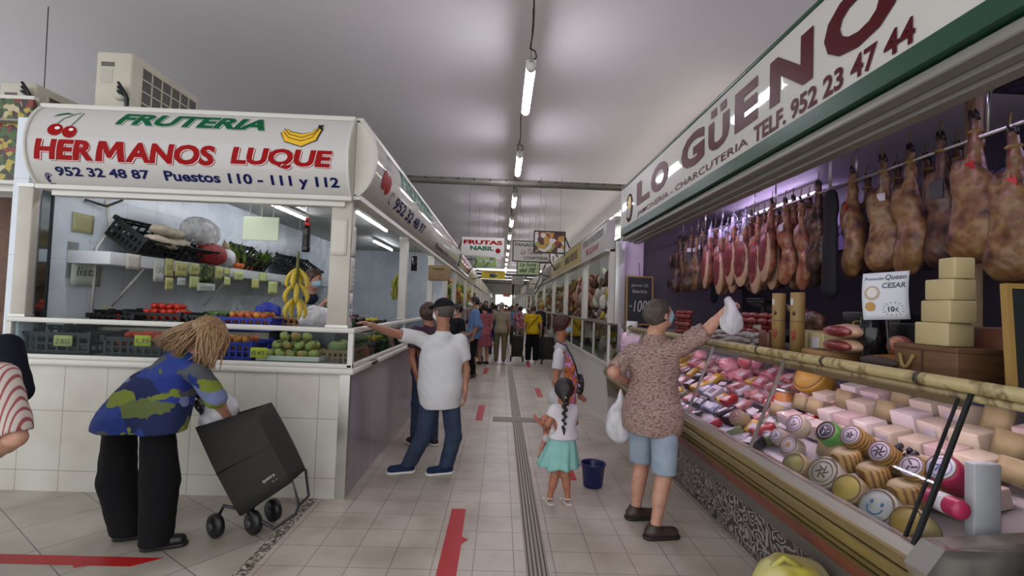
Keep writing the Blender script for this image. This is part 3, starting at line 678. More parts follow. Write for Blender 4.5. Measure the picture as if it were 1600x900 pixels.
# display case. profile: tiled plinth, grey band, salmon strip, gold extrusion, leaning glass, top rail shelf
M_plinth = None
def plinth_mat():
    m = bpy.data.materials.new('arabesque_tiles'); m.use_nodes = True; N, L = nodes(m); b = N['Principled BSDF']
    tc = N.new('ShaderNodeTexCoord'); n = N.new('ShaderNodeTexNoise'); n.inputs['Scale'].default_value = 14; L.new(tc.outputs['Object'], n.inputs['Vector'])
    n.inputs['Detail'].default_value = 1.5
    w = N.new('ShaderNodeMath'); w.operation = 'MULTIPLY'; w.inputs[1].default_value = 42; L.new(n.outputs['Fac'], w.inputs[0])
    s_ = N.new('ShaderNodeMath'); s_.operation = 'SINE'; L.new(w.outputs[0], s_.inputs[0])
    r = N.new('ShaderNodeValToRGB'); L.new(s_.outputs[0], r.inputs[0]); r.color_ramp.elements[0].position = 0.0; r.color_ramp.elements[1].position = 0.35
    r.color_ramp.elements[0].color = (*hexc('#3c3838'), 1); n.inputs['Scale'].default_value = 8; w.inputs[1].default_value = 60; r.color_ramp.elements[1].color = (*hexc('#908a87'), 1)
    sp = N.new('ShaderNodeSeparateXYZ'); L.new(tc.outputs['Object'], sp.inputs[0]); cb = N.new('ShaderNodeCombineXYZ'); L.new(sp.outputs[1], cb.inputs[0]); L.new(sp.outputs[2], cb.inputs[1])
    br = N.new('ShaderNodeTexBrick'); L.new(cb.outputs[0], br.inputs[0]); br.offset = 0; br.inputs['Scale'].default_value = 1; br.inputs['Brick Width'].default_value = 0.29; br.inputs['Row Height'].default_value = 0.37; br.inputs['Mortar Size'].default_value = 0.004
    mx = N.new('ShaderNodeMixRGB'); L.new(br.outputs['Fac'], mx.inputs[0]); L.new(r.outputs[0], mx.inputs[1]); mx.inputs[2].default_value = (*hexc('#3a3636'), 1)
    L.new(mx.outputs[0], b.inputs['Base Color']); b.inputs['Roughness'].default_value = 0.35; return m
CY0, CY1 = 1.655, 6.55
dc = empty('display_case', (1.7, (CY0+CY1)/2, 0), 0, 'long refrigerated glass display case full of cheese and ham on the right', 'display case')
def db(b, name, m, **kw):
    o = b.build(name, m, dc); o.location = -Vector((1.7, (CY0+CY1)/2, 0)); return o
def strip(prof, y0, y1, name, m, closed=True):
    Mx = Matrix(((1, 0, 0, 0), (0, 0, 1, y0), (0, 1, 0, 0), (0, 0, 0, 1)))
    return db(MB().prism(prof, Mx, y1-y0), name, m)
strip([(1.72, 0), (1.70, 0.33), (2.2, 0.33), (2.2, 0)], CY0, CY1, 'tiled_plinth', plinth_mat())
strip([(1.69, 0.32), (1.63, 0.44), (1.75, 0.46), (1.78, 0.32)], CY0, CY1, 'grey_band', mat('case_grey', '#6e6964', 0.4, 0.2))
strip([(1.63, 0.435), (1.56, 0.545), (1.7, 0.56), (1.7, 0.435)], CY0, CY1, 'salmon_strip', mat('salmon_strip', '#8a4a3a', 0.45, var=0.35, vscale=5))
M_gold = mat('gold_extrusion', '#9c8a5c', 0.3, 0.55, var=0.1, vscale=6)
for a, b2, nm in (((1.565, 0.54), (1.50, 0.60), 0), ((1.505, 0.605), (1.45, 0.66), 1), ((1.455, 0.665), (1.415, 0.74), 2), ((1.42, 0.745), (1.425, 0.79), 3)):
    strip([a, (a[0]-0.012, a[1]+0.006), (b2[0]-0.012, b2[1]-0.006), b2, (b2[0]+0.15, b2[1]), (a[0]+0.12, a[1])], CY0, CY1, 'gold_moulding', M_gold)
strip([(1.425, 0.79), (1.44, 0.825), (1.49, 0.825), (1.49, 0.79)], CY0, CY1, 'sill', mat('case_sill', '#b3a9a0', 0.25, 0.5))
strip([(1.48, 0.735), (1.48, 0.66), (2.6, 0.66), (2.6, 1.115), (2.47, 1.11)], CY0, CY1, 'deck', mat('case_deck', '#b9b4b6', 0.35, 0.2))
strip([(2.52, 1.10), (2.50, 1.345), (2.6, 1.345), (2.6, 1.10)], CY0, CY1, 'inner_back', mat('case_back', '#3c4058', 0.35))
strip([(2.2, 0), (2.2, 0.66), (2.6, 0.66), (2.6, 0)], CY0, CY1, 'body', mat('case_body', '#837e7a', 0.4, 0.3))
GT = (1.655, 1.355); GB = (1.455, 0.825)
gx = lambda z: GB[0]+(GT[0]-GB[0])*(z-GB[1])/(GT[1]-GB[1])
DIV = [1.67, 2.80, 3.74, 4.70, 5.63, 6.53]
CG = glass('case_glass', '#f4f2f6', 0.0)
for a, b2 in zip(DIV[:-1], DIV[1:]):
    strip([GB, GT, (GT[0]+0.006, GT[1]), (GB[0]+0.006, GB[1])], a+0.015, b2-0.015, 'glass_pane', CG)
for k, y in enumerate(DIV[1:-1]): strip([GB, GT, (GT[0]+0.015, GT[1]), (GB[0]+0.015, GB[1])], y-0.009, y+0.009, 'divider', M_steel)
strip([(1.66, 1.295), (1.66, 1.345), (1.666, 1.345), (1.666, 1.295)], 1.7, CY1-.02, 'added_tube_hood', M_gold)  # added strip, put here to hide the bright line of the case tube
strip([(1.44, 0.83), (1.645, 1.36), (1.655, 1.36), (1.455, 0.83)], 1.66, 1.675, 'divider', M_black)
strip([(1.46, 0.83), (1.665, 1.36), (1.672, 1.36), (1.47, 0.83)], 1.72, 1.73, 'divider', M_black)
strip([(1.52, 0.50), (1.40, 0.78), (1.46, 0.86), (1.75, 0.86), (1.75, 0.0), (1.70, 0.0), (1.68, 0.33)], CY0-0.09, CY0, 'end_cap', M_steel)
strip([(1.62, 0.0), (1.50, 0.86), (2.0, 0.90), (2.6, 0.9), (2.6, 0)], CY0-0.07, CY0, 'end_panel', mat('end_panel', '#857f78', 0.35, 0.4))
strip([(1.48, 0.42), (1.44, 0.82), (1.6, 0.85), (2.6, 0.85), (2.6, 0.0), (1.68, 0.0), (1.66, 0.40)], CY1, CY1+0.06, 'end_panel', M_steel)
# bamboo-look front rail and the shelf behind it
M_bam = mat('bamboo_rail', '#9c8c5c', 0.4, kind='noise', vscale=9, ramp=[(0.0, '#8d7d50'), (0.52, '#a6976a'), (0.63, '#6b5a34'), (0.66, '#9c8c5c')], stretch=(1, 1.5, 1))
db(MB().tube([(1.645, CY0-0.5, 1.375), (1.645, 4.0, 1.372), (1.645, CY1, 1.36)], 0.024, 10).tube([(1.665, CY0-0.3, 1.335), (1.665, 4.0, 1.332), (1.665, CY1, 1.322)], 0.016, 8), 'bamboo_rail', M_bam)
bn = MB()
for i, y in enumerate([1.42, 1.86, 2.42, 3.05, 3.9, 4.9, 6.1]): bn.tube([(1.645, y, 1.374), (1.645, y+0.022, 1.374)], 0.0265, 10)
db(bn, 'rail_joint', mat('rail_joint', '#3d3322', 0.5))
strip([(1.665, 1.345), (1.665, 1.36), (2.5, 1.36), (2.5, 1.345)], CY0-0.1, CY1, 'top_shelf', mat('shelf_plate', '#9a9288', 0.3, 0.4))
pk = bpy.data.materials.new('pink_case_tube'); pk.use_nodes = True
pkb = pk.node_tree.nodes['Principled BSDF']; pkb.inputs['Emission Color'].default_value = (0.98, 0.80, 1.0, 1); pkb.inputs['Emission Strength'].default_value = 34; pkb.inputs['Base Color'].default_value = (1, 1, 1, 1)
db(MB().tube([(1.70, CY0+0.05, 1.330), (1.70, CY1-0.05, 1.325)], 0.009, 8), 'case_tube', pk)
# two pink-violet tubes inside the stall above the hams
vm = bpy.data.materials.new('violet_tube'); vm.use_nodes = True
vb = vm.node_tree.nodes['Principled BSDF']; vb.inputs['Emission Color'].default_value = (0.72, 0.55, 1.0, 1); vb.inputs['Emission Strength'].default_value = 24; vb.inputs['Base Color'].default_value = (1, 1, 1, 1)
for (x_, ya, yb, z_, lab) in ((1.95, 4.3, 5.8, 2.74, 'violet tube light near the pink pillar inside the ham stall'), (3.0, 4.6, 6.0, 2.78, 'violet tube light behind the hanging hams'), (3.0, 1.2, 2.2, 2.78, 'tube light at the back of the stall above the big hams'), (1.9, 2.0, 3.2, 2.80, 'tube light at the front of the stall above the big hams')):
    t = empty('stall_light', (x_, (ya+yb)/2, z_), 0, lab, 'lamp'); h = (yb-ya)/2
    MB().tube([(0, -h, 0), (0, h, 0)], 0.016, 8).build('tube', vm if z_ < 2.79 or True else M_tube, t)
    MB().rbox(-0.03, 0.03, -h-0.02, h+0.02, 0.02, 0.14, 0.006).build('housing', M_whitealu, t)
# hanging bars
hb = MB().tube([(2.35, 1.0, 2.52), (2.35, 6.5, 2.52)], 0.012, 8).tube([(2.55, 1.0, 2.60), (2.55, 6.5, 2.60)], 0.012, 8)
for y in (1.3, 2.3, 3.45, 4.5, 5.6, 6.3): hb.tube([(2.35, y, 2.52), (2.35, y, 2.88)], 0.008, 6).tube([(2.55, y, 2.6), (2.55, y, 2.88)], 0.008, 6)
tag(hb.build('hanging_rail', M_steel), 'steel rails under the ceiling from which the hams hang', 'rail')
# ------------------------------------------------------------ rows of stalls beyond the first ones
def goods(par, x, y0, y1, z0, z1, cols, n, rmin=0.05, rmax=0.12, seed=0, name='hanging_goods', long=1.0):
    rnd = random.Random(seed); b = {}
    for i in range(n):
        c = cols[rnd.randrange(len(cols))]; r = rnd.uniform(rmin, rmax)
        b.setdefault(c, MB()).sphere((x+rnd.uniform(-0.12, 0.12), rnd.uniform(y0, y1), rnd.uniform(z0, z1)), r, 10, 7, (0.9, 0.9, rnd.uniform(1, 1.6)*long))
    for c, mb in b.items():
        o = mb.build(name, mat('goods_'+c.strip('#'), c, 0.6, var=0.3, vscale=12, bump=0.2), par); o['kind'] = 'stuff'
def stall(side, y0, y1, sign_m, case=True, lab='', seed=0, detail=True, text=None, signz=(2.43, 2.83), cols=None):
    s = side; X = (LX if s < 0 else 1.5); inn = s
    yc = (y0+y1)/2; L = y1-y0
    r = empty('market_stall', (X, yc, 0), 0, lab, 'market stall')
    def bx(xa, xb, ya, yb, za, zb, name, m, par=None):
        xa, xb = sorted((xa*s, xb*s)); return MB().box(xa, xb, ya, yb, za, zb).build(name, m, par or r)
    h = L/2
    bx(0.02, 0.5, -h, h, 0, 0.80, 'counter', mat('counter_white', '#c9c8c2', 0.35, var=0.06, vscale=2))
    bx(0.0, 0.55, -h, h, 0.80, 0.84, 'ledge', M_whitealu); bx(0.0, 0.5, -h, h, 1.37, 1.40, 'case_top', mat('case_top', '#74685c', 0.4))
    bx(0.01, 0.016, -h+0.05, h-0.05, 0.84, 1.37, 'glass_pane', GL)
    bx(0.0, 0.03, -h, -h+0.04, 0.84, 1.37, 'case_frame', M_whitealu); bx(0.0, 0.03, -0.02, 0.02, 0.84, 1.37, 'case_frame', M_whitealu); bx(0.0, 0.03, h-0.04, h, 0.84, 1.37, 'case_frame', M_whitealu)
    bx(0.42, 0.45, -h+0.02, h-0.02, 0.84, 1.37, 'case_back', mat('case_back_pale', '#8c8470', 0.5))
    bx(0.0, 0.10, -h, -h+0.09, 1.40, 2.43, 'post', M_whitealu); bx(0.0, 0.08, h-0.09, h, 1.40, 2.43, 'post', M_whitealu)
    bx(1.9, 1.98, -h, h, 0, 2.9, 'back_wall', mat('row_back', '#b3b4b2', 0.5)); bx(0.3, 1.9, h-0.03, h, 0, 2.9, 'side_wall', MATS['row_back'])
    bx(0.05, 1.98, -h, h, 2.84, 2.9, 'roof', mat('row_roof', '#9d9b96', 0.5))
    z0, z1 = signz
    if sign_m: bx(-0.06, 0.06, -h+0.01, h-0.01, z0, z1, 'sign_board', sign_m)
    if sign_m: bx(-0.07, 0.07, -h, h, z0-0.03, z0, 'sign_rail', M_alu); bx(-0.07, 0.07, -h, h, z1, z1+0.02, 'sign_rail', M_alu)
    MB().tube([(s*0.35, -h+0.4, 2.76), (s*0.35, h-0.4, 2.76)], 0.02, 8).build('tube', mat('row_tube', '#ffffff', 0.4, emit=14.0), r)
    if text:
        for (t_, mt, a, b_, za, zb) in text:
            fn = (lambda y, z, l: (s*(-0.062-l), y*(1 if s < 0 else -1), z))
            write('sign_letters', t_, mt, fn, -h+a*L, -h+b_*L, z0+za*(z1-z0), z0+zb*(z1-z0), r, bold=0.02, lift=0.002)
    if cols:
        goods(r, s*0.25, -h+0.15, h-0.15, 0.9, 1.2, cols, 46 if detail else 16, 0.04, 0.08, seed, 'goods_in_case')
        goods(r, s*0.34, -h+0.15, h-0.2, 1.62, 2.2, cols[::-1], 120 if detail else 40, 0.05, 0.11, seed+5, 'hanging_goods')
        goods(r, s*0.3, -h+0.15, h-0.15, 1.44, 1.55, cols, 34 if detail else 12, 0.03, 0.06, seed+9, 'goods_on_top')
    return r
S_gray = mat('sign_grey', '#aeaba4', 0.4, var=0.15, vscale=3); S_yel = mat('sign_ochre', '#a8975c', 0.45, var=0.2, vscale=4)
S_wood = mat('sign_wood', '#6b5f52', 0.5, var=0.4, vscale=9); S_cream = mat('sign_cream', '#bdb38c', 0.45, var=0.15, vscale=3)
MRED = mat('text_red', '#a8282a', 0.4); MDK = mat('text_dark', '#4a4640', 0.5)
C_garlic = ['#c9c3b4', '#a9a294', '#4d5a2a', '#b79b2e', '#54392c', '#d8d4c8']; C_meat = ['#8a5a44', '#6d3f34', '#b98a72', '#a6947c', '#5c4a3c']
C_mix = ['#7d6a4a', '#a3823c', '#8a4b38', '#5d6a3a', '#b5ac98']
stall(1, 6.75, 8.95, S_gray, lab='second stall on the right with garlic, jars and a glass case of olives', seed=3, cols=C_garlic, text=[('ESPECIAS Y ENCURTIDOS', MDK, 0.1, 0.9, 0.55, 0.85), ('952 32 10 47', MRED, 0.25, 0.75, 0.15, 0.42)])
stall(1, 8.97, 11.6, S_yel, lab='third stall on the right with ochre sign and hanging sausages', seed=4, cols=C_meat, text=[('EMBUTIDOS', MDK, 0.15, 0.85, 0.3, 0.75)])
stall(1, 11.62, 14.3, S_yel, lab='fourth stall on the right with worn ochre sign', seed=5, cols=C_mix, text=[('QUESOS', MDK, 0.15, 0.85, 0.3, 0.75)])
stall(1, 14.32, 17.6, S_wood, lab='fifth stall on the right with dark wooden sign board', seed=6, cols=C_mix, detail=False)
ordn = ['sixth', 'seventh', 'eighth', 'ninth', 'tenth', 'eleventh', 'twelfth', 'thirteenth', 'fourteenth', 'fifteenth', 'sixteenth']
for k in range(10):
    y = 17.62+3.9*k; stall(1, y, y+3.85, [S_gray, S_cream, S_wood][k % 3], lab='%s stall along the right side of the aisle' % ordn[k], seed=20+k, cols=C_mix if k < 4 else None, detail=False)
def lsign(y0, y1, lab, m=None, txt=None):
    s, fn = sign_side(y0, y1, LX-0.02, 2.44, 3.0, 1, 0.13, m); tag(s, lab, 'sign')
    if txt: write('sign_letters', txt, MRED, fn, y0+0.4, y1-0.4, 2.62, 2.84, s, cuts=4, bold=0.03, lift=0.004)
lsign(12.78, 16.6, 'curved white sign of the second stall along the left side', txt='FRUTAS NABIL')
lsign(16.65, 20.6, 'curved cream sign of the third stall along the left side', S_cream)
C_fruit = ['#b8862c', '#8c9a36', '#a53c2c', '#c9b84a', '#5d7a34']
for k in range(12):
    y = 12.74+3.95*k
    r = stall(-1, y, y+3.9, None if k < 2 else (S_cream if k % 2 else S_gray), lab='%s stall along the left side of the aisle' % (['second', 'third', 'fourth', 'fifth']+ordn)[k], seed=40+k, cols=C_fruit if k < 4 else None, detail=k < 2, signz=(2.43, 2.9))
# veg crates shelf seen beyond the side sign
# ------------------------------------------------------------ hanging signs over the aisle
def hang_sign(name, ul, ur, vt, vb, Y, base, lab, writes, frame=None, arm=None, th=0.04):
    a = at(ul, vt, Y); b = at(ur, vb, Y); w = (b.x-a.x)/2; xc = (a.x+b.x)/2
    zt = at((ul+ur)/2, vt, Y).z; zb = at((ul+ur)/2, vb, Y).z; h = (zt-zb)/2
    r = empty(name, (xc, Y, zb), 0, lab, 'sign')
    MB().box(-w, w, 0, th, 0, 2*h).build('board', base, r)
    if frame: MB().box(-w-0.03, w+0.03, -0.01, th+0.01, -0.03, 0).box(-w-0.03, w+0.03, -0.01, th+0.01, 2*h, 2*h+0.03).box(-w-0.03, -w, -0.01, th+0.01, 0, 2*h).box(w, w+0.03, -0.01, th+0.01, 0, 2*h).build('frame', frame, r)
    top = 4.6-zb
    for q in (-.7, .7): MB().tube([(w*q, th/2, 2*h), (w*q, th/2, top)], 0.0035, 5).build('hanger', M_dark, r)
    if arm is not None: MB().tube([(arm-xc, th/2, 2.95-zb), (w if arm > xc else -w, th/2, 2*h-0.05)], 0.018, 6).tube([(arm-xc, th/2, 2.5-zb), (w if arm > xc else -w, th/2, 0.05)], 0.018, 6).build('bracket', M_dark, r)
    for (s, m, x0, x1, y0, y1, kw) in writes:
        write('sign_letters', s, m, lambda x, y, l: (-w+2*w*x, -0.002-l, 2*h*y), x0, x1, y0, y1, r, lift=0.002, **kw)
    return r, w, h
W_ = mat('panel_white', '#d2d0ca', 0.4)
r, w, h = hang_sign('hanging_sign', 722, 787, 371, 400, 12, W_, 'white FRUTAS NABIL hanging sign with red and green letters', [('FRUTAS', M_redt, 0.04, 0.96, 0.62, 0.85, dict(bold=0.05)), ('NABIL', M_green, 0.2, 0.76, 0.3, 0.53, dict(bold=0.04))], arm=-1.1)
MB().lathe([(0, 0), (0.06, 0.0), (0.06, 0.006), (0, 0.006)], (w*0.72, -0.012, h*0.62), (0, 1, 0)).build('tomato_emblem', M_redt, r)
r, w, h = hang_sign('hanging_sign', 803, 858, 378, 408, 13.2, W_, 'white PANADERIA CONFITERIA hanging sign', [('PANADERIA', M_blk, 0.04, 0.85, 0.74, 0.92, dict(bold=0.02)), ('CONFITERIA', M_blk, 0.28, 0.96, 0.08, 0.24, dict(bold=0.02)), ('La Tahona', M_redt, 0.2, 0.8, 0.34, 0.62, dict(shear=0.4))], frame=M_dark, arm=1.5)
r, w, h = hang_sign('picture_sign', 836, 881, 363, 394, 11.2, mat('fruit_picture', '#7a5a3a', 0.4, kind='voronoi', vscale=9, ramp=[(0, '#4a2824'), (0.25, '#c8c4c2'), (0.42, '#b58a3c'), (0.6, '#8f8a3e'), (0.75, '#8a3a30'), (0.88, '#d9d2cc')]), 'dark framed hanging picture of mixed fruit and sweets on the right', [], frame=M_blk, arm=1.55)
r, w, h = hang_sign('hanging_sign', 809, 842, 408, 429, 15, mat('pale_green', '#a8b98a', 0.4), 'pale green hanging sign reading La hora del 7e', [('La hora', M_blk, 0.1, 0.85, 0.6, 0.9, dict(shear=0.3, bold=0.02)), ('del 7€', M_blk, 0.1, 0.85, 0.15, 0.5, dict(shear=0.3, bold=0.02))], frame=M_dark, arm=1.5)
r, w, h = hang_sign('hanging_sign', 742, 775, 402, 417, 15, mat('veg_green', '#6f8a52', 0.5, kind='voronoi', vscale=8, ramp=[(0, '#8fae6a'), (0.5, '#5b7a3e'), (0.8, '#a8742e')]), 'green Los Ninos hanging sign under the FRUTAS NABIL sign', [('Los Niños', W_, 0.15, 0.85, 0.45, 0.85, dict(bold=0.02))], arm=-1.1)
r, w, h = hang_sign('hanging_sign', 753, 789, 423, 436, 18, mat('sign_yellow', '#c2b02c', 0.4), 'yellow hanging sign with an oval emblem over the far aisle', [('FRUTAS Y VERDURAS', MRED, 0.08, 0.92, 0.72, 0.9, {})], arm=-1.1)
MB().lathe([(0, 0), (0.14, 0.0), (0.14, 0.006), (0, 0.006)], (0, -0.012, h*0.9), (0, 1, 0), sy=0.5).build('oval_emblem', mat('emblem_grey', '#4a5a66', 0.5), r)
hang_sign('hanging_sign', 800, 818, 432, 444, 20, S_gray, 'small grey lettered sign hanging left of the white one deep in the aisle', [('CARNES', MDK, 0.1, 0.9, 0.55, 0.85, {}), ('SELECTAS', MDK, 0.1, 0.9, 0.15, 0.45, {})], arm=1.4)
hang_sign('hanging_sign', 822, 835, 449, 463, 16, W_, 'small white square sign hanging in front of the right stalls', [('PESCADOS', MDK, 0.1, 0.9, 0.6, 0.85, {}), ('MARISCOS', MDK, 0.1, 0.9, 0.2, 0.45, {})], arm=1.4)
hang_sign('hanging_sign', 786, 797, 459, 464, 34, MRED, 'small red sign far down the hall above the crowd', [('SALIDA', W_, 0.1, 0.9, 0.25, 0.75, {})])
# flat picture over the stall edge at (700,440): wooden crate on the post
# ------------------------------------------------------------ far left neighbour
nb = empty('market_stall', (-4.6, 4.3, 0), 0, 'neighbouring stall at the left edge with white front and vegetable picture above', 'market stall')
def nbx(xa, xb, ya, yb, za, zb, name, m): o = MB().box(xa, xb, ya, yb, za, zb).build(name, m, nb); o.location = (4.6, -4.3, 0); return o
nbx(-4.20, -4.04, 4.24, 4.4, 0, 2.98, 'post', M_post)
nbx(-6.5, -4.21, 4.25, 4.4, 2.42, 2.5, 'lintel', M_white); nbx(-6.5, -4.21, 4.25, 4.5, 0, 1.1, 'counter', M_fronttile)
nbx(-6.5, -4.2, 5.0, 5.1, 1.0, 2.5, 'back_wall', mat('brown_goods', '#6d4a34', 0.6, var=0.5, vscale=6))
M_vegpic = mat('vegetable_picture', '#4a5a2c', 0.35, kind='voronoi', vscale=24, ramp=[(0, '#3c2420'), (0.2, '#3d5a2a'), (0.4, '#b8ad8a'), (0.55, '#7a2c2a'), (0.7, '#a8963c'), (0.85, '#2c3f20')])
vp = slab('picture_board', -6.2, -4.05, 4.18, 4.22, 2.5, 3.2, M_vegpic); tag(vp, 'printed picture board of vegetables at the upper left edge', 'picture')
MB().box(-6.22, -4.04, 4.175, 4.225, 3.2, 3.23).box(-6.22, -4.04, 4.175, 4.225, 2.47, 2.5).build('frame', M_whitealu, vp)
MB().sphere((-4.20, 4.185, 2.87), 0.10, 16, 10, (1, 0.05, 0.9)).build('onion_print', mat('onion_print', '#c9bfa4', 0.5), vp)

# ------------------------------------------------------------ air conditioners on the stall roof
M_ac = mat('ac_casing', '#c9c4b2', 0.5, var=0.08, vscale=4); M_acd = mat('ac_coil', '#5f5d57', 0.6, var=0.3, vscale=30)
def ac(loc, rz, lab, h=0.72, w=0.95, d=0.33):
    r = empty('air_conditioner', loc, rz, lab, 'air conditioner')
    MB().rbox(0, d, 0, w, 0.06, h, 0.02).build('casing', M_ac, r)
    MB().box(d-0.004, d+0.004, 0.12, w-0.05, 0.12, h-0.08).build('coil', M_acd, r)
    g = MB()
    for i in range(6): z = 0.12+(h-0.2)*i/5; g.box(d, d+0.012, 0.12, w-0.05, z-0.006, z+0.006)
    for i in range(7): y = 0.12+(w-0.17)*i/6; g.box(d, d+0.012, y-0.006, y+0.006, 0.12, h-0.08)
    g.build('grille', M_ac, r)
    MB().rbox(0.03, 0.09, 0.05, w-0.05, 0.0, 0.06, 0.01).rbox(d-0.09, d-0.03, 0.05, w-0.05, 0, 0.06, 0.01).build('foot', M_dark, r)
    MB().box(0.05, 0.17, -0.004, 0.0, h-0.14, h-0.10).build('badge', mat('badge_grey', '#5f5f58', 0.5), r)
    MB().box(0.05, 0.16, -0.003, 0.0, h-0.30, h-0.16).build('label_plate', mat('pale_label', '#b9b5a6', 0.6), r)
    MB().lathe([(0, 0), (0.05, 0), (0.06, 0.02), (0.05, 0.05), (0, 0.05)], (d-0.07, -0.05, 0.36), (0, 1, 0), 14).build('valve', M_ac, r)
    for k in range(3): MB().tube([(d-0.07, -0.02, 0.42-0.03*k), (d-0.04, -0.09, 0.44-0.04*k), (d+0.03+.01*k, -0.09, 0.34-0.02*k), (d+0.03, -0.06, 0.02)], 0.013, 7).build('hose', M_black, r)
    return r
ac((-3.86, 4.55, 3.06), 0, 'large beige air conditioner unit standing on the fruit stall roof', h=0.77, w=1.0)
ac((-4.72, 4.55, 3.02), 0, 'lower air conditioner unit at the left behind the picture board', h=0.48, w=1.0)
structure(slab('ceiling_roof', -6.5, LX-0.15, 4.1, 13, 2.985, 3.0, mat('roof_board', '#8d8a80', 0.6)))
rb_ = slab('roof_box', -2.05, -1.3, 4.3, 4.6, 3.0, 3.16, mat('roof_box', '#6f6458', 0.6)); tag(rb_, 'low brown box on the fruit stall roof above the sign right end', 'box')
MB().tube([(-1.6, 4.4, 3.16), (-1.58, 4.4, 3.25), (-1.55, 4.4, 3.17)], 0.004, 5).build('wire', M_dark, rb_)
sup = slab('roof_support', -4.8, -3.5, 4.5, 5.6, 3.0, 3.02, M_dark); tag(sup, 'flat dark plate under the air conditioners on the stall roof', 'plate')
for (u_, X_, Y_, v0, v1, lab) in ((72, -4.6, 4.9, 40, 140, 'thin wire hanging from the ceiling at the upper left'),):
    tag(MB().tube([(-4.95, 5.2, 4.6), (-4.93, 5.2, 3.5)], 0.005, 5).build('hanging_wire', M_dark), lab, 'wire')
# aircon cable trimmed
# ------------------------------------------------------------ inside the fruit stall
M_st = mat('stall_tube_glow', '#ffffff', 0.4, emit=STALL_TUBE, ecol='#f2f6ff')
def stall_tube(p0, p1, lab):
    p0, p1 = Vector(p0), Vector(p1); c = (p0+p1)/2; t = empty('tube_light', tuple(c), 0, lab, 'lamp')
    MB().tube([p0-c, p1-c], 0.016, 8).build('tube', M_st, t); x, y, dd = frame(p1-p0); b = MB()
    n = Vector((0, 0, 1)); L_ = (p1-p0).length/2+.02
    if abs(dd.x) > .5: b.rbox(-L_, L_, -.025, .025, .018, .06, .005)
    else: b.rbox(-.025, .025, -L_, L_, .018, .06, .005)
    b.build('housing', M_whitealu, t); MB().tube([(0, 0, .06), (0, 0, 2.86-c.z)], .004, 5).build('wire', M_dark, t)
stall_tube((-3.5, 4.30, 2.76), (-2.0, 4.30, 2.76), 'long tube light behind the top edge of the fruit stall front window')
stall_tube((-2.0, 6.6, 2.78), (-2.0, 8.3, 2.78), 'bright tube light seen through the aisle window of the fruit stall')
stall_tube((-3.0, 6.0, 2.78), (-3.0, 7.4, 2.78), 'tube light over the middle of the fruit stall')
stall_tube((-2.6, 9.8, 2.78), (-2.6, 11.4, 2.78), 'far tube light at the back of the fruit stall')
M_crate = mat('crate_black', '#17181a', 0.45); M_crateb = mat('crate_blue', '#23309a', 0.5, var=.15, vscale=9); M_crateg = mat('crate_green', '#2c5a30', .5)
M_card = mat('cardboard', '#8f7654', .8, var=.15, vscale=12)
def crate(loc, w, dd, h, m, rz=0, rx=0, ry=0, lab='', floor=None, group=None):
    """open stacking crate with slatted sides"""
    r = empty('produce_crate', loc, 0, lab, 'crate', group); r.rotation_euler = (rx, ry, rz)
    b = MB(); b.box(-w/2, w/2, -dd/2, dd/2, 0, .012); t = .012
    for z in (0, h*.36, h*.70): 
        zz = z+h*.16
        b.box(-w/2, w/2, -dd/2, -dd/2+t, z+.008, zz).box(-w/2, w/2, dd/2-t, dd/2, z+.008, zz).box(-w/2, -w/2+t, -dd/2, dd/2, z+.008, zz).box(w/2-t, w/2, -dd/2, dd/2, z+.008, zz)
    n = 7
    for i in range(n+1):
        x = -w/2+(w-.02)*i/n
        b.box(x, x+.02, -dd/2-.002, -dd/2+t, 0, h).box(x, x+.02, dd/2-t, dd/2+.002, 0, h)
    for i in range(6):
        y = -dd/2+(dd-.02)*i/5; b.box(-w/2-.002, -w/2+t, y, y+.02, 0, h).box(w/2-t, w/2+.002, y, y+.02, 0, h)
    b.build('slatted_body', m, r)
    rm = MB(); e = .012; rm.box(-w/2-e, w/2+e, -dd/2-e, -dd/2+t, h-.02, h).box(-w/2-e, w/2+e, dd/2-t, dd/2+e, h-.02, h).box(-w/2-e, -w/2+t, -dd/2, dd/2, h-.02, h).box(w/2-t, w/2+e, -dd/2, dd/2, h-.02, h)
    for sx in (-1, 1):
        for sy in (-1, 1): rm.box(sx*w/2-.02, sx*w/2+.02, sy*dd/2-.02, sy*dd/2+.02, h-.03, h+.012)
    rm.build('rim', m, r); return r
def fruit_proto(name, m, r, sc, stem, lab, cat, group, bumps=0):
    S = None; b = MB(); n, k = 16, 11; prof = []
    vs = []
    for i in range(k+1):
        th = PI*i/k; q = math.sin(th); h = -math.cos(th); dent = .12*math.exp(-((th-PI)/.45)**2)
        for j in range(n):
            a = 2*PI*j/n; rr = r*(1+bumps*.06*math.cos(5*a)*q); vs.append((rr*q*math.cos(a)*sc[0], rr*q*math.sin(a)*sc[1], r*(h-dent*2)*sc[2]))
    b.add(vs, [(i*n+j, i*n+(j+1) % n, (i+1)*n+(j+1) % n, (i+1)*n+j) for i in range(k) for j in range(n)], True)
    o = b.build(name, m); tag(o, lab, cat, group)
    if stem:
        s = MB(); s.tube([(0, 0, r*.72*sc[2]), (0.002, 0, r*1.0*sc[2])], .0035, 5)
        for j in range(5):
            a = 2*PI*j/5; s.add([(0, 0, r*.80*sc[2]), (r*.35*math.cos(a-.25), r*.35*math.sin(a-.25), r*.86*sc[2]), (r*.6*math.cos(a), r*.6*math.sin(a), r*.80*sc[2]), (r*.35*math.cos(a+.25), r*.35*math.sin(a+.25), r*.86*sc[2])], [(0, 1, 2, 3)])
        s.build('stem', stem, o)
    return o
M_stem = mat('stem_green', '#4a6a2c', .6)
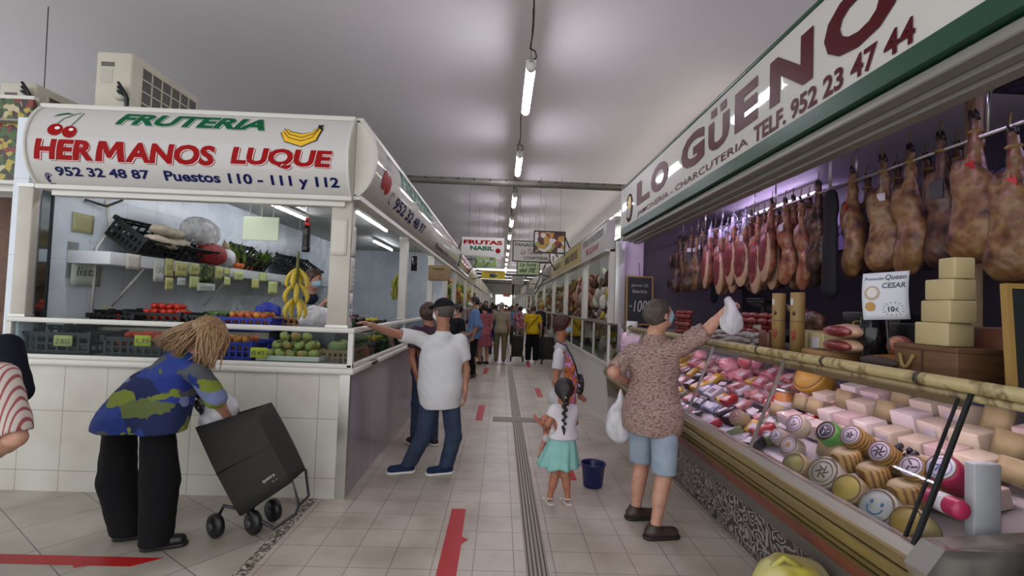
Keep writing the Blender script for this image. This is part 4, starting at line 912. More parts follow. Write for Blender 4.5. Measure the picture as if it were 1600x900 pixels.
M_tom = mat('tomato_red', '#b3231a', .25, col2='#c63a22', vscale=9); M_gtom = mat('green_tomato', '#8d9a50', .35, ramp=[(.35, '#a8a860'), (.52, '#8a9a4e'), (.68, '#b0744a')], vscale=9)
M_peach = mat('peach_red', '#b0432c', .5, ramp=[(.35, '#a8342a'), (.6, '#c98a3c')], vscale=9); M_pepper = mat('pepper_red', '#a3181a', .25); M_melon = mat('melon_yellow', '#c2a92c', .5, var=.15, vscale=20); M_orange = mat('orange_skin', '#c8641c', .45, bump=.3, bscale=200)
M_avoc = mat('courgette_green', '#3c5a2c', .45, col2='#5a7a3c', vscale=14)
used = {}
def scatter(proto, spots, first, labf=None, group=None, rnd=random.Random(2), sc=(.86, 1.0)):
    for i, p in enumerate(spots):
        rot = (rnd.uniform(-.7, .7), rnd.uniform(-.7, .7), rnd.uniform(0, 6.28)); k = rnd.uniform(*sc)
        if first and not used.get(proto.name): used[proto.name] = 1; proto.location = p; proto.rotation_euler = rot; o = proto
        else: o = dup(proto, p, rot, k)
        if group: o['group'] = group
        if labf: o['label'] = labf
def heap(c, w, dd, z, r, layers=2, rnd=random.Random(5), tilt=0.0):
    out = []
    for l in range(layers):
        nx = max(1, int((w-.04)/(2*r))-l); ny = max(1, int((dd-.04)/(2*r))-l)
        for i in range(nx):
            for j in range(ny):
                x = c[0]+(i-(nx-1)/2)*2*r+rnd.uniform(-.006, .006); y = c[1]+(j-(ny-1)/2)*2*r+rnd.uniform(-.006, .006)
                out.append((x, y, z+r+l*r*1.45+(y-c[1])*tilt))
    return out
tomato = fruit_proto('tomato', M_tom, .037, (1, 1, .85), M_stem, 'red tomato heaped in the black crate', 'tomato', 'red tomatoes')
gtom = fruit_proto('green_tomato', M_gtom, .046, (1, 1, .82), M_stem, 'greenish salad tomato heaped in the white tray', 'tomato', 'green tomatoes', 1)
peach = fruit_proto('peach', M_peach, .036, (1, 1, .95), M_stem, 'reddish peach', 'peach', 'peaches')
CT = 1.042
# sloping display board carrying the crates
bd_ = MB().prism([(FY+.08, 1.045), (FY+.62, 1.045), (FY+.62, 1.13), (FY+.08, 1.06)], Matrix(((0, 0, 1, SX+.02), (1, 0, 0, 0), (0, 1, 0, 0), (0, 0, 0, 1))), 2.5).build('display_board', mat('display_metal', '#8d9092', .35, .5))
tag(bd_, 'sloping metal display board inside the fruit counter', 'display board')
step = MB().rbox(SX+.02, LX-.95, FY+.62, FY+1.15, 1.045, 1.27, .01).build('display_step', mat('step_dark', '#3a3c3e', .5)); tag(step, 'raised display step behind the sloping board of the fruit counter', 'display step')
MB().box(SX+.02, LX-.95, FY+.615, FY+.62, 1.05, 1.26).build('front_sheet', mat('case_back_pale', '#8c8470', 0.5), step)
def put(u, v, Y, z): p = at(u, v, Y); return (p.x, Y, z)
BZ = 1.075
def crate_of(u, v, Y, z, w, dd, h, m, lab, proto=None, r=.04, layers=2, plab=None, group=None, rz=0, cg=None, fill=.45):
    p = put(u, v, Y, z); c = crate(p, w, dd, h, m, rz, 0, 0, lab, group=cg)
    if proto is not None:
        sp = heap(p, w, dd, z+h*fill, r, layers); scatter(proto, sp, True, plab, group)
    return p
crate_of(112, 535, 4.22, BZ, .60, .36, .17, M_crate, 'long black crate behind the glass at the left end of the fruit counter', None)
crate_of(85, 520, 4.40, 1.12, .5, .3, .17, M_crate, 'black crate tilted against the tiled wall at the left end', None)
crate_of(232, 535, 4.22, BZ, .46, .36, .15, M_crate, 'black crate of red tomatoes behind the glass left of the bending woman', tomato, .037, 2, 'red tomato in the lower crate behind the glass', 'tomatoes in the lower crate')
crate_of(155, 490, 4.90, 1.275, .52, .36, .14, M_crate, 'black crate with a yellow melon and red peppers on the raised step', None)
crate_of(190, 496, 4.70, 1.275, .40, .24, .10, M_crate, 'low empty black crate in front of the yellow melon', None)
crate_of(262, 495, 4.86, 1.275, .50, .40, .13, M_crate, 'black crate of tomatoes on the raised step behind the rail', tomato, .037, 3, 'red tomato in the upper crate behind the rail', 'tomatoes in the upper crate', fill=.35)
crate_of(338, 500, 4.86, 1.275, .36, .36, .12, M_crate, 'black crate of courgettes right of the upper tomatoes', None)
crate_of(372, 540, 4.22, BZ, .40, .36, .14, M_crateb, 'blue crate of peaches behind the glass right of the woman', peach, .036, 2, 'reddish peach in the lower blue crate', 'peaches in the lower blue crate')
crate_of(395, 505, 4.72, 1.275, .50, .36, .12, M_crateb, 'blue crate of peaches on the raised step', peach, .036, 2, 'reddish peach in the upper blue crate', 'peaches in the upper blue crate')
crate_of(448, 496, 4.95, 1.275, .42, .32, .13, M_card, 'brown cardboard tray beside the blue crate', tomato, .037, 1, 'tomato in the brown cardboard tray', 'tomatoes in the cardboard tray')
p = put(418, 480, 4.98, 1.40)
fl = solid(MB().grid([[(p[0]-.12+.26*i/6, p[1]+.02*math.sin(i), 1.39+.10*j/4+.05*math.sin(PI*i/6)) for i in range(7)] for j in range(5)]).build('cardboard_flap', M_crateb), .006); tag(fl, 'torn blue cardboard flap sticking up from the peach crates', 'cardboard')
# white tray of green tomatoes
p = put(462, 548, 4.20, BZ); tr = MB().box(-.25, .25, -.15, .15, 0, .008).build('fruit_tray', mat('tray_white', '#c9c7bf', .5)); tr.location = p; tag(tr, 'white tray heaped with green tomatoes at the right end of the glass front', 'tray')
MB().box(-.25, .25, -.156, -.15, 0, .04).box(-.25, .25, .15, .156, 0, .04).box(-.256, -.25, -.156, .156, 0, .04).box(.25, .256, -.156, .156, 0, .04).build('rim', MATS['tray_white'], tr)
scatter(gtom, heap(p, .50, .32, BZ+.008, .046, 3), True, 'green tomato heaped in the white tray behind the glass', 'green tomatoes in the white tray')
# melon, peppers, courgettes
p = put(167, 485, 4.85, 1.37); o = fruit_proto('melon', M_melon, .075, (1.1, 1, .85), None, 'yellow melon in a black crate at the left', 'melon', None); o.location = p
pep = fruit_proto('red_pepper', M_pepper, .045, (1, .9, 1.1), M_stem, 'red pepper beside the yellow melon', 'pepper', 'red peppers', 1)
scatter(pep, [put(189, 490, 4.9, 1.36), put(182, 492, 4.8, 1.34), put(150, 492, 4.8, 1.33)], True)
cg_ = MB().tube([(-.10, 0, 0), (-.08, 0, .0), (.07, .005, 0), (.10, .01, .0)], [.008, .022, .026, .012], 10).build('courgette', M_avoc); tag(cg_, 'green courgette lying in the crate behind the rail', 'courgette', 'courgettes')
for i in range(12):
    q = put(326+4*(i % 6), 496, 4.76+.05*(i % 4), 1.355+.03*(i//4)); (cg_ if i == 0 else dup(cg_)).location = q
    (cg_ if i == 0 else COL.objects[-1]).rotation_euler = (0, 0, .3*i)
# crates with greens further inside, on a second island
isl = MB().rbox(-3.3, -1.95, 7.0, 9.5, 0, 1.12, .01).build('display_island', mat('island_grey', '#77787a', .5)); tag(isl, 'grey display island further inside the fruit stall', 'display island'); MB().box(-3.32, -1.93, 6.98, 9.52, 1.10, 1.13).build('top_board', M_whitealu, isl)
rnd = random.Random(4)
kinds = [('lemon', mat('lemon_yellow', '#b8a52c', .4), .04), ('lettuce', mat('lettuce_green', '#5a7a34', .6, var=.4, vscale=30, bump=.8, bscale=40), .09), ('aubergine', mat('aubergine_dark', '#2a1c2e', .3), .05), ('apple', mat('apple_red', '#8f2a26', .3), .04), ('artichoke', mat('artichoke_green', '#4f6240', .6, bump=.6), .05)]
for k in range(8):
    x = -3.05+.46*(k % 3); y = 7.3+.62*(k//3); nm, m_, r_ = kinds[k % 5]
    crate((x, y, 1.13), .42, .5, .14, M_crate, 0, 0, 0, 'black crate of %ss on the inner display island%s' % (nm, ', farther one' if k >= 5 else ''))
    pr_ = fruit_proto(nm, m_, r_, (1, 1, .9), M_stem, '%s in a crate on the inner display island' % nm, nm, '%ss on the island' % nm)
    scatter(pr_, heap((x, y, 0), .40, .46, 1.13+.05, r_, 2), True)
# shelf along the left wall with goods and notes
sh_ = MB().rbox(SX, -3.48, 4.38, 10.6, 1.83, 1.945, .006).build('wall_shelf', mat('shelf_white', '#cfd2d4', .35)); tag(sh_, 'long white shelf on the left wall of the fruit stall hung with price notes', 'shelf')
for y in (4.9, 6.4, 8.0, 9.6): MB().tube([(SX+.01, y, 1.45), (-3.55, y, 1.83)], .012, 6).build('bracket', M_whitealu, sh_)
def tcrate(Y, lab, m=M_crate, h=.2, w=.55, tilt=.6, z=1.95, dz=0): return crate((-3.66, Y, z+.155*math.sin(tilt)+dz), .36, w, h, m, 0, 0, tilt, lab)
tcrate(4.98, 'black crate tilted on the wall shelf holding bags of pale goods'); tcrate(5.58, 'second tilted black crate on the wall shelf by the red net bag'); tcrate(8.3, 'black crate tilted near the far end of the wall shelf'); tcrate(9.0, 'farthest tilted black crate on the wall shelf'); tcrate(6.95, 'black crate behind the green leaves on the wall shelf')
def bag_shape(name, loc, r, m, lab, seed=0, extra=None):
    rn = random.Random(seed); S = SDF(.012); S.ell((0, 0, r[2]), r, k=.04)
    for i in range(5): S.ell((rn.uniform(-.5, .5)*r[0], rn.uniform(-.5, .5)*r[1], r[2]*(1+rn.uniform(-.4, .5))), (r[0]*.55, r[1]*.55, r[2]*.6), k=.03)
    S.noise(.008, 20); o = S.build(name, m); o.location = loc; return tag(o, lab, 'bag')
M_plas = film('clear_film', '#c9c6c2', .55); M_beige = mat('beige_goods', '#c4b8a4', .6, bump=.8, bscale=30, var=.3, vscale=20); M_net = mat('red_net', '#a81c22', .5, bump=.9, bscale=120, var=.4, vscale=60)
for i, (yy, zz) in enumerate([(4.90, 2.06), (5.08, 2.05), (4.98, 2.17), (5.16, 2.16), (5.24, 2.06)]):
    bag_shape('goods_bag', (-3.46, yy, zz), (.07, .15, .055), M_beige, 'pale lumpy bag in the tilted crate, %s' % ['lower left', 'lower middle', 'upper left', 'upper right', 'lower right'][i], i)
bag_shape('net_bag', (-3.50, 5.92, 1.95), (.11, .26, .13), M_net, 'red net bag of vegetables on the wall shelf', 7)
bag_shape('film_bag', (-3.52, 5.72, 2.15), (.12, .34, .17), M_plas, 'big clear plastic bag lying above the red net bag', 8)
bag_shape('white_bag', (-3.50, 6.25, 1.95), (.08, .12, .11), mat('white_plastic', '#c8c8cc', .3), 'small white bag next to the red net bag', 9)
cb_ = solid(MB().grid([[(-3.62+.10*j/3, 6.2+.45*i/5, 1.95+.30*(1-i/5)*(j/3)+.04) for i in range(6)] for j in range(4)]).build('cardboard_sheet', M_card), .01); tag(cb_, 'bent sheet of brown cardboard on the wall shelf', 'cardboard')
lf = MB(); rnd = random.Random(8)
for i in range(60):
    c0 = Vector((-3.6+rnd.uniform(-.08, .12), 6.9+rnd.uniform(-.3, .5), 1.97+rnd.uniform(0, .12))); dd = Vector((rnd.uniform(-.1, .8), rnd.uniform(-.9, .9), rnd.uniform(.2, 1))).normalized()*rnd.uniform(.16, .34); sd = dd.cross(Vector((0, 0, 1))).normalized()*.03
    lf.add([c0, c0+dd*.5+sd+Vector((0, 0, .01)), c0+dd, c0+dd*.5-sd], [(0, 1, 2, 3)])
o = lf.build('leafy_greens', mat('leaf_green', '#43612c', .5, col2='#6f8a3c', vscale=9)); tag(o, 'bunch of green leafy vegetables on the wall shelf', 'vegetables')
for i in range(4):
    o = fruit_proto('orange', M_orange, .045, (1, 1, 1), None, 'orange among the leafy vegetables on the wall shelf', 'orange', 'oranges on the wall shelf'); o.location = (-3.52, 6.5+.11*i, 1.99)
# price notes
M_note = mat('note_yellow', '#c3c27a', .7); M_notew = mat('note_white', '#c6c9c4', .7); M_noteg = mat('note_green', '#c7d08a', .7); M_pencil = mat('note_ink', '#5a5c4c', .7)
def note_wall(u0, u1, v0, v1, X, m, lab, tilt=0, txt=None, ink=M_pencil):
    a = atx(u0, (v0+v1)/2, X); b = atx(u1, (v0+v1)/2, X); zt = atx((u0+u1)/2, v0, X).z; zb = atx((u0+u1)/2, v1, X).z
    rows = [[(X+.004*math.sin(2.5*i)*(j/4), a.y+(b.y-a.y)*i/4, zt+(zb-zt)*j/4) for i in range(5)] for j in range(5)]
    o = solid(MB().grid(rows).build('price_note', m), .0015); tag(o, lab, 'note')
    if txt: write('handwriting', txt, ink, lambda y, z, l: (X+.006+l, y, z), a.y+(b.y-a.y)*.15, a.y+(b.y-a.y)*.85, zb+(zt-zb)*.35, zb+(zt-zb)*.65, o, shear=.2)
    return o
NT = [(197, 220, 397, 421, MATS['beige_paper'], 'beige price note at the near end of the wall shelf', None), (240, 257, 404, 440, M_notew, 'tall white note on the wall shelf front', '1,50'), (258, 271, 404, 432, M_note, 'yellow note right of the tall white note', '2,20'),
      (258, 271, 434, 453, M_note, 'lower yellow note under the first yellow one', '1,80'), (274, 293, 410, 432, M_note, 'yellow note in the middle left of the shelf front', '3,40'), (277, 290, 434, 446, M_notew, 'small white note hanging low under the shelf', '1,20'), (296, 311, 412, 430, M_note, 'yellow note left of the olive picture', '2,40'),
      (296, 311, 432, 450, M_noteg, 'greenish note below the yellow one left of the olive picture', None), (336, 348, 417, 436, M_note, 'yellow note right of the olive picture', '1,90'), (350, 360, 419, 430, M_note, 'small yellow note further right of the olive picture', None),
      (350, 360, 433, 446, M_noteg, 'small greenish note below another further right', None), (366, 380, 424, 438, M_noteg, 'greenish note above the crates behind the rail', '2,60'), (393, 405, 436, 451, M_note, 'yellow note hanging lower near the far crates', None), (405, 417, 426, 440, M_noteg, 'greenish note under the leafy vegetables', None), (419, 434, 440, 460, M_noteg, 'larger greenish note near the bananas', None), (440, 447, 431, 446, M_notew, 'thin white note beside the bananas', None)]
for u0, u1, v0, v1, m, lab, tx in NT: note_wall(u0, u1, v0, v1, -3.470, m, lab, 0, tx)
o = note_wall(313, 335, 412, 442, -3.468, mat('olive_photo', '#3c4a24', .5, kind='voronoi', vscale=40, ramp=[(0, '#26301a'), (.4, '#7d8a34'), (.7, '#3d4c22')]), 'small picture of green olives hanging on the shelf front'); note_wall(308, 336, 443, 455, -3.468, M_notew, 'white printed strip under the olive picture', 0, 'aceitunas')
note_wall(113, 147, 334, 364, -3.850, mat('note_beige', '#a8a67e', .7), 'plain beige note stuck high on the tiled wall')
o = note_wall(111, 158, 402, 447, -3.835, mat('note_grey', '#c2cdc0', .7), 'large handwritten sheet on a clipboard on the tiled wall', 0, 'lista'); a = atx(106, 395, -3.85)
MB().box(-3.86, -3.845, a.y, a.y+.10, 1.70, 2.02).build('clipboard', mat('clip_grey', '#8a8f8c', .5), o)
# front notes on the crates
def note_front(u0, u1, v0, v1, Y, m, lab, txt, ink=M_pencil):
    a = at(u0, (v0+v1)/2, Y); b = at(u1, (v0+v1)/2, Y); zt = at((u0+u1)/2, v0, Y).z; zb = at((u0+u1)/2, v1, Y).z
    o = solid(MB().grid([[(a.x+(b.x-a.x)*i/3, Y+.003*math.sin(2*i), zt+(zb-zt)*j/3) for i in range(4)] for j in range(4)]).build('price_card', m), .0015); tag(o, lab, 'price card')
    write('handwriting', txt, ink, lambda x, z, l: (x, Y-.006-l, z), a.x+(b.x-a.x)*.1, a.x+(b.x-a.x)*.9, zb+(zt-zb)*.2, zb+(zt-zb)*.7, o, shear=.2, bold=.01); return o
M_cardy = mat('card_yellow', '#c3c43e', .6)
note_front(84, 113, 524, 541, 4.02, mat('card_pale', '#b9b870', .6), 'pale price card on the left black crate behind the glass', '2 KG'); note_front(210, 236, 524, 541, 4.02, M_cardy, 'yellow price card on the tomato crate behind the glass', '1,35'); note_front(391, 417, 543, 559, 4.02, M_cardy, 'yellow 0,45 price card beside the green tomatoes', '0,45')
write('handwriting', 'San Jose', MATS['note_white'], lambda x, z, l: (x, 4.034-l, z), at(366, 540, 4.03).x, at(386, 540, 4.03).x, 1.12, 1.15, bpy.data.objects['produce_crate.007'], shear=.2) if False else None
# hanging sign, bottle, bananas, bag
a = at(381, 338, 4.32); b = at(435, 377, 4.32); hs = empty('hanging_board', ((a.x+b.x)/2, 4.32, b.z), 0, 'pale green board hanging by three straps inside the front window', 'board'); w_ = (b.x-a.x)/2; h_ = a.z-b.z
MB().rbox(-w_, w_, -.01, .01, 0, h_, .006).build('board', mat('pale_board', '#cfdcc0', .5), hs)
for q in (-.5, 0, .5): MB().tube([(q*w_*1.3, 0, h_), (q*w_*1.3, 0, 2.86-b.z)], .006, 6).build('strap', M_whitealu, hs)
p = at(480, 345, 4.2); bo = MB().lathe([(0, -.27), (.030, -.27), (.034, -.25), (.034, -.22), (.031, -.215), (.034, -.19), (.031, -.185), (.034, -.16), (.031, -.155), (.034, -.13), (.031, -.125), (.034, -.10), (.030, -.06), (.016, -.03), (.014, -.005), (0, -.005)], (0, 0, 0), n=18).build('hanging_bottle', mat('dark_bottle', '#1c1416', .12), None); bo.location = p; tag(bo, 'dark ribbed bottle with red cap hanging on a string by the corner post', 'bottle')
MB().lathe([(0, -.006), (.017, -.006), (.017, .022), (0, .022)], n=14).build('cap', mat('cap_red', '#b02420', .4), bo); MB().sphere((.012, -.012, -.03), .03, 10, 6, (1, .5, .6)).build('ribbon', MATS['cap_red'], bo)
MB().tube([(-.02, 0, -.03), (0, 0, .12), (0, 0, 2.85-p.z)], .0025, 5).tube([(.02, 0, -.03), (0, 0, .12)], .0025, 5).build('string', M_whitealu, bo)
M_ban = mat('banana_skin', '#b89a2e', .5, ramp=[(.35, '#c4a832'), (.6, '#b09a30'), (.75, '#8a8a30')], vscale=8)
def banana_bunch(loc, n, lab, L_=.20, cat='bananas', m=M_ban, rr=.019, tiers=2):
    r = empty('banana_bunch', loc, 0, lab, cat)
    MB().tube([(0, 0, .14), (0, 0, .0), (0, 0, -.10*tiers)], [.010, .016, .010], 8).build('stalk', mat('banana_stalk', '#5a5a26', .6), r)
    MB().tube([(0, 0, .14), (0, 0, 2.85-loc[2])], .002, 5).build('string', M_whitealu, r)
    k = 0
    for t in range(tiers):
        for i in range(n):
            a = 2*PI*i/n+.4*t; o = Vector((math.cos(a), math.sin(a), 0)); pts = []
            for q in range(7):
                s = q/6; pts.append(o*(.015+.075*math.sin(s*2.2))+Vector((0, 0, -.13*t-.01-L_*s*.95)))
            MB().tube(pts, [.007, rr*.8, rr, rr*1.02, rr, rr*.75, .006], 8).build('banana', m, r); k += 1
    return r
p = at(466, 400, 4.32); banana_bunch((p.x, p.y, p.z-.10), 4, 'bananas hanging in a twisted bunch behind the front window by the corner post', .19, tiers=3, rr=.021)
p = at(627, 440, 6.4); banana_bunch((-1.36, 6.5, 1.98), 8, 'greener banana bunch hanging in the aisle window beside the white post', .24, m=mat('banana_green', '#98962c', .5, var=.25, vscale=7), tiers=2)
p = put(486, 490, 4.65, 1.30); 
bs = MB().rbox(-1.88, -1.48, FY+.45, FY+1.0, 1.042, 1.30, .01).build('display_step', MATS['step_dark']); tag(bs, 'dark block at the corner that carries the white plastic bag', 'display step')
bag_shape('plastic_bag', (p[0]+.05, p[1], 1.302), (.17, .14, .11), bagfilm2 if False else film('bag_film', '#dcdade', .75), 'bulky white plastic bag of fruit behind the corner post', 21)
# scale and things on the aisle side
rnd = random.Random(14)
for i, (y, m, lab, pr_) in enumerate([(4.42, M_card, 'cardboard tray of pale cabbages just inside the aisle side glass', 'cabbage'), (4.95, M_crate, 'black crate of courgettes along the aisle side glass', 'cucumber'), (5.5, M_crateg, 'green crate of lemons along the aisle side glass', 'lemon'), (6.05, M_crate, 'black crate of green vegetables along the aisle side glass', 'pepper'), (7.0, M_crate, 'black crate of red fruit along the aisle side behind the man in white', 'apple')]):
    crate((-1.44, y, CT), .34, .46, .12, m, 0, 0, 0, lab)
    mm = {'cabbage': mat('cabbage_pale', '#9aa86a', .6, var=.3, vscale=14, bump=.5), 'cucumber': M_avoc, 'lemon': mat('lemon_yellow', '#b8a52c', .4), 'pepper': mat('pepper_green', '#3f6a2c', .3), 'apple': mat('apple_red', '#8f2a26', .3)}[pr_]
    q = fruit_proto(pr_, mm, {'cabbage': .075, 'cucumber': .04, 'lemon': .036, 'pepper': .042, 'apple': .037}[pr_], (1, 1.25 if pr_ == 'cucumber' else 1, .9), M_stem, '%s in the crate along the aisle side glass' % pr_, pr_, '%ss by the aisle glass' % pr_)
    rr = {'cabbage': .075, 'cucumber': .045, 'lemon': .036, 'pepper': .042, 'apple': .037}[pr_]; scatter(q, heap((-1.44, y, 0), .33, .45, CT+.05, rr, 2 if pr_ != 'cabbage' else 1), True)
for i, (y, x, m, lab) in enumerate([(4.35, -1.85, film('bag_film', '#dcdade', .75), 'crumpled white bag on the scale side of the corner'), (5.2, -1.85, film('bag_film', '#dcdade', .75), 'heap of white plastic bags behind the aisle crates'), (4.9, -1.95, mat('dark_wrap', '#23242c', .4), 'dark wrapped bundle behind the aisle crates')]):
    ps = MB().rbox(x-.16, x+.16, y-.2, y+.2, 1.0, 1.12, .01)
    if i: o = ps.build('goods_box', M_card); tag(o, ['', 'cardboard box under the heap of white bags', 'cardboard box under the dark bundle'][i], 'box')
    if i: bag_shape('wrapped_bundle', (x, y, 1.122), (.14, .18, .10), m, lab, 30+i)
# white cold-room doors seen at the back
for k, y in enumerate((7.2, 9.2)):
    o = MB().rbox(SX+.002, SX+.05, y, y+1.6, .1, 1.44, .01).build('cold_door', mat('cold_white', '#c9d6de', .3)); tag(o, ['white cold-room door under the far end of the wall shelf', 'second white cold-room door at the back of the stall'][k], 'door')
    MB().rbox(SX+.05, SX+.09, y+.12, y+.16, 1.0, 1.3, .01).build('handle', M_steel, o)
cabl = MB().tube([(SX+.03, 4.78, 2.8), (SX+.04, 4.72, 2.5), (SX+.03, 4.80, 2.2), (SX+.03, 4.66, 2.0), (SX+.03, 4.64, 1.3)], .012, 7).build('wall_cable', M_whitealu); tag(cabl, 'loose white cable running down the tiled wall by the shelf', 'cable')
MB().tube([(SX+.03, 4.5, 2.42), (SX+.06, 4.7, 2.40), (SX+.05, 4.9, 2.5)], .012, 6).build('branch', M_dark, cabl)
# brown wooden box sign near the far end of the aisle window
pb = empty('wooden_box', (-1.10, 8.50, 1.98), 0, 'brown wooden box fixed to the far post of the fruit stall', 'box'); MB().rbox(-.18, .18, -.10, .10, 0, .26, .01).build('body', M_card, pb); MB().tube([(-.1, -.11, .2), (.1, -.11, .2)], .008, 6).build('handle', M_dark, pb)
bq = MB().tube([(0, 0, 0), (0, 0, .24)], .05, 10).build('hanging_bottle', mat('dark_bottle', '#1c1416', .12)); bq.location = (-1.45, 8.0, 2.1); tag(bq, 'dark bottle hanging in the aisle window beyond the white post', 'bottle'); MB().tube([(0, 0, .24), (0, 0, .74)], .003, 5).build('string', M_dark, bq)
# trolley
M_tb = mat('trolley_fabric', '#26231f', .75, bump=.3, bscale=200)
tr = empty('shopping_trolley', (-1.70, 3.40, 0), 0, 'black two-wheeled shopping trolley tilted in front of the tiled counter', 'shopping trolley')
T0 = Vector((-1.70, 3.40, 0)); pt = lambda u, v, y: Vector(at(u, v, y))-T0
tl, trr, bl, brr = pt(305, 668, 3.32), pt(398, 640, 3.32), pt(374, 806, 3.32), pt(455, 752, 3.32); dp = Vector((0, .24, 0))
rows = []
for i in range(9):
    q = i/8; l = tl.lerp(bl, q); r = trr.lerp(brr, q); row = []
    for (a, bb) in ((0, 0), (.5, 0), (1, 0), (1, .5), (1, 1), (.5, 1), (0, 1), (0, .5)):
        p = l.lerp(r, a)+dp*bb; bul = .018*math.sin(PI*q)
        p += Vector((0, (-bul if bb == 0 else (bul if bb == 1 else 0)), 0)); row.append(p)
    rows.append(row)
tb = MB().grid(rows, True, True); k0 = len(tb.v); tb.add(rows[-1], [tuple(range(8))]); tbo = tb.build('bag', M_tb, tr); bevel(tbo, .006); solid(tbo, .006)
fl_l, fl_r = tl.lerp(bl, .50), trr.lerp(brr, .40)
MB().tube([tl.lerp(bl, .52)+Vector((0, -.022, 0)), trr.lerp(brr, .48)+Vector((0, -.022, 0))], .004, 6).build('seam', M_black, tr)
pc = bl.lerp(brr, .62)+(tl-bl)*.13; xd_ = (brr-bl).normalized(); yd_ = (tl-bl).normalized()
write('letters', 'quatro', mat('logo_silver', '#a3a3a6', .5), lambda x, y, l: pc+xd_*x+yd_*y*.9+Vector((0, -.014-l, 0)), -.01, .085, 0, .03, tr, bold=.02)
write('letters', 'n.1', MATS['logo_silver'], lambda x, y, l: pc+xd_*x+yd_*y*.9+Vector((0, -.014-l, 0)), .05, .085, -.025, -.012, tr)
M_fr = mat('trolley_frame', '#3b3a3c', .35, .6)
MB().tube([bl+Vector((0, .02, 0)), brr+Vector((0, .02, 0)), pt(467, 790, 3.34), pt(462, 803, 3.34), pt(428, 826, 3.34), pt(410, 815, 3.34), pt(385, 795, 3.34)], .011, 8).tube([brr+dp, pt(467, 790, 3.34)+dp*.7, pt(467, 790, 3.34)], .010, 8).build('frame', M_fr, tr)
MB().tube([bl+Vector((-.01, .03, .03)), pt(350, 790, 3.34), pt(338, 812, 3.33)], .012, 8).tube([bl+dp+Vector((-.01, 0, .03)), pt(390, 812, 3.36)], .012, 8).build('axle_arm', M_fr, tr)
for i, (u, v, y) in enumerate([(337, 815, 3.30), (396, 813, 3.36), (427, 791, 3.56)]):
    c = pt(u, v, y); c.z = .078; ax_ = Vector((.5, .85, 0)).normalized()
    w = MB().lathe([(0, -.028), (.06, -.028), (.076, -.018), (.078, 0), (.076, .018), (.06, .028), (0, .028)], c, ax_, 24).build('wheel', M_black, tr); MB().lathe([(0, 0), (.028, 0), (.024, .012), (0, .014)], c-ax_*.030, -ax_, 14).build('hub', mat('hub_grey', '#3a3a3c', .5), w)
S = SDF(.009); cc = T0+tl.lerp(trr, .35)+dp*.5; S.ell(cc+Vector((-.03, 0, .05)), (.11, .10, .11), k=.04); S.ell(cc+Vector((-.07, -.02, -.02)), (.10, .08, .07), k=.04); S.noise(.008, 25)
o = S.build('plastic_bag', mat('white_plastic', '#c8c8cc', .3)); tag(o, 'white plastic bag peeking out of the open shopping trolley', 'bag')
S = SDF(.009); cc = T0+trr.lerp(tl, .85)+dp*.4; S.cap(cc+Vector((-.10, 0, .12)), cc+Vector((.06, .0, -.05)), .035, .05, .03); S.noise(.006, 30)
o = S.build('net_bag', mat('black_net', '#2a2a2a', .6, kind='voronoi', vscale=60, ramp=[(0, '#1a1a1a'), (.6, '#6a6a68')])); tag(o, 'dark netted handle flap beside the white bag in the trolley', 'bag')
# bucket
bk = MB().lathe([(0, .004), (.078, .004), (.082, .0), (.088, .02), (.103, .19), (.112, .195), (.112, .21), (.106, .21), (.098, .19), (.083, .02), (0, .012)], n=32).build('bucket', mat('bucket_blue', '#151d52', .3)); bk.location = (.885, 4.42, 0); tag(bk, 'dark blue plastic bucket standing on the floor', 'bucket')
MB().tube([(.113*math.cos(a), .113*math.sin(a), .185-.06*math.sin(a)) for a in [PI*i/14 for i in range(15)]], .003, 5).build('handle', M_steel, bk)
# stroller and trolleys of far shoppers
def cart(x, y, m, lab):
    r = empty('shopping_trolley', (x, y, 0), 0, lab, 'shopping trolley'); MB().rbox(-.16, .16, -.12, .12, .14, .75, .04).build('bag', m, r); MB().tube([(-.13, -.13, .1), (-.13, -.15, .98), (.13, -.15, .98), (.13, -.13, .1)], .011, 6).build('frame', M_fr, r)
    for s in (-1, 1): MB().lathe([(0, -.02), (.09, -.02), (.09, .02), (0, .02)], (s*.17, -.08, .09), (1, 0, 0), 16).build('wheel', M_black, r)
cart(.50, 13.95, M_tb, 'black shopping trolley left of the woman in yellow'); cart(1.34, 13.5, M_tb, 'dark shopping trolley right of the woman in yellow'); cart(-.62, 13.3, mat('cart_grey', '#77767a', .6), 'grey shopping trolley left of the man in khaki trousers')
# yellow carrier bag at the bottom right
S = SDF(.01); S.ell((0, 0, .14), (.16, .13, .14), k=.04); S.ell((.02, 0, .22), (.17, .11, .08), k=.04); S.noise(.009, 22).plane((0, 0, .002), (0, 0, -1)).plane((0, 0, .285), (0, 0, 1)); o = S.build('carrier_bag', mat('bag_yellow', '#b3a92a', .45, col2='#c9c3a0', vscale=4)); o.location = (1.47, 2.42, 0); o.scale = (1.05, 1.05, 1.36); tag(o, 'yellow carrier bag on the floor at the foot of the display case', 'bag')
MB().tube([(-.10, -.03, .27), (-.05, -.04, .31), (.04, -.05, .27)], .012, 6).build('handle', MATS['bag_yellow'], o)
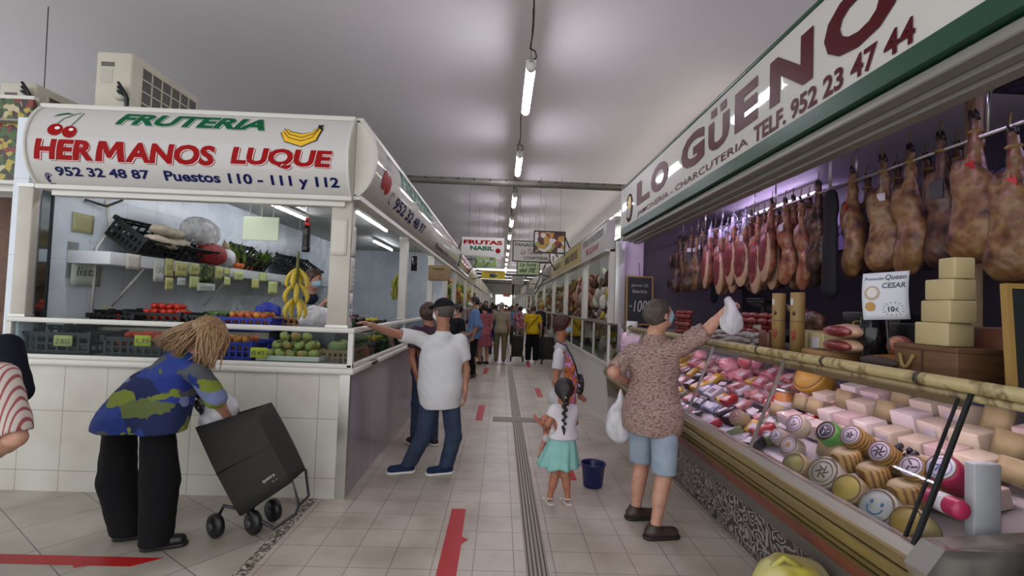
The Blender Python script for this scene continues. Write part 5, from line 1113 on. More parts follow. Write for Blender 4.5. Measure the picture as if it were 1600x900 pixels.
# ------------------------------------------------------------ hams
M_h1 = mat('ham_golden', '#7d5634', .4, ramp=[(.30, '#43241a'), (.44, '#74502f'), (.54, '#8a6a44'), (.66, '#52342a')], vscale=9, bump=.55, bscale=22)
M_h2 = mat('ham_dark', '#4a2c22', .35, ramp=[(.32, '#22130f'), (.5, '#4f3226'), (.66, '#66452f')], vscale=9, bump=.55, bscale=20)
M_h3 = mat('ham_rosy', '#96604c', .35, ramp=[(.30, '#5f2a28'), (.48, '#94593f'), (.6, '#a87c5c'), (.7, '#74443a')], vscale=9, bump=.5, bscale=22)
M_hcut = mat('ham_meat', '#6b2226', .35, ramp=[(.3, '#571a20'), (.5, '#7a2c2e'), (.62, '#a86a5c'), (.66, '#6b2226')], vscale=9, bump=.3, bscale=30); M_fat = mat('ham_fat', '#c09a7c', .35, var=.15, vscale=10)
M_hoof = mat('hoof_black', '#1a1614', .4); M_rope = mat('rope', '#8a7040', .8); M_foil = mat('foil', '#bcb8c6', .25, .7, bump=.8, bscale=60)
def ham_proto(m, cut=False, foil=False, fat=1.0, bend=0.0, L_=.78):
    r = empty('cured_ham', (0, 0, 0))
    S = SDF(.0085); k = L_/.78
    S.cap((0, 0, -.03), (bend*.3, 0, -.15*k), .024, .026, .02); S.cap((bend*.3, 0, -.15*k), (bend, 0, -.36*k), .028, .05, .03)
    S.ell((bend+.01, .0, -.50*k), (.062*fat, .095*fat, .19*k), k=.06); S.ell((bend+.0, .03, -.64*k), (.058*fat, .095*fat, .11*k), k=.04); S.ell((bend-.01, -.06, -.55*k), (.05*fat, .055*fat, .12), k=.03)
    S.ell((bend-.03, .06, -.30*k), (.035, .03, .10), k=.04); S.noise(.006, 15).noise(.003, 40); S.build('leg_meat', m, r)
    b = MB()
    for q in (-1, 1): b.tube([(0, .012*q, -.03), (-.004, .014*q, .0), (-.012, .012*q, .028)], [.014, .012, .004], 7)
    b.build('hoof', M_foil if foil else M_hoof, r)
    if foil: MB().lathe([(.018, .0), (.032, -.03), (.034, -.10), (.036, -.16), (.030, -.18)], n=12).build('foil_wrap', M_foil, r)
    rp = MB(); rp.lathe([(.028, -.075), (.036, -.085), (.028, -.095)], n=12); rp.tube([(0, 0, -.08), (0, .01, .02), (0, 0, .09)], .004, 5); rp.build('rope', M_rope if not foil else M_foil, r)
    if cut:
        S = SDF(.009); S.ell((bend-.052, .0, -.48*k), (.030, .085, .19), k=.03); S.noise(.004, 30); S.build('cut_face', M_hcut, r)
        S = SDF(.009); S.ell((bend-.030, .0, -.52*k), (.040, .108, .235), k=.03); S.noise(.004, 24); S.build('fat_rim', M_fat, r)
    return r
def rotz(o, a): o.rotation_euler = (0, 0, a); return o
protos = [ham_proto(M_h1), ham_proto(M_h2, bend=.02), ham_proto(M_h1, fat=1.25, bend=-.01), ham_proto(M_h3, cut=True, fat=.85), ham_proto(M_h3, fat=.8, bend=.03), ham_proto(M_h3, cut=True, foil=True, fat=.8), ham_proto(M_h2, fat=.75, cut=False)]
usedp = set()
def hang(kind, u, X, lab, zt=2.60, rz=0.0, sc=1.0, group='hams hanging from the rails', tagk=None):
    Y = X*760/(u-783)
    p = protos[kind]
    if kind in usedp: o = dup(p)
    else: o = p; usedp.add(kind)
    o.location = (X, Y, zt); o.rotation_euler = (random.uniform(-.04, .04), random.uniform(-.05, .05), rz); o.scale = (sc,)*3; tag(o, lab, 'ham', group); return o
TAGW = mat('tag_white', '#c4bfc2', .5); TAGR = mat('tag_red', '#b01c22', .4); TAGB = mat('tag_black', '#1b1a1e', .35); TAGG = mat('tag_greyblack', '#3c3a3c', .4)
def hamtag(o, m, z=-.22, w=.05, h=.07, txt=None, tm=None):
    t = MB().rbox(-.045, -.041, -w/2, w/2, z-h, z, .001, seg=1).tube([(-.03, 0, -.09), (-.043, 0, z)], .0015, 4).build('ham_tag', m, o)
    if txt: write('tag_print', txt, tm, lambda y, zz, l: (-.046-l, -y, zz), -w*.35, w*.35, z-h*.65, z-h*.4, t)
BIG = [(2, 1537, 'widest ham with red and silver label, right of the hanging row', .10, 1.0, 2.64, TAGR), (1, 1482, 'dark ham with round black and white label next to the widest ham', .2, .95, 2.60, TAGG), (0, 1432, 'golden ham hanging by a yellow rope in the middle of the big row', -.1, 1.0, 2.60, None),
       (0, 1387, 'golden ham with white band on its shank, second of the big row', .5, .95, 2.60, TAGW), (0, 1338, 'golden ham with small red tag, first of the big row beside the black sheath', -.4, .98, 2.60, TAGR), (2, 1600, 'ham partly cut off by the right edge of the picture', .3, .95, 2.50, None)]
for k, u, lab, rz, sc, zt, tg in BIG:
    o = hang(k, u, 2.35, lab, zt, rz, sc, 'big hams on the front rail')
    if tg is not None: hamtag(o, tg, -.24 if k != 1 else -.26, .07 if k == 1 else .045, .10 if k == 1 else .05, 'SELLO' if False else None)
for k, (u, kind) in enumerate([(1510, 1), (1458, 1), (1410, 1), (1362, 1)]):
    hang(kind, u, 2.62, 'dark ham in the shadow behind the big row, %s from the right' % ['first', 'second', 'third', 'fourth'][k], 2.62, .3*k, .95, 'hams behind the big row')
MID = [(1283, 6), (1268, 6), (1255, 4), (1243, 3), (1230, 4), (1219, 3), (1208, 3), (1197, 4), (1187, 3), (1176, 3), (1166, 5), (1157, 5), (1148, 5), (1138, 5), (1128, 5), (1119, 4), (1111, 5)]
on = ['first', 'second', 'third', 'fourth', 'fifth', 'sixth', 'seventh', 'eighth', 'ninth', 'tenth', 'eleventh', 'twelfth', 'thirteenth', 'fourteenth', 'fifteenth', 'sixteenth', 'seventeenth']
for k, (u, kind) in enumerate(MID):
    nm = {6: 'dark narrow ham leg', 4: 'rosy ham shoulder', 3: 'ham with red cut meat showing', 5: 'ham with foil-wrapped hoof and red cut meat'}[kind]
    o = hang(kind, u, 2.35+.10*(k % 2), '%s, %s leftwards from the black sheath' % (nm, on[k]), 2.60-.04*(k % 3), random.uniform(-.3, .3), random.uniform(.9, 1.0), 'hams in the middle row')
    if k % 3 == 0: hamtag(o, [TAGB, TAGR, TAGW, TAGG][k//3 % 4], -.26, .06, .13)
    elif k % 3 == 1: hamtag(o, TAGW, -.22, .05, .06)
for k, u in enumerate([1098, 1089, 1080, 1071, 1062, 1053]):
    o = hang([1, 0, 1, 0, 1, 1][k], u, 2.30+.06*(k % 2), 'brown ham in the far cluster near the blackboard, %s from the right' % on[k], 2.56, .4*k, .95, 'hams in the far cluster'); hamtag(o, TAGW, -.2, .05, .05)
for k in range(13):
    hang([4, 6, 1][k % 3], 1292-13.5*k, 2.66, 'ham in the rear row behind the red cut hams, %s from the right' % on[k], 2.58-.03*(k % 2), .5*k, .95, 'hams in the rear row')
# long black sheaths
def sheath(u, X, z0, z1, w, lab):
    Y = X*760/(u-783); S = SDF(.012); S.cap((0, 0, z1), (0, 0, z1-.1), w*.8, w*.85, .03, ((1, 0, 0), .5)); S.cap((0, 0, z1-.05), (.0, 0, z0+.08), w*.75, w, .04, ((1, 0, 0), .5)); S.noise(.006, 18)
    o = S.build('ham_sheath', mat('black_cloth', '#131216', .8)); o.location = (X, Y, 0); tag(o, lab, 'cloth sheath'); MB().tube([(0, 0, z1+.03), (0, 0, 2.88)], .004, 5).build('hook', M_steel, o)
sheath(1303, 2.30, 1.72, 2.44, .075, 'long black cloth sheath hanging between the two rows of hams')
sheath(1118, 2.62, 1.7, 2.3, .07, 'black sheath with a pale crest behind the far hams')
# black hooded fittings and a wooden upright
bh = empty('hooded_fitting', (2.15, 2.75, 2.66), 0, 'long black glossy hood under the stall ceiling above the golden hams', 'fitting'); MB().prism([(-.16, .0), (.05, .0), (.14, .16), (-.10, .16)], Matrix(((1, 0, 0, 0), (0, 0, 1, -.42), (0, 1, 0, 0), (0, 0, 0, 1))), .85).build('hood', mat('gloss_black', '#0f0f12', .15), bh)
MB().tube([(0, -.3, .16), (0, -.3, .22)], .01, 6).tube([(0, .3, .16), (0, .3, .22)], .01, 6).build('bracket', M_dark, bh)
bh2 = empty('hooded_fitting', (2.3, 1.85, 2.66), 0, 'black corrugated hood at the upper right corner', 'fitting'); b = MB().rbox(-.2, .25, -.35, .38, .02, .20, .02)
b.build('hood', MATS['gloss_black'], bh2); g = MB()
for i in range(9): g.rbox(-.21, -.195, -.32+.08*i, -.28+.08*i, .03, .19, .004, seg=1)
g.build('ribs', M_black, bh2)
up = MB().rbox(2.42, 2.47, 2.44, 2.50, 1.4, 2.88, .005).build('upright', mat('pale_wood', '#a08a64', .6, var=.2, vscale=9, stretch=(8, 8, 1))); tag(up, 'pale wooden upright between two big hams', 'post')
yp = MB().box(3.28, 3.295, 1.6, 2.9, 1.9, 2.35).build('yellow_poster', mat('poster_yellow', '#b8a51c', .5)); tag(yp, 'yellow poster with dark scribbled drawing on the back wall at the right', 'poster')
for i in range(4):
    MB().tube([(3.275, 2.0+.18*i+.05*math.cos(t*5), 2.12+.12*math.sin(t*4+i)) for t in [j/10 for j in range(11)]], .006, 5).build('drawing', M_blk, yp)
# back shelves with dark boxes
shb = MB().rbox(2.75, 3.28, 1.2, 6.4, 1.40, 1.44, .004).build('back_shelf', mat('shelf_dark', '#3a3234', .5)); tag(shb, 'dark shelf along the back wall under the hams', 'shelf')
# ------------------------------------------------------------ on top of the display case
TZ = 1.361
def onx(u, X): return X*760/(u-783)
M_chor = mat('chorizo_red', '#7d241c', .35, var=.35, vscale=14, bump=.3, bscale=60); M_fuet = mat('fuet_mould', '#8f8680', .75, ramp=[(.35, '#6b5f5c'), (.6, '#aaa29a')], vscale=14, bump=.5, bscale=50)
ch = MB().tube([(0, -.07, 0), (0, -.062, 0), (.004, -.03, 0), (.004, .03, 0), (0, .062, 0), (0, .07, 0)], [.004, .019, .025, .025, .019, .004], 10).build('chorizo', M_chor); tag(ch, 'x', 'sausage', 'x')
MB().tube([(0, .068, 0), (0, .085, .004)], .002, 5).build('string_end', M_rope, ch)
first = True
for (u0, X, n, rows_, lab, grp) in ((1188, 1.93, 4, 6, 'red chorizo sausage in the pile beside the cardboard tubes', 'chorizos in the pile by the tubes'), (1068, 1.92, 3, 6, 'red chorizo sausage in the far pile behind the man', 'chorizos in the far pile')):
    yc = onx(u0, X)
    for r_ in range(rows_):
        for i in range(n):
            p = (X+.03*(r_ % 2)+random.uniform(-.006, .006), yc+(i-(n-1)/2)*.145+.03*(r_ % 2), TZ+.026+.040*r_)
            o = ch if first else dup(ch); first = False; o.location = p; o.rotation_euler = (0, random.uniform(-.1, .1), random.uniform(-.12, .12)); tag(o, lab.replace('sausage', 'sausage, %s in the %s layer,' % (on[i], on[r_])), 'sausage', grp)
fu = MB().tube([(0, -.15, 0), (0, -.14, 0), (.01, -.05, 0), (.01, .05, .004), (0, .14, 0), (0, .15, 0)], [.003, .014, .018, .018, .014, .003], 9).build('dry_sausage', M_fuet); tag(fu, 'x', 'sausage'); MB().tube([(0, .148, 0), (.01, .17, .005)], .002, 5).build('string_end', M_rope, fu)
rn = random.Random(9)
for i in range(34):
    l = i//12; p = (1.80+rn.uniform(-.06, .10), 3.35+rn.uniform(0, .95), TZ+.018+.032*l); o = fu if i == 0 else dup(fu); o.location = p; o.rotation_euler = (rn.uniform(-.08, .08), 0, rn.uniform(-1.0, 1.0)); tag(o, 'mouldy grey dry sausage heaped behind the bamboo rail', 'sausage', 'dry sausages behind the rail')
M_tubeb = mat('kraft_tube', '#8d7040', .55, var=.08, vscale=8)
for k, u in enumerate((1222, 1252)):
    X = 1.80; y = onx(u, X); r = MB().lathe([(0, 0), (.040, 0), (.040, .375), (.037, .378), (.037, .36), (0, .36)], n=28).build('cardboard_tube', M_tubeb); r.location = (X, y, TZ); tag(r, ['tall kraft cardboard tube with a red drop mark, left one of the pair', 'tall kraft cardboard tube with a red drop mark, right one of the pair'][k], 'tube')
    MB().lathe([(.0405, .20), (.0412, .202), (.0405, .204)], n=28).build('seam', mat('kraft_dark', '#5a4626', .6), r)
    MB().sphere((-.034, -.018, .12), .024, 12, 8, (.35, .6, 1.3)).build('red_drop', mat('drop_red', '#8a2f2a', .5), r); MB().sphere((-.034, -.018, .25), .014, 10, 8, (.4, .8, 1)).build('print', M_blk, r)
    MB().rbox(-.041, -.036, -.015, .008, .30, .34, .002, seg=1).build('pale_print', TAGW, r)
M_wch = mat('white_cheese', '#bdb39a', .45, var=.06, vscale=8); M_wch2 = mat('cream_cheese', '#b3a376', .5, var=.08, vscale=9); M_rind = mat('cheese_rind', '#a3946a', .6, var=.2, vscale=14)
def block(loc, sx, sy, sz, m, lab, cat='cheese', rz=0, group=None, name='cheese_block', rind=None, lbl=None):
    o = MB().rbox(-sx/2, sx/2, -sy/2, sy/2, 0, sz, .006).build(name, m); o.location = loc; o.rotation_euler = (0, 0, rz); tag(o, lab, cat, group)
    if rind: MB().rbox(sx/2-.004, sx/2+.004, -sy/2, sy/2, 0.002, sz-.002, .002, seg=1).build('rind', rind, o)
    if lbl: MB().rbox(-sx/2-.003, -sx/2, -sy*.25, sy*.25, sz*.25, sz*.8, .001, seg=1).build('paper_label', lbl, o)
    return o
block((2.02, onx(1205, 2.0)+.05, TZ), .16, .12, .16, M_wch, 'white cheese block behind the left cardboard tube'); block((1.98, onx(1275, 1.98), TZ), .16, .16, .15, M_wch2, 'cream cheese block right of the cardboard tubes', lbl=TAGW); block((1.96, onx(1300, 1.96), TZ), .14, .14, .14, M_wch2, 'cream cheese with printed cat face label beside the meat cuts', lbl=TAGW)
block((1.80, onx(1208, 1.8), TZ), .09, .12, .12, mat('wrapped_brown', '#5e3a2a', .3), 'brown wrapped block left of the cardboard tubes', 'package')
def lens(loc, rx, ry, rz_, m, lab, name, cat, m2=None, tilt=0):
    S = SDF(.008); S.ell((0, 0, rz_), (rx, ry, rz_), k=.03); S.noise(.004, 25); o = S.build(name, m); o.location = loc; tag(o, lab, cat)
    if m2:
        S = SDF(.006); S.ell((-rx*.62, -ry*.0, rz_), (rx*.42, ry*.88, rz_*.80), k=.02); S.noise(.002, 40); S.build('cut_face', m2, o)
    return o
for k, z in enumerate((.13, .055)): lens((1.80, onx(1333, 1.80), TZ+z), .09, .11, .036, M_fat, ['upper oval piece of cured pork with dark cut face', 'lower oval piece of cured pork with dark cut face'][k], 'cured_pork', 'meat', M_hcut)
S = SDF(.008); S.cap((0, 0, .027), (0, 0, .028), .16, .16, .01); S.plane((0, 0, .053), (0, 0, 1)).plane((0, 0, .001), (0, 0, -1)); S.noise(.002, 20); o = S.build('flat_cheese', mat('orange_rind', '#9a7040', .5, var=.35, vscale=9)); o.location = (1.87, onx(1312, 1.87), TZ); tag(o, 'flat orange-brown cheese wheel under the pork pieces', 'cheese'); MB().lathe([(0, 0), (.05, 0), (.05, .001), (0, .001)], (-.06, 0, .054), n=16).build('paper_label', M_blk, o)
py = onx(1400, 1.80); pl = MB().lathe([(0, 0), (.12, 0), (.14, .012), (.135, .014), (.11, .006), (0, .006)], n=28, sy=1.2).build('serving_plate', mat('plate_grey', '#a8a49c', .3)); pl.location = (1.80, py, TZ); tag(pl, 'pale plate carrying a cured cut near the wooden crate', 'plate')
o = lens((1.80, py, TZ+.008), .08, .13, .032, mat('cured_orange', '#8e5a2c', .35, var=.4, vscale=9), 'orange-brown cured piece lying on the pale plate', 'cured_piece', 'meat', mat('pepper_crust', '#3a2e26', .8))
o = lens((1.88, onx(1418, 1.88), TZ+.06), .05, .06, .05, M_h3, 'wrapped small ham end behind the plate', 'ham_end', 'meat')
M_bxb = mat('black_box', '#16161a', .3)
def gbox(loc, sx, sy, sz, lab, txt=None):
    o = MB().rbox(-sx/2, sx/2, -sy/2, sy/2, 0, sz, .004).build('gift_box', M_bxb); o.location = loc; tag(o, lab, 'box')
    if txt: write('gold_letters', txt, mat('gold_ink', '#a08a3c', .4), lambda y, z, l: (-sx/2-.001-l, -y, z), -sy*.3, sy*.3, sz*.4, sz*.62, o, lift=.001)
    return o
gbox((2.15, onx(1390, 2.15), TZ), .2, .40, .14, 'long black box under another behind the cheese poster', None); gbox((2.15, onx(1395, 2.15), TZ+.141), .2, .42, .13, 'upper black box behind the cheese poster', 'Cata')
gbox((2.05, onx(1455, 2.05), TZ), .2, .20, .22, 'tall black box with gold writing left of the cheese stack', 'Gran Reserva'); gbox((2.10, onx(1330, 2.1), TZ), .16, .2, .12, 'small black box left of the long boxes', None)
bc_ = MB().lathe([(0, 0), (.06, 0), (.06, .24), (.055, .245), (0, .245)], n=24).build('black_canister', MATS['gloss_black']); bc_.location = (1.86, onx(1375, 1.86), TZ); tag(bc_, 'glossy black round canister below the cheese poster', 'canister')
# promotional poster
Y_ = onx(1395, 1.79); C_ = Vector((1.79, Y_, TZ+.235)); pw, ph = .175, .22; tilt = .14
def pf(x, y, l): return C_+Vector((.7*(x-l)-.01*math.sin(12*y), -.7*(x+l), y+tilt*x*.5))
po = solid(MB().grid([[pf(-pw/2+pw*i/8, ph*j/8, 0) for i in range(9)] for j in range(9)]).build('cheese_poster', mat('poster_paper', '#c6c8ce', .6)), .001); tag(po, 'white paper poster reading Promocion Queso Cesar 10 euros', 'poster')
M_pink = mat('poster_ink', '#4a4658', .6)
write('poster_letters', 'Promoción', M_pink, pf, -.078, -.005, .185, .200, po, shear=.2, bold=.01, lift=.003); write('poster_letters', 'Queso', M_pink, pf, .0, .078, .180, .208, po, shear=.2, bold=.02, lift=.003); write('poster_letters', 'CESAR', M_pink, pf, -.01, .078, .145, .170, po, shear=.1, bold=.02, lift=.003); write('poster_letters', '10', M_blk, pf, .01, .035, .035, .060, po, bold=.03, lift=.003); write('poster_letters', '€', M_blk, pf, .038, .05, .035, .055, po, lift=.003)
MB().tube([pf(0, 0, -.01), (C_.x+.02, C_.y, TZ)], .004, 6).build('stand', M_dark, po)
def pshape(name, m, poly, l):
    bmv = [pf(x, y, l) for x, y in poly]; return MB().add(bmv, [tuple(range(len(poly)))]).build(name, m, po)
pshape('cheese_picture', mat('picture_tan', '#a89a86', .6), disc(-.048, .125, .030, .034), .003); pshape('cheese_picture', mat('picture_pale', '#d0c6c0', .6), disc(-.048, .127, .020, .024), .004); pshape('cheese_picture', mat('picture_gold', '#a8823c', .6), disc(-.056, .062, .020, .022), .003)
for i in range(14):
    a = 2*PI*i/14; ca, sa = math.cos(a), math.sin(a); pshape('burst', M_blk, [(.030+.034*ca-.0015*sa, .048+.026*sa+.0015*ca), (.030+.046*ca, .048+.037*sa), (.030+.034*ca+.0015*sa, .048+.026*sa-.0015*ca)], .003)
# cheese stack on a wooden crate
cw = empty('wooden_crate', (1.86, onx(1490, 1.86), TZ), 0, 'brown wooden crate with rope handle carrying stacked cheeses', 'crate'); M_wood = mat('crate_wood', '#6b4a2c', .6, var=.35, vscale=7, stretch=(1, 1, 6))
MB().rbox(-.10, .10, -.16, .14, 0, .13, .004).build('body', M_wood, cw); MB().rbox(-.104, .104, -.164, .144, .115, .135, .003).build('top_edge', M_wood, cw); MB().box(-.102, .102, -.01, .0, .0, .12).build('joint', mat('wood_dark', '#3e2a18', .7), cw)
MB().tube([(-.108-.008*math.sin(PI*i/10), .10-.07*i/10*1.0, .09-.055*math.sin(PI*i/10)) for i in range(11)], .007, 7).build('rope_handle', M_rope, cw)
cy = onx(1488, 1.86)
for k, (dx, dy, z, sx, sy, sz) in enumerate([(0, .055, .136, .17, .20, .095), (0, .03, .232, .16, .19, .090), (.0, .02, .323, .15, .165, .085), (.0, -.015, .409, .12, .105, .085)]):
    block((1.835+dx, cy+dy*.8-.07, TZ+z), sx*.68, sy*.75, sz, M_wch2, ['bottom cream cheese block of the stack on the wooden crate', 'second cream cheese block from the bottom of the crate stack', 'third cream cheese block from the bottom of the crate stack', 'topmost small cream cheese block of the crate stack'][k], rz=.05*(-1)**k)
block((2.02, cy-.10, TZ), .15, .2, .22, mat('wrapped_brown', '#5e3a2a', .3), 'brown wrapped package behind the cheese stack', 'package')
# blackboards
M_slate = mat('slate', '#1e2120', .6, var=.25, vscale=4); M_bframe = mat('board_frame', '#94743c', .5); M_chalk = mat('chalk', '#a8a8a4', .9); M_chalkr = mat('chalk_pink', '#a85a5a', .9)
def board(x0, x1, z0, z1, Y, lab, tilt=0.0, lines=()):
    w = x1-x0; h = z1-z0; r = empty('blackboard', ((x0+x1)/2, Y, z0), 0, lab, 'blackboard'); r.rotation_euler = (-.06, 0, tilt)
    MB().box(-w/2, w/2, 0, .012, 0, h).build('slate', M_slate, r); e = .018
    MB().box(-w/2-e, w/2+e, -.006, .018, -e, 0).box(-w/2-e, w/2+e, -.006, .018, h, h+e).box(-w/2-e, -w/2, -.006, .018, 0, h).box(w/2, w/2+e, -.006, .018, 0, h).build('frame', M_bframe, r)
    for s, m, a, b, c, dd, kw in lines: write('chalk_writing', s, m, lambda x, y, l: (x, -.001-l, y), -w/2+a*w, -w/2+b*w, c*h, dd*h, r, lift=.001, **kw)
    return r
a = at(980, 505, 6.36); b = at(1020, 434, 6.36)
r = board(a.x, b.x, a.z, b.z, 6.36, 'small blackboard with chalk prices hung on the pink pillar', 0, [('Jamon 22', M_chalk, .15, .85, .78, .86, {}), ('iberico', M_chalk, .2, .8, .66, .74, {}), ('100', M_chalk, .25, .8, .25, .5, dict(shear=.2)), ('-', M_chalk, .08, .18, .36, .38, {})])
MB().tube([(0, 0, b.z-a.z), (0, .04, b.z-a.z+.2)], .004, 5).build('hook', M_dark, r)
a = at(1552, 592, 1.72); b = at(1640, 440, 1.72)
board(1.755, 2.02, TZ+.02, 1.72, 1.62, 'framed blackboard with a pink chalk price at the right edge', .0, [('curado', M_chalk, .2, .8, .80, .88, dict(shear=.2)), ('7', M_chalkr, .25, .6, .15, .68, dict(shear=.25)), ('00', M_chalkr, .68, .9, .45, .62, dict(shear=.2))])
pc = solid(MB().grid([[(a_, 0, b_) for a_ in (0, .07, .14)] for b_ in (0, .1, .2)]).build('note_sheet', M_paper), .001); q = at(985, 520, 6.0); pc.location = (q.x, 6.2, 1.25); tag(pc, 'white sheet hanging below the small blackboard', 'note')
# tray held out over the counter with the bag
tray = empty('black_tray', (2.05, 3.75, 1.66), 0, 'black plastic tray resting on the sausages beside the raised hand', 'tray'); tray.rotation_euler = (0, .25, .3); MB().rbox(-.10, .10, -.08, .08, 0, .03, .01).build('body', M_black, tray); MB().rbox(-.11, .11, -.09, .09, .025, .035, .004).build('rim', M_black, tray)
MB().tube([(0, 0, 0), (0, 0, -.29)], .012, 8).build('stand', M_dark, tray)
carr = SDF(.009); c = A(at(1143, 492, 3.36)); carr.cap(c+A((-.02, 0, .10)), c+A((.01, .0, -.02)), .03, .05, .03); carr.ell(c+A((0, 0, -.06)), (.08, .05, .08), k=.04); carr.noise(.008, 28); o = carr.build('plastic_bag', film('bag_film', '#dcdade', .75), None, origin=c); o.location = tuple(c); tag(o, 'thin white plastic bag held out in the raised hand of the man in shorts', 'bag')
hl = dup(protos[1]); hl.location = (2.15, 3.98, 1.62); hl.rotation_euler = (PI/2-.25, .3, 2.9); hl.scale = (.8,)*3; tag(hl, 'ham leg lying across the top of the red sausages', 'ham', 'hams lying on the case'); hl.location = (2.12, 3.55, 1.66)
# ------------------------------------------------------------ in the display case
SL = .38
def dz(x): return .745+(x-1.50)*SL
ta = math.atan(SL)
def ctilt(o, rz=0): o.rotation_euler = (0, -ta, rz); return o
def wheel(u, v, rpx, X, rind, lab, face='cheese_label_yellow', fc='#a39a4e', L_=.10, mark=None, name='round_cheese', lean=.58, group=None):
    """round cheese lying on its side, its flat labelled face towards the shopper"""
    p = atx(u, v, X); r = rpx*p.y/760*1.02; o = MB().lathe([(0, -L_/2), (r*.88, -L_/2), (r*.97, -L_/2+.006), (r, -L_/2+.018), (r, L_/2-.018), (r*.94, L_/2), (0, L_/2)], (0, 0, 0), (1, 0, 0), 30).build(name, rind); z = max(p.z, dz(X)+r*.82)
    o.location = (X+L_*.4, p.y, p.z); o.rotation_euler = (0, lean, .22); tag(o, lab, 'cheese', group)
    MB().lathe([(0, 0), (r*.82, 0), (r*.82, .0015), (0, .0015)], (-L_/2, 0, 0), (-1, 0, 0), 28).build('label', mat(face, fc, .5, var=.12, vscale=30), o)
    MB().lathe([(r*.84, 0), (r*.90, .002), (r*.84, .003)], (-L_/2, 0, 0), (-1, 0, 0), 28, cap=False).build('label_ring', mat('ring_brown', '#6b5630', .5), o)
    if mark:
        b = MB()
        ns = 3+int(u) % 4; ro = .3+.1*(int(v) % 3)
        for i in range(ns):
            a = 2*PI*i/ns+.3*ns; b.tube([(-L_/2-.002, r*.12*math.cos(a+1), r*.12*math.sin(a+1)), (-L_/2-.002, r*ro*math.cos(a), r*ro*math.sin(a))], .0032, 4)
        b.tube([(-L_/2-.002, r*.62*math.cos(2*PI*j/20), r*.62*math.sin(2*PI*j/20)) for j in range(21)], .0016, 4)
        b.build('printed_mark', mark, o)
    return o
M_pale = mat('pale_rind', '#b5b49c', .4, var=.1, vscale=9); M_bark = mat('bark_rind', '#97743c', .6, kind='wave', vscale=16, ramp=[(0, '#6b4a22'), (.4, '#a3823f'), (1, '#b59653')], bump=.5, bscale=50)
DM = mat('mark_dark', '#33332c', .6)
wheel(1237, 733, 21, 1.52, M_rind, 'small cheese wheel with olive label, leftmost of the front row', 'label_olive', '#868444', mark=None)
wheel(1283, 745, 27, 1.53, M_pale, 'pale wheel with a dark sprig printed on its face', 'label_pale', '#a5a58a', mark=DM)
wheel(1320, 771, 25, 1.52, M_rind, 'brown-rimmed cheese wheel with yellow label, middle of the front row', 'label_yellow', '#a89c46')
w_ = wheel(1366, 800, 30, 1.52, M_pale, 'large pale wheel with a blue smiling face drawn on it', 'label_mint', '#a6b0a0')
b = MB().sphere((-.053, .022, .012), .007, 8, 6, (.3, 1, 1.3)).sphere((-.053, -.022, .012), .007, 8, 6, (.3, 1, 1.3)).tube([(-.053, .03*math.cos(a), -.005+.03*math.sin(a)) for a in [PI+PI*i/10 for i in range(11)]], .003, 5); b.build('printed_face', mat('face_blue', '#3f6a8a', .5), w_)
wheel(1413, 824, 27, 1.52, M_rind, 'cheese wheel with ochre label by the steel end cap', 'label_ochre', '#a08c40')
for (u, v, r_, lab, mk) in ((1195, 686, 12, 'tiny white round cheese with purple print, leftmost small one', mat('mark_purple', '#7a5aa0', .5)), (1212, 684, 13, 'tiny white round cheese with black print', DM), (1240, 666, 16, 'small white round cheese with dark red print, behind the others', mat('mark_red', '#8a3038', .5)), (1231, 699, 16, 'small white round cheese with orange flower print', mat('mark_orange', '#c08a2c', .5))):
    wheel(u, v, r_, 1.66, M_wch, lab, 'label_white', '#c6c2c8', .07, mk, lean=.5)
wheel(1288, 682, 18, 1.72, mat('wrap_green', '#4f9a3a', .3), 'cheese wrapped in bright green with a dark round label', 'label_dark', '#33303a', .12, TAGW)
for (u, v, r_, lab) in ((1326, 690, 18, 'bark-wrapped cheese with white printed face, leftmost of three'), (1371, 716, 19, 'bark-wrapped cheese with white printed face, middle of three'), (1420, 740, 20, 'bark-wrapped cheese with white printed face, rightmost of three')): wheel(u, v, r_, 1.66, M_bark, lab, 'label_lilac', '#bdb2b8', .13, DM, lean=.55)
for (u, v, lab) in ((1311, 716, 'upright bark cheese under the leftmost bark-wrapped one'), (1352, 740, 'upright bark cheese between the round bark cheeses'), (1402, 768, 'upright bark cheese near the pink one')):
    p = atx(u, v, 1.60); o = MB().lathe([(0, -.04), (.055, -.04), (.060, -.034), (.060, .034), (.055, .04), (0, .04)], n=26).build('bark_cheese', M_bark); o.location = (1.64, p.y, p.z-.005); o.rotation_euler = (0, -.3, 0); tag(o, lab, 'cheese'); MB().lathe([(0, .0405), (.05, .0405), (.05, .042), (0, .042)], n=20).build('top_rind', M_wch2, o)
wheel(1466, 742, 24, 1.70, mat('wrap_pink', '#a3284f', .35), 'pink-wrapped round cheese with white label', 'label_white', '#c6c2c8', .12, mat('mark_blue', '#4a6a9a', .5)); 
p = atx(1450, 785, 1.56); o = MB().lathe([(0, -.07), (.03, -.07), (.034, -.06), (.034, .06), (.03, .07), (0, .07)], (0, 0, 0), (0, 1, 0), 20).build('wrapped_roll', MATS['wrap_pink']); o.location = (1.62, p.y, p.z); tag(o, 'bright pink wrapped roll lying behind the dark glass edge', 'cheese'); MB().lathe([(.0345, -.02), (.035, 0), (.0345, .02)], (0, 0, 0), (0, 1, 0), 20).build('band', TAGW, o)
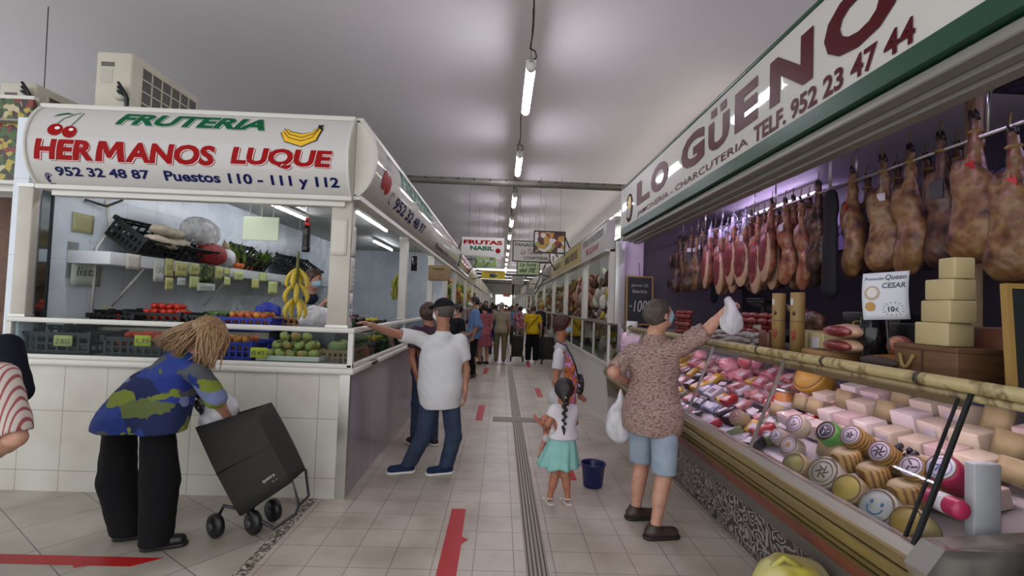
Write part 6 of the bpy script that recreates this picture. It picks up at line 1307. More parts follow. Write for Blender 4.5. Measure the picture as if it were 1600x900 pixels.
# dark grapes
p = atx(1398, 700, 1.76); gr = MB().sphere((0, 0, 0), .013, 10, 7).build('grape', mat('grape_dark', '#1b1824', .25)); tag(gr, 'dark grape in the small bunch between the bark cheeses', 'grape', 'dark grapes'); MB().tube([(0, 0, .012), (0, 0, .018)], .0015, 4).build('stem', M_stem, gr)
rn = random.Random(3)
for i in range(22):
    o = gr if i == 0 else dup(gr); o.location = (1.76+rn.uniform(-.03, .03), p.y-.05+rn.uniform(-.07, .07), p.z-.02+rn.uniform(-.02, .03))
# white wedges
def wedge(loc, a, l, h, m, lab, group=None, rz=0):
    b = MB(); pts = [(0, 0)]+[(l*math.cos(t), l*math.sin(t)) for t in [-a/2+a*i/5 for i in range(6)]]; b.prism(pts, Matrix.Translation((-l*.6, 0, 0)), h); o = b.build('cheese_wedge', m); bevel(o, .005); o.location = loc; o.rotation_euler = (0, -ta*.7, rz); tag(o, lab, 'cheese', group)
    b = MB(); arcp = [(l*math.cos(t), l*math.sin(t)) for t in [-a/2+a*i/5 for i in range(6)]]
    b.grid([[(x*1.01-l*.6, y*1.01, z) for x, y in arcp] for z in (.002, h-.002)]); ro = solid(b.build('rind', M_rind, o), .002); return o
M_wc = [mat('case_white', '#d8d0c8', .4, var=.05, vscale=9), mat('case_cream', '#cdc2aa', .45, var=.07, vscale=9), mat('case_blush', '#d3bdb6', .4, var=.08, vscale=9)]
rn = random.Random(12); cnt = 0
for row, (X, sz, st) in enumerate(((1.88, .085, .125), (2.02, .10, .150), (2.17, .11, .165), (2.32, .115, .18))):
    y = 1.78; i = 0
    while y < 3.25-.05*row:
        m = M_wc[rn.choice([0, 0, 1, 2])]; sy = st*rn.uniform(.75, .95)
        rowname = ['front', 'second', 'third', 'back'][row]
        if rn.random() < .25: wedge((X, y+.06, dz(X)+.03), 1.0, .15, sz, m, 'pale cheese wedge, %s from the near end in the %s row of cut cheeses' % (on[i], rowname), 'cheese wedges, %s row' % rowname, PI)
        else:
            o = block((X, y+.06, dz(X)+.01), .11, sy, sz*rn.uniform(.85, 1.1), m, 'white cheese block, %s from the near end in the %s row of cut cheeses' % (on[i], rowname), group='cheese blocks, %s row' % rowname, lbl=TAGW if rn.random() < .3 else None, rind=M_rind if rn.random() < .3 else None); o.rotation_euler = (0, -ta*.6, rn.uniform(-.1, .1))
        y += st; i += 1
for k, (X, Y, m) in enumerate([(1.80, 1.95, M_wch2), (1.80, 2.25, M_wch), (1.80, 2.55, M_wch2)]):
    wedge((X, Y, dz(X)-.02), 1.3, .2, .09, m, 'large half wheel of pale cheese leaning under the white blocks, %s one' % ['nearest', 'middle', 'farthest'][k], None, PI)
block((1.74, 1.72, .84), .10, .04, .26, mat('grey_paper', '#a3a6a8', .7), 'upright stack of white paper bags at the near end of the case', 'paper bags', name='paper_bags')
# orange jar, yellow cheese and coloured packs near the divider
p = atx(1225, 610, 1.95); jr = MB().lathe([(0, 0), (.05, 0), (.055, .01), (.055, .13), (.045, .15), (.045, .16), (0, .16)], n=24).build('glass_jar', mat('jar_orange', '#b5773c', .15)); jr.location = (1.95, p.y, dz(1.95)); tag(jr, 'orange jar with silver lid behind the second glass divider', 'jar'); MB().lathe([(0, .16), (.048, .16), (.048, .18), (0, .18)], n=24).build('lid', M_steel, jr); MB().lathe([(.0555, .04), (.0562, .07), (.0555, .10)], n=24).build('label', TAGW, jr)
o = wheel(1262, 592, 28, 2.2, mat('wheel_yellow', '#b88f2c', .4), 'tall yellow cheese wheel behind the orange jar', 'label_gold', '#c0983a', .12)
M_packs = {'pink sliced ham': mat('pack_pink', '#b8707c', .25, ramp=[(.35, '#a8505e'), (.6, '#cf9aa0')], vscale=12), 'dark vacuum': mat('pack_dark', '#2a2430', .2, var=.4, vscale=20), 'white boxed': mat('pack_white', '#b9b2bc', .3), 'red wrapped': mat('pack_red', '#9a2026', .3), 'marbled meat': mat('pack_marble', '#8a4a4e', .3, ramp=[(.35, '#7a2f38'), (.6, '#b98a86')], vscale=16), 'yellow': mat('pack_yellow', '#b8962c', .4), 'blue and white': mat('pack_blue', '#4a5680', .3, col2='#a8adc0', vscale=24), 'green': mat('pack_green', '#5a6a44', .35)}
rn = random.Random(31); ks = list(M_packs)
prot = {}
sizes = [(.14, .11, .03), (.12, .09, .055), (.10, .13, .04), (.15, .10, .07)]
for Y0, Y1, where in ((2.95, 3.70, 'between the near dividers'), (3.82, 4.62, 'behind the man with shorts'), (4.8, 5.5, 'in the far middle section'), (5.7, 6.4, 'in the farthest section')):
    for row, X in enumerate((1.56, 1.70, 1.85, 2.01, 2.18, 2.34)):
        y = Y0+.05*rn.random()+ (.12 if X > 1.9 and Y0 < 3 else 0)*row*.2
        pn = 0
        while y < Y1:
            k = ks[rn.randrange(8)]; s = sizes[rn.randrange(4)]
            if row >= 4: k = rn.choice(['pink sliced ham', 'marbled meat', 'pink sliced ham', 'yellow'])
            key = (k, s)
            if key not in prot:
                o = MB().rbox(-s[0]/2, s[0]/2, -s[1]/2, s[1]/2, 0, s[2], min(.014, s[2]*.4), seg=3).build('food_pack', M_packs[k]); MB().rbox(-s[0]*.3, s[0]*.15, -s[1]*.3, s[1]*.25, s[2], s[2]+.0015, .0005, seg=1).build('pack_label', TAGW if k != 'white boxed' else TAGB, o); prot[key] = o
            else: o = dup(prot[key])
            o.location = (X, y, dz(X)+.008); o.rotation_euler = (rn.uniform(-.15, .15), -ta-rn.uniform(-.05, .3), rn.uniform(-.5, .5)); tag(o, '%s pack, %s along the %s row, %s' % (k, on[pn], on[row], where), 'food pack', '%s packs %s' % (k, where)); pn += 1; y += s[1]+.012+rn.random()*.02
M_pkh = mat('boiled_ham', '#c47a8a', .25, ramp=[(.35, '#c06a80'), (.6, '#dca4ac')], vscale=6)
for k, (u, v, X, r_, lab) in enumerate([(1145, 583, 2.2, (.09, .12, .07), 'large glossy pink cooked ham in the case'), (1180, 575, 2.3, (.10, .12, .09), 'second pink cooked ham with a red side next to it'), (1100, 577, 2.25, (.07, .1, .06), 'small pink cooked ham further left in the case')]):
    Y = onx(u, X); o = lens((X, Y, dz(X)+.03), *r_, M_pkh, lab, 'cooked_ham', 'meat', mat('ham_red_side', '#a8424c', .3) if k == 1 else None)
for k, (u, X) in enumerate([(1160, 1.56), (1145, 1.60)]):
    pass
wheel(1148, 655, 13, 1.60, M_rind, 'small round cheese with reddish face near the left divider', 'label_rose', '#b08a80', .09, DM)
# leaflets on the end panel and the grey partition at the right edge
pn_ = MB().rbox(1.70, 2.3, 1.485, 1.51, .2, 1.325, .005).build('side_partition', mat('partition_grey', '#77746f', .4, .3)); tag(pn_, 'grey metal partition closing the right end of the display case', 'partition')
lh = empty('leaflet_holder', (1.83, 1.47, .93), 0, 'metal rack of white price leaflets at the right edge', 'rack'); MB().box(-.09, .2, -.03, .0, 0, .01).box(-.09, -.085, -.03, 0, 0, .30).build('rack', M_steel, lh)
for k, (x0, x1, z0, z1) in enumerate([(-.075, .0, .02, .29), (.0, .10, .01, .25)]):
    l = MB().rbox(x0, x1, -.02-.004*k, -.017-.004*k, z0, z1, .001, seg=1).build('leaflet', M_paper, lh); write('print', 'PRECIO', MATS['grey_ink'], lambda x, z, ll: (x, -.021-.004*k-ll, z), x0+.01, x1-.01, z1-.05, z1-.03, l, lift=.001); write('print', 'OFERTA', MATS['grey_ink'], lambda x, z, ll: (x, -.021-.004*k-ll, z), x0+.01, x1-.01, z0+.08, z0+.10, l, lift=.001)
    MB().box(x0+.01, x1-.01, -.0225-.004*k, -.0215-.004*k, z0+.12, z0+.17).build('picture', mat('leaflet_teal', '#5f8a84', .5), l)
for k, (x, z, w, h, rz) in enumerate([(1.46, .60, .10, .16, .1), (1.62, .62, .16, .14, -.15), (1.60, .50, .14, .13, .12)]):
    o = MB().rbox(-w/2, w/2, 0, .003, -h/2, h/2, .001, seg=1).build('leaflet', M_paper); o.location = (x+.1, 1.49, z+.12); o.rotation_euler = (0, rz, 0); tag(o, ['narrow', 'wide', 'lower'][k]+' white leaflet stuck on the end panel of the display case', 'leaflet'); MB().box(-w*.35, w*.1, -.001, 0, -.02, h*.35).build('picture', mat('leaflet_blue', '#4f6f9a', .5), o)
# ------------------------------------------------------------ people
SKIN = lambda n, c, c2=None: mat('skin_'+n, c, 0.5, col2=c2 or c, vscale=25, bump=0.05, bscale=120, sub=0.08)
SK1 = SKIN('tan', '#a87a62', '#9c6c55'); SK2 = SKIN('fair', '#c0917a', '#b5836c'); SK3 = SKIN('warm', '#ad7458', '#a0674d')
def nrm(v): v = np.array(v, float); return v/np.linalg.norm(v)

def hand(S, wr, el, pn, curl=0.35, side=1, sc=1.0, spread=1.0, res=0.01):
    """palm, four separate fingers and a thumb; pn = palm normal, side = which side the thumb leaves"""
    d = nrm(wr-el); pn = nrm(pn-d*np.dot(pn, d)); ac = np.cross(d, pn)*side
    if res > 0.011:
        S.ell(wr+d*.05*sc, A((.055, .036, .022))*sc, (d, ac, pn), 0.02); S.cap(wr+d*.08*sc, wr+d*.14*sc+pn*.03*sc, .022*sc, .016*sc, 0.015); S.cap(wr+d*.03*sc+ac*.03*sc, wr+d*.08*sc+ac*.05*sc, .015*sc, .012*sc); return
    S.ell(wr+d*.048*sc, A((.052, .040, .017))*sc, (d, ac, pn), 0.018)
    for i, (o, ln, rr) in enumerate(((.030, .072, .0095), (.010, .080, .0098), (-.010, .075, .0092), (-.029, .060, .0082))):
        b = wr+d*(.085-.004*abs(i-1.3))*sc+ac*o*sc; v = nrm(d+ac*(o*1.6*spread)); ang = curl*(0.7+0.1*i); k = ln*sc
        for j, fr_ in enumerate((.45, .30, .25)):
            c, s_ = math.cos(ang), math.sin(ang); w = v*c+pn*s_; e = b+w*k*fr_
            S.cap(b, e, rr*sc*(1-.06*j), rr*sc*(.94-.07*j), 0.004); b = e; ang += curl*0.9
    b = wr+d*.022*sc+ac*.030*sc; v = nrm(d*.75+ac*.65+pn*.35); e = b+v*.038*sc; S.cap(b, e, .0135*sc, .011*sc, 0.012)
    v2 = nrm(d*.9+ac*.25+pn*.35); S.cap(e, e+v2*.030*sc, .0105*sc, .0085*sc, 0.004)
def head(S, hc, f, up, nb, sc=1.0, res=0.01):
    r = np.cross(f, up)
    S.ell(hc+up*.022*sc-f*.012*sc, A((.076, .097, .090))*sc, (r, f, up), 0.02)
    S.ell(hc-up*.042*sc+f*.022*sc, A((.056, .068, .066))*sc, (r, f, up), 0.03)
    S.ell(hc-up*.090*sc+f*.055*sc, A((.026, .024, .018))*sc, (r, f, up), 0.02)
    S.cap(nb, hc-up*.065*sc-f*.018*sc, .058*sc, .053*sc, 0.03)
    if res > 0.014: return
    S.cap(hc+f*.080*sc+up*.030*sc-r*.03*sc, hc+f*.080*sc+up*.030*sc+r*.03*sc, .011*sc, .011*sc, 0.014)
    for q in (-1, 1):
        S.ell(hc+f*.093*sc+up*.010*sc+r*.031*sc*q, A((.016, .011, .010))*sc, (r, f, up), cut=True)
        S.ell(hc+f*.081*sc+up*.010*sc+r*.031*sc*q, A((.013, .010, .011))*sc, (r, f, up), 0.004)
        S.ell(hc+r*.078*sc*q-up*.002*sc-f*.005*sc, A((.010, .020, .031))*sc, (r, nrm(f-r*.3*q), up), 0.006)
    S.cap(hc+f*.090*sc+up*.012*sc, hc+f*.112*sc-up*.020*sc, .008*sc, .013*sc, 0.010)
    S.ell(hc+f*.100*sc-up*.024*sc, A((.018, .012, .009))*sc, (r, f, up), 0.006)
    S.cap(hc+f*.086*sc-up*.047*sc-r*.017*sc, hc+f*.086*sc-up*.047*sc+r*.017*sc, .008*sc, .008*sc, 0.006)
    S.cap(hc+f*.083*sc-up*.058*sc-r*.012*sc, hc+f*.083*sc-up*.058*sc+r*.012*sc, .009*sc, .009*sc, 0.006)
def torso(S, P, g, dt, kk=0.05, bust=0, belly=0):
    R, U = P['R'], P['U']; Fw = np.cross(U, R); Fw = nrm(Fw); s = P['s']
    pe, chst = P['pelvis'], P['chest']; mid = (pe+chst)/2
    S.ell(pe, A((.158*g, .118*g, .125))*s+dt, (R, Fw, U), kk)
    S.ell(mid, A((.150*g, .113*g, .165))*s+dt, (R, Fw, U), kk)
    S.ell(chst, A((.160*g, .112*g, .150))*s+dt, (R, Fw, U), kk)
    S.cap(P['shL']*.85+chst*.15, P['shR']*.85+chst*.15, .056*s+dt, .056*s+dt, kk)
    S.cap(P['neck']-U*.05*s, P['neck'], .085*s+dt*.6, .058*s+dt*.4, kk)
    if belly: S.ell(mid+Fw*.06*s-U*.03*s, A((.12*g, .10*g, .13))*s*(1+belly)+dt, (R, Fw, U), kk)
    if bust:
        for q in (-1, 1): S.ell(chst+Fw*.085*s*g-U*.03*s+R*.07*s*q, A((.07, .065, .07))*s+dt, (R, Fw, U), 0.04)
def person(label, base, fwd, h=1.68, g=1.0, res=0.016, J=None, headf=None, headup=(0, 0, 1), hs=1.0, skin=None, group=None,
           top=None, sleeve=0.55, hem=0.06, flare=0.02, bottom=None, btype='trousers', bw=1.0, bhem=None, shoes=None, sole=None, toe=None,
           hair=None, hairstyle='short', mask=None, curl=(0.35, 0.35), palm=None, bust=0, belly=0, custom=None, longhair=None, toesL=None, hemp=None, extra=()):
    s = h/1.70; f = nrm((fwd[0], fwd[1], 0)); R = np.cross(f, (0, 0, 1)); U = A((0, 0, 1)); b = A((base[0], base[1], 0))
    P = dict(s=s, R=R, U=U)
    loc = lambda r, ff, z: b+R*r*s+f*ff*s+U*z*s
    P.update(pelvis=loc(0, 0, .93), chest=loc(0, .01, 1.22), neck=loc(0, 0, 1.43), head=loc(0, .03, 1.575), shL=loc(-.17*g, 0, 1.37), shR=loc(.17*g, 0, 1.37),
             elL=loc(-.23*g, -.02, 1.10), elR=loc(.23*g, -.02, 1.10), wrL=loc(-.24*g, .07, .87), wrR=loc(.24*g, .07, .87),
             hipL=loc(-.085*g, 0, .90), hipR=loc(.085*g, 0, .90), knL=loc(-.10*g, .03, .50), knR=loc(.10*g, -.01, .50), anL=loc(-.10*g, .04, .09), anR=loc(.10*g, -.03, .09))
    for k, v in (J or {}).items(): P[k] = A(v)
    P['U'] = nrm(P['chest']-P['pelvis']); Rr = P['shR']-P['shL']; P['R'] = nrm(Rr-P['U']*np.dot(Rr, P['U']))
    hf = nrm(headf if headf is not None else f); hu = A(headup); hu = nrm(hu-hf*np.dot(hu, hf)); hc = P['head']
    t = empty('person', tuple(b), 0, label, 'person', group)
    org = b
    def bd(S, name, m, par=t): return S.build(name, m, par, origin=org)
    sk = skin or SK2
    # one continuous body
    S = SDF(res); torso(S, P, g*.93, -0.012, belly=belly*.8, bust=0)
    for q in 'LR':
        S.cap(P['sh'+q], P['el'+q], .047*s*(.5+.5*g), .039*s*(.5+.5*g), 0.035); S.cap(P['el'+q], P['wr'+q], .038*s*(.5+.5*g), .025*s, 0.012)
        S.cap(P['el'+q], P['el'+q]*.6+P['wr'+q]*.4, .037*s*(.5+.5*g), .036*s*(.5+.5*g), 0.012)
        S.cap(P['hip'+q], P['kn'+q], .078*s*g, .052*s, 0.04); S.cap(P['kn'+q], P['an'+q], .050*s, .036*s, 0.015)
        calf = P['kn'+q]*.68+P['an'+q]*.32; kd = nrm(P['an'+q]-P['kn'+q]); tdir = (toesL if q == 'L' and toesL is not None else toe) if toe is not None else f; td = nrm(A((tdir[0], tdir[1], 0)))
        S.cap(P['kn'+q]*.85+P['an'+q]*.15-td*.012*s, P['kn'+q]*.5+P['an'+q]*.5-td*.012*s, .050*s, .044*s, 0.03)
        an = P['an'+q]; S.cap(an-U*.03*s, an+td*.12*s-U*(an[2]-.035*s), .034*s, .026*s, 0.02)
        pn = (palm or {}).get(q); pn = A(pn) if pn is not None else nrm(np.cross(U, f)*(1 if q == 'L' else -1)*-1+f*.3)
        hand(S, P['wr'+q], P['el'+q], pn, curl[0 if q == 'L' else 1], 1 if q == 'L' else -1, .95*s, res=res)
    head(S, hc, hf, hu, P['neck'], s*hs, res)
    bd(S, 'body', sk)
    hr = np.cross(hf, hu); sc = s*hs
    if top is not None:
        S = SDF(res); torso(S, P, g, 0.008, bust=bust, belly=belly); pe = P['pelvis']; Fw = nrm(np.cross(P['U'], P['R']))
        S.ell(pe-P['U']*(hem*.5)*s, A((.170*g+flare, .130*g+flare, .13+hem))*s, (P['R'], Fw, P['U']), 0.06)
        if hem > .08: S.cap(pe, pe-P['U']*hem*s, .15*g*s+flare, .155*g*s+flare, 0.05, (Fw, .8))
        for q in 'LR':
            if sleeve > 0:
                a, e, w = P['sh'+q], P['el'+q], P['wr'+q]; k = min(sleeve, 1); S.cap(a, a+(e-a)*k, .066*s*(.5+.5*g), (.066-.006*k)*s*(.5+.5*g)+.004, 0.035); end = a+(e-a)*k; dd = nrm(e-a)
                if sleeve > 1: end = e+(w-e)*(sleeve-1); dd = nrm(w-e); S.cap(e, end, .056*s*(.5+.5*g), .044*s*(.5+.5*g), 0.02)
                S.cuts = getattr(S, 'cuts', [])+[(end, dd)]
        for a_, b_, r1_, r2_, kk_ in extra: S.cap(a_, b_, r1_, r2_, kk_)
        if res < 0.012: S.noise(0.0035, 22)
        for end, dd in getattr(S, 'cuts', []): S.ell(end+dd*.078, (.078, .078, .078), cut=True)
        if hemp is not None: S.plane(*hemp)
        else: S.plane(pe-P['U']*hem*1.6*s, -P['U'])
        bd(S, 'shirt', top)
    if bottom is not None:
        S = SDF(res); pe = P['pelvis']; Fw = nrm(np.cross(P['U'], P['R']))
        S.ell(pe, A((.160*g, .120*g, .115))*s+.004, (P['R'], Fw, P['U']), 0.05)
        zh = bhem if bhem is not None else (.07 if btype == 'trousers' else .40)*s
        if btype == 'skirt':
            c0 = pe+U*.05*s; S.cap(c0, A((pe[0], pe[1], zh+.02)), .135*g*s, .135*g*s+flare*4*bw, 0.04, None)
        else:
            for q in 'LR':
                S.cap(P['hip'+q], P['kn'+q], .088*s*g, .066*s*bw, 0.04); e = P['an'+q]-U*.06*s; S.cap(P['kn'+q], e, .066*s*bw, (.056 if btype == 'trousers' else .075)*s*bw, 0.02)
        if res < 0.012: S.noise(0.003, 22)
        S.plane((0, 0, zh), (0, 0, -1))
        bd(S, btype, bottom)
    if shoes is not None:
        for q in 'LR':
            an = P['an'+q]; tdir = (toesL if q == 'L' and toesL is not None else toe) if toe is not None else f; td = nrm(A((tdir[0], tdir[1], 0))); a = A((an[0], an[1], .0)); rs_ = min(res, 0.009) if res < .012 else res
            S = SDF(rs_); S.cap(a-td*.035*s+U*.045, a+td*.13*s+U*.040, .046*s, .043*s, 0.02, (U, .85)); S.cap(a+U*.06, an-td*.01+U*.0, .048*s, .045*s, 0.02); S.plane((0, 0, .016), (0, 0, -1)); S.plane((0, 0, .016+.085*s), (0, 0, 1))
            bd(S, 'shoe', shoes)
            if sole is not None:
                S = SDF(rs_); S.cap(a-td*.040*s+U*.016, a+td*.138*s+U*.016, .050*s, .046*s, 0.02); S.plane((0, 0, .002), (0, 0, -1)); S.plane((0, 0, .026), (0, 0, 1)); bd(S, 'sole', sole)
    if hair is not None:
        S = SDF(res if res > .011 else .008); e = {'short': .010, 'curly': .030, 'long': .014, 'thin': .006}[hairstyle]
        S.ell(hc+hu*.026*sc-hf*.016*sc, A((.078+e, .097+e, .090+e))*sc, (hr, hf, hu), 0.02)
        if hairstyle == 'curly': S.ell(hc+hu*.055*sc+hf*.02*sc, A((.085, .085, .065))*sc, (hr, hf, hu), 0.03); S.noise(0.010, 75).noise(.007, 140)
        elif res < .012: S.noise(0.003, 110)
        n = nrm(hf*.86-hu*.5); S.plane(hc+hf*(.045 if hairstyle != 'curly' else .06)*sc+hu*.02*sc, n)
        if hairstyle != 'long': S.plane(hc-hu*.065*sc-hf*.03*sc, nrm(-hu+hf*.25))
        if longhair:
            for a, c, r1, r2 in longhair: S.cap(a, c, r1, r2, 0.03)
            if res < .012: S.noise(0.003, 60)
        bd(S, 'hair', hair)
    if mask is not None and res < .02:
        S = SDF(min(res, .007)); S.ell(hc-hu*.040*sc+hf*.030*sc, A((.061, .078, .058))*sc, (hr, hf, hu), 0.02); S.cap(hc+hf*.095*sc-hu*.012*sc, hc+hf*.104*sc-hu*.045*sc, .018*sc, .016*sc, .03)
        S.plane(hc+hf*.030*sc, -hf); S.plane(hc+hu*.004*sc, nrm(hu-hf*.15)); S.plane(hc-hu*.088*sc, -hu); mk = bd(S, 'face_mask', mask)
        for q in (-1, 1):
            MB().tube([Vector(hc+hf*.04*sc+hr*.06*sc*q-hu*.01*sc-org), Vector(hc-hf*.015*sc+hr*.088*sc*q+hu*.01*sc-org)], .002, 5).tube([Vector(hc+hf*.04*sc+hr*.056*sc*q-hu*.05*sc-org), Vector(hc-hf*.015*sc+hr*.088*sc*q-hu*.02*sc-org)], .002, 5).build('ear_loop', mask, t)
    if res < .013 and mask is not None or (custom and 'eyes' in custom):
        for q in (-1, 1):
            MB().sphere(Vector(hc+hf*.0855*sc+hu*.010*sc+hr*.031*sc*q-org), .0085*sc, 10, 7).build('eye', mat('eye_white', '#d8d4ce', 0.2), t)
            MB().sphere(Vector(hc+hf*.0915*sc+hu*.010*sc+hr*.031*sc*q-org), .0045*sc, 8, 6).build('pupil', mat('eye_dark', '#2a1c16', 0.2), t)
    P.update(obj=t, org=org, hf=hf, hu=hu, hr=hr, sc=sc, bd=bd)
    return P
def ctube(P, name, m, pts, r, n=8): return MB().tube([Vector(p)-Vector(P['org']) for p in pts], r, n).build(name, m, P['obj'])
cot = lambda n, c, **k: mat('cloth_'+n, c, 0.85, bump=0.25, bscale=300, spec=0.2, **k)
MASKB = mat('mask_blue', '#9fbdd0', 0.8); MASKW = mat('mask_white', '#d4d6d6', 0.8)
HB = mat('hair_dark', '#1d1512', 0.5, bump=0.6, bscale=90, stretch=(1, 1, .3)); HG = mat('hair_grey', '#4a4540', 0.6, bump=0.5, bscale=90)
HR = mat('hair_red', '#4a1814', 0.5, col2='#2d0f0d', vscale=30, bump=0.8, bscale=70); HBR = mat('hair_brown', '#5a4230', 0.6, col2='#3c2a1e', vscale=25, bump=0.8, bscale=70)
HBL = mat('hair_blond', '#8a6a44', 0.45, ramp=[(0.3, '#5a4028'), (0.55, '#8d6d4a'), (0.7, '#6a5036')], vscale=60, stretch=(.25, .25, 1.6) if False else (1, 1, .15), bump=0.5, bscale=60)

# man in white shirt and dark cap pointing over the counter
d = lambda u, v, y: A(at(u, v, y))
JN = mat('denim', '#222e42', 0.85, col2='#2f3f5a', vscale=7, bump=0.3, bscale=250)
P = person('man in white T-shirt, black cap and jeans reaching over the left counter', (-.68, 4.62), (-.45, .9), 1.70, 1.04, .0078,
    J=dict(pelvis=d(688, 612, 4.62), chest=d(688, 562, 4.62), neck=d(692, 516, 4.62), head=d(692, 487, 4.60), shL=d(657, 529, 4.60), shR=d(719, 532, 4.66), elL=d(612, 520, 4.44), wrL=A((-1.12, 4.22, 1.385)),
           elR=d(728, 577, 4.66), wrR=d(727, 612, 4.58), hipL=d(673, 622, 4.6), hipR=d(703, 622, 4.64), knL=d(660, 684, 4.58), knR=d(709, 682, 4.62), anL=A((-.83, 4.62, .09)), anR=A((-.47, 4.62, .09))),
    headf=(-.80, .6, -.02), top=cot('white', '#cfcfd0'), sleeve=.62, hem=.09, flare=.012, extra=[(d(687, 560, 4.62), d(687, 612, 4.62), .150, .155, .05), (d(680, 560, 4.62), d(676, 600, 4.62), .14, .14, .05), (d(700, 560, 4.62), d(700, 600, 4.62), .14, .14, .05)], bottom=JN, bw=1.16, shoes=cot('navy_shoe', '#1f2c48'), sole=mat('sole_white', '#d4d2cc', 0.5), toe=(-.93, -.35), skin=SK1, hair=HG, mask=MASKW,
    palm=dict(L=(0, 0, -1)), curl=(0.28, 0.4), belly=.08)
hc, hf, hu, hr, sc = P['head'], P['hf'], P['hu'], P['hr'], P['sc']
capm = cot('cap_black', '#17181a')
S = SDF(.007).ell(hc+hu*.045*sc-hf*.012*sc, A((.090, .108, .088))*sc, (hr, hf, hu)); S.plane(hc+hu*.040*sc, nrm(-hu-hf*.12)); P['bd'](S, 'cap', capm)
S = SDF(.006).ell(hc+hu*.045*sc+hf*.095*sc, A((.070, .075, .020))*sc, (hr, nrm(hf-hu*.25), nrm(hu+hf*.25))); S.plane(hc+hf*.06*sc, -hf); P['bd'](S, 'cap_brim', capm)
ctube(P, 'glasses', M_blk, [hc-hf*.01+hr*.083*sc*q_*1+hu*.012 if i else hc+hf*.10*sc+hu*.014-hr*0 for i, q_ in enumerate((0, -1))], .0025)

# man in patterned shirt and denim shorts at the ham counter
knit = mat('brown_knit', '#8a6a62', 0.9, ramp=[(0.32, '#5a3c38'), (0.46, '#8d6c64'), (0.58, '#b09a90'), (0.7, '#76504a')], vscale=46, stretch=(1, 1, 3.2), bump=0.4, bscale=150)
P = person('man in mottled brown shirt and light denim shorts reaching up to the ham counter', (1.14, 3.62), (.75, .66), 1.70, 1.12, .0078,
    J=dict(pelvis=d(1019, 640, 3.62), chest=d(1022, 575, 3.60), neck=d(1024, 520, 3.60), head=d(1030, 492, 3.56), shL=d(990, 550, 3.70), shR=d(1066, 540, 3.50), elR=d(1107, 514, 3.42), wrR=d(1130, 488, 3.40),
           elL=d(958, 582, 3.58), wrL=d(990, 603, 3.86), hipL=d(1003, 660, 3.70), hipR=d(1038, 660, 3.55), knL=d(1002, 735, 3.76), knR=d(1038, 745, 3.50), anL=A((1.09, 3.76, .09)), anR=A((1.14, 3.45, .09))),
    headf=(.88, .30, .36), top=knit, sleeve=.80, hem=.10, flare=.03, bottom=mat('light_denim', '#8493a2', 0.85, col2='#98a6b2', vscale=6, bump=0.3, bscale=250), btype='shorts', bw=1.32, bhem=.44, shoes=mat('brown_leather', '#3a2c24', 0.45, bump=0.2), sole=mat('sole_dark', '#1c1815', 0.6),
    toe=(.95, .12), skin=SK2, hair=mat('hair_greybrown', '#3f352e', 0.6, col2='#544a42', vscale=30, bump=0.6, bscale=90), mask=MASKB, palm=dict(R=(.5, .2, -.8)), curl=(.6, .95), belly=.12)
# carrier bag from his left hand
cx_, cy_ = P['wrL'][0]-.07, 3.80
def carrier(name, top, w, h, m, label, seed=0, dd=.10, group=None):
    rnd = random.Random(seed); t = A(top); S = SDF(.009); c = t-A((0, 0, h*.62)); S.ell(c, (w*.5, dd, h*.36), k=.05); S.ell(c-A((0.01, 0, h*.14)), (w*.44, dd*.9, h*.24), k=.05); S.cap(c+A((0, 0, h*.2)), t-A((0, 0, h*.12)), w*.33, .02, .05, ((0, 1, 0), .6)); S.cap(t-A((0, 0, h*.14)), t, .018, .012, .03)
    S.noise(.006, 18); o = S.build(name, m, None, origin=t); o.location = top; return tag(o, label, 'bag', group)
bagfilm = film('bag_film', '#dcdade', 0.75)
hp = P['wrL']+nrm(P['wrL']-P['elL'])*.07
carrier('plastic_bag', tuple(d(970, 610, 3.84)), .21, .40, bagfilm, 'white plastic carrier bag hanging from the hand of the man in shorts', 3)

# woman bending over her shopping trolley
scarf = bpy.data.materials.new('brush_print_cloth'); scarf.use_nodes = True
N, L = nodes(scarf); b = N['Principled BSDF']; tc = N.new('ShaderNodeTexCoord'); nz = N.new('ShaderNodeTexNoise'); nz.inputs['Scale'].default_value = 4; nz.inputs['Detail'].default_value = 5; L.new(tc.outputs['Object'], nz.inputs['Vector'])
ad = N.new('ShaderNodeMixRGB'); ad.blend_type = 'LINEAR_LIGHT'; ad.inputs[0].default_value = .16; L.new(tc.outputs['Object'], ad.inputs[1]); L.new(nz.outputs['Color'], ad.inputs[2])
mp = N.new('ShaderNodeMapping'); L.new(ad.outputs[0], mp.inputs[0]); mp.inputs['Rotation'].default_value = (0, .45, .2); mp.inputs['Scale'].default_value = (4.2, 5.5, 11.0)
vo = N.new('ShaderNodeTexVoronoi'); vo.inputs['Scale'].default_value = 1.0; L.new(mp.outputs[0], vo.inputs['Vector']); se = N.new('ShaderNodeSeparateColor'); L.new(vo.outputs['Color'], se.inputs[0])
r = N.new('ShaderNodeValToRGB'); L.new(se.outputs[0], r.inputs[0]); r.color_ramp.interpolation = 'CONSTANT'
cols = [(0.0, '#1a2038'), (.16, '#24336f'), (.30, '#2a3a7c'), (.42, '#6f7a30'), (.58, '#4a4d50'), (.68, '#6a7396'), (.78, '#20284c'), (.86, '#59633a')]
r.color_ramp.elements[0].color = (*hexc(cols[0][1]), 1); r.color_ramp.elements[1].position = .93; r.color_ramp.elements[1].color = (*hexc('#26357a'), 1)
for p_, h_ in cols[1:]: e = r.color_ramp.elements.new(p_); e.color = (*hexc(h_), 1)
L.new(r.outputs[0], b.inputs['Base Color']); b.inputs['Roughness'].default_value = 0.8; b.inputs['Specular IOR Level'].default_value = 0.2
blk = cot('black', '#121214')
hcW = d(326, 524, 3.22)
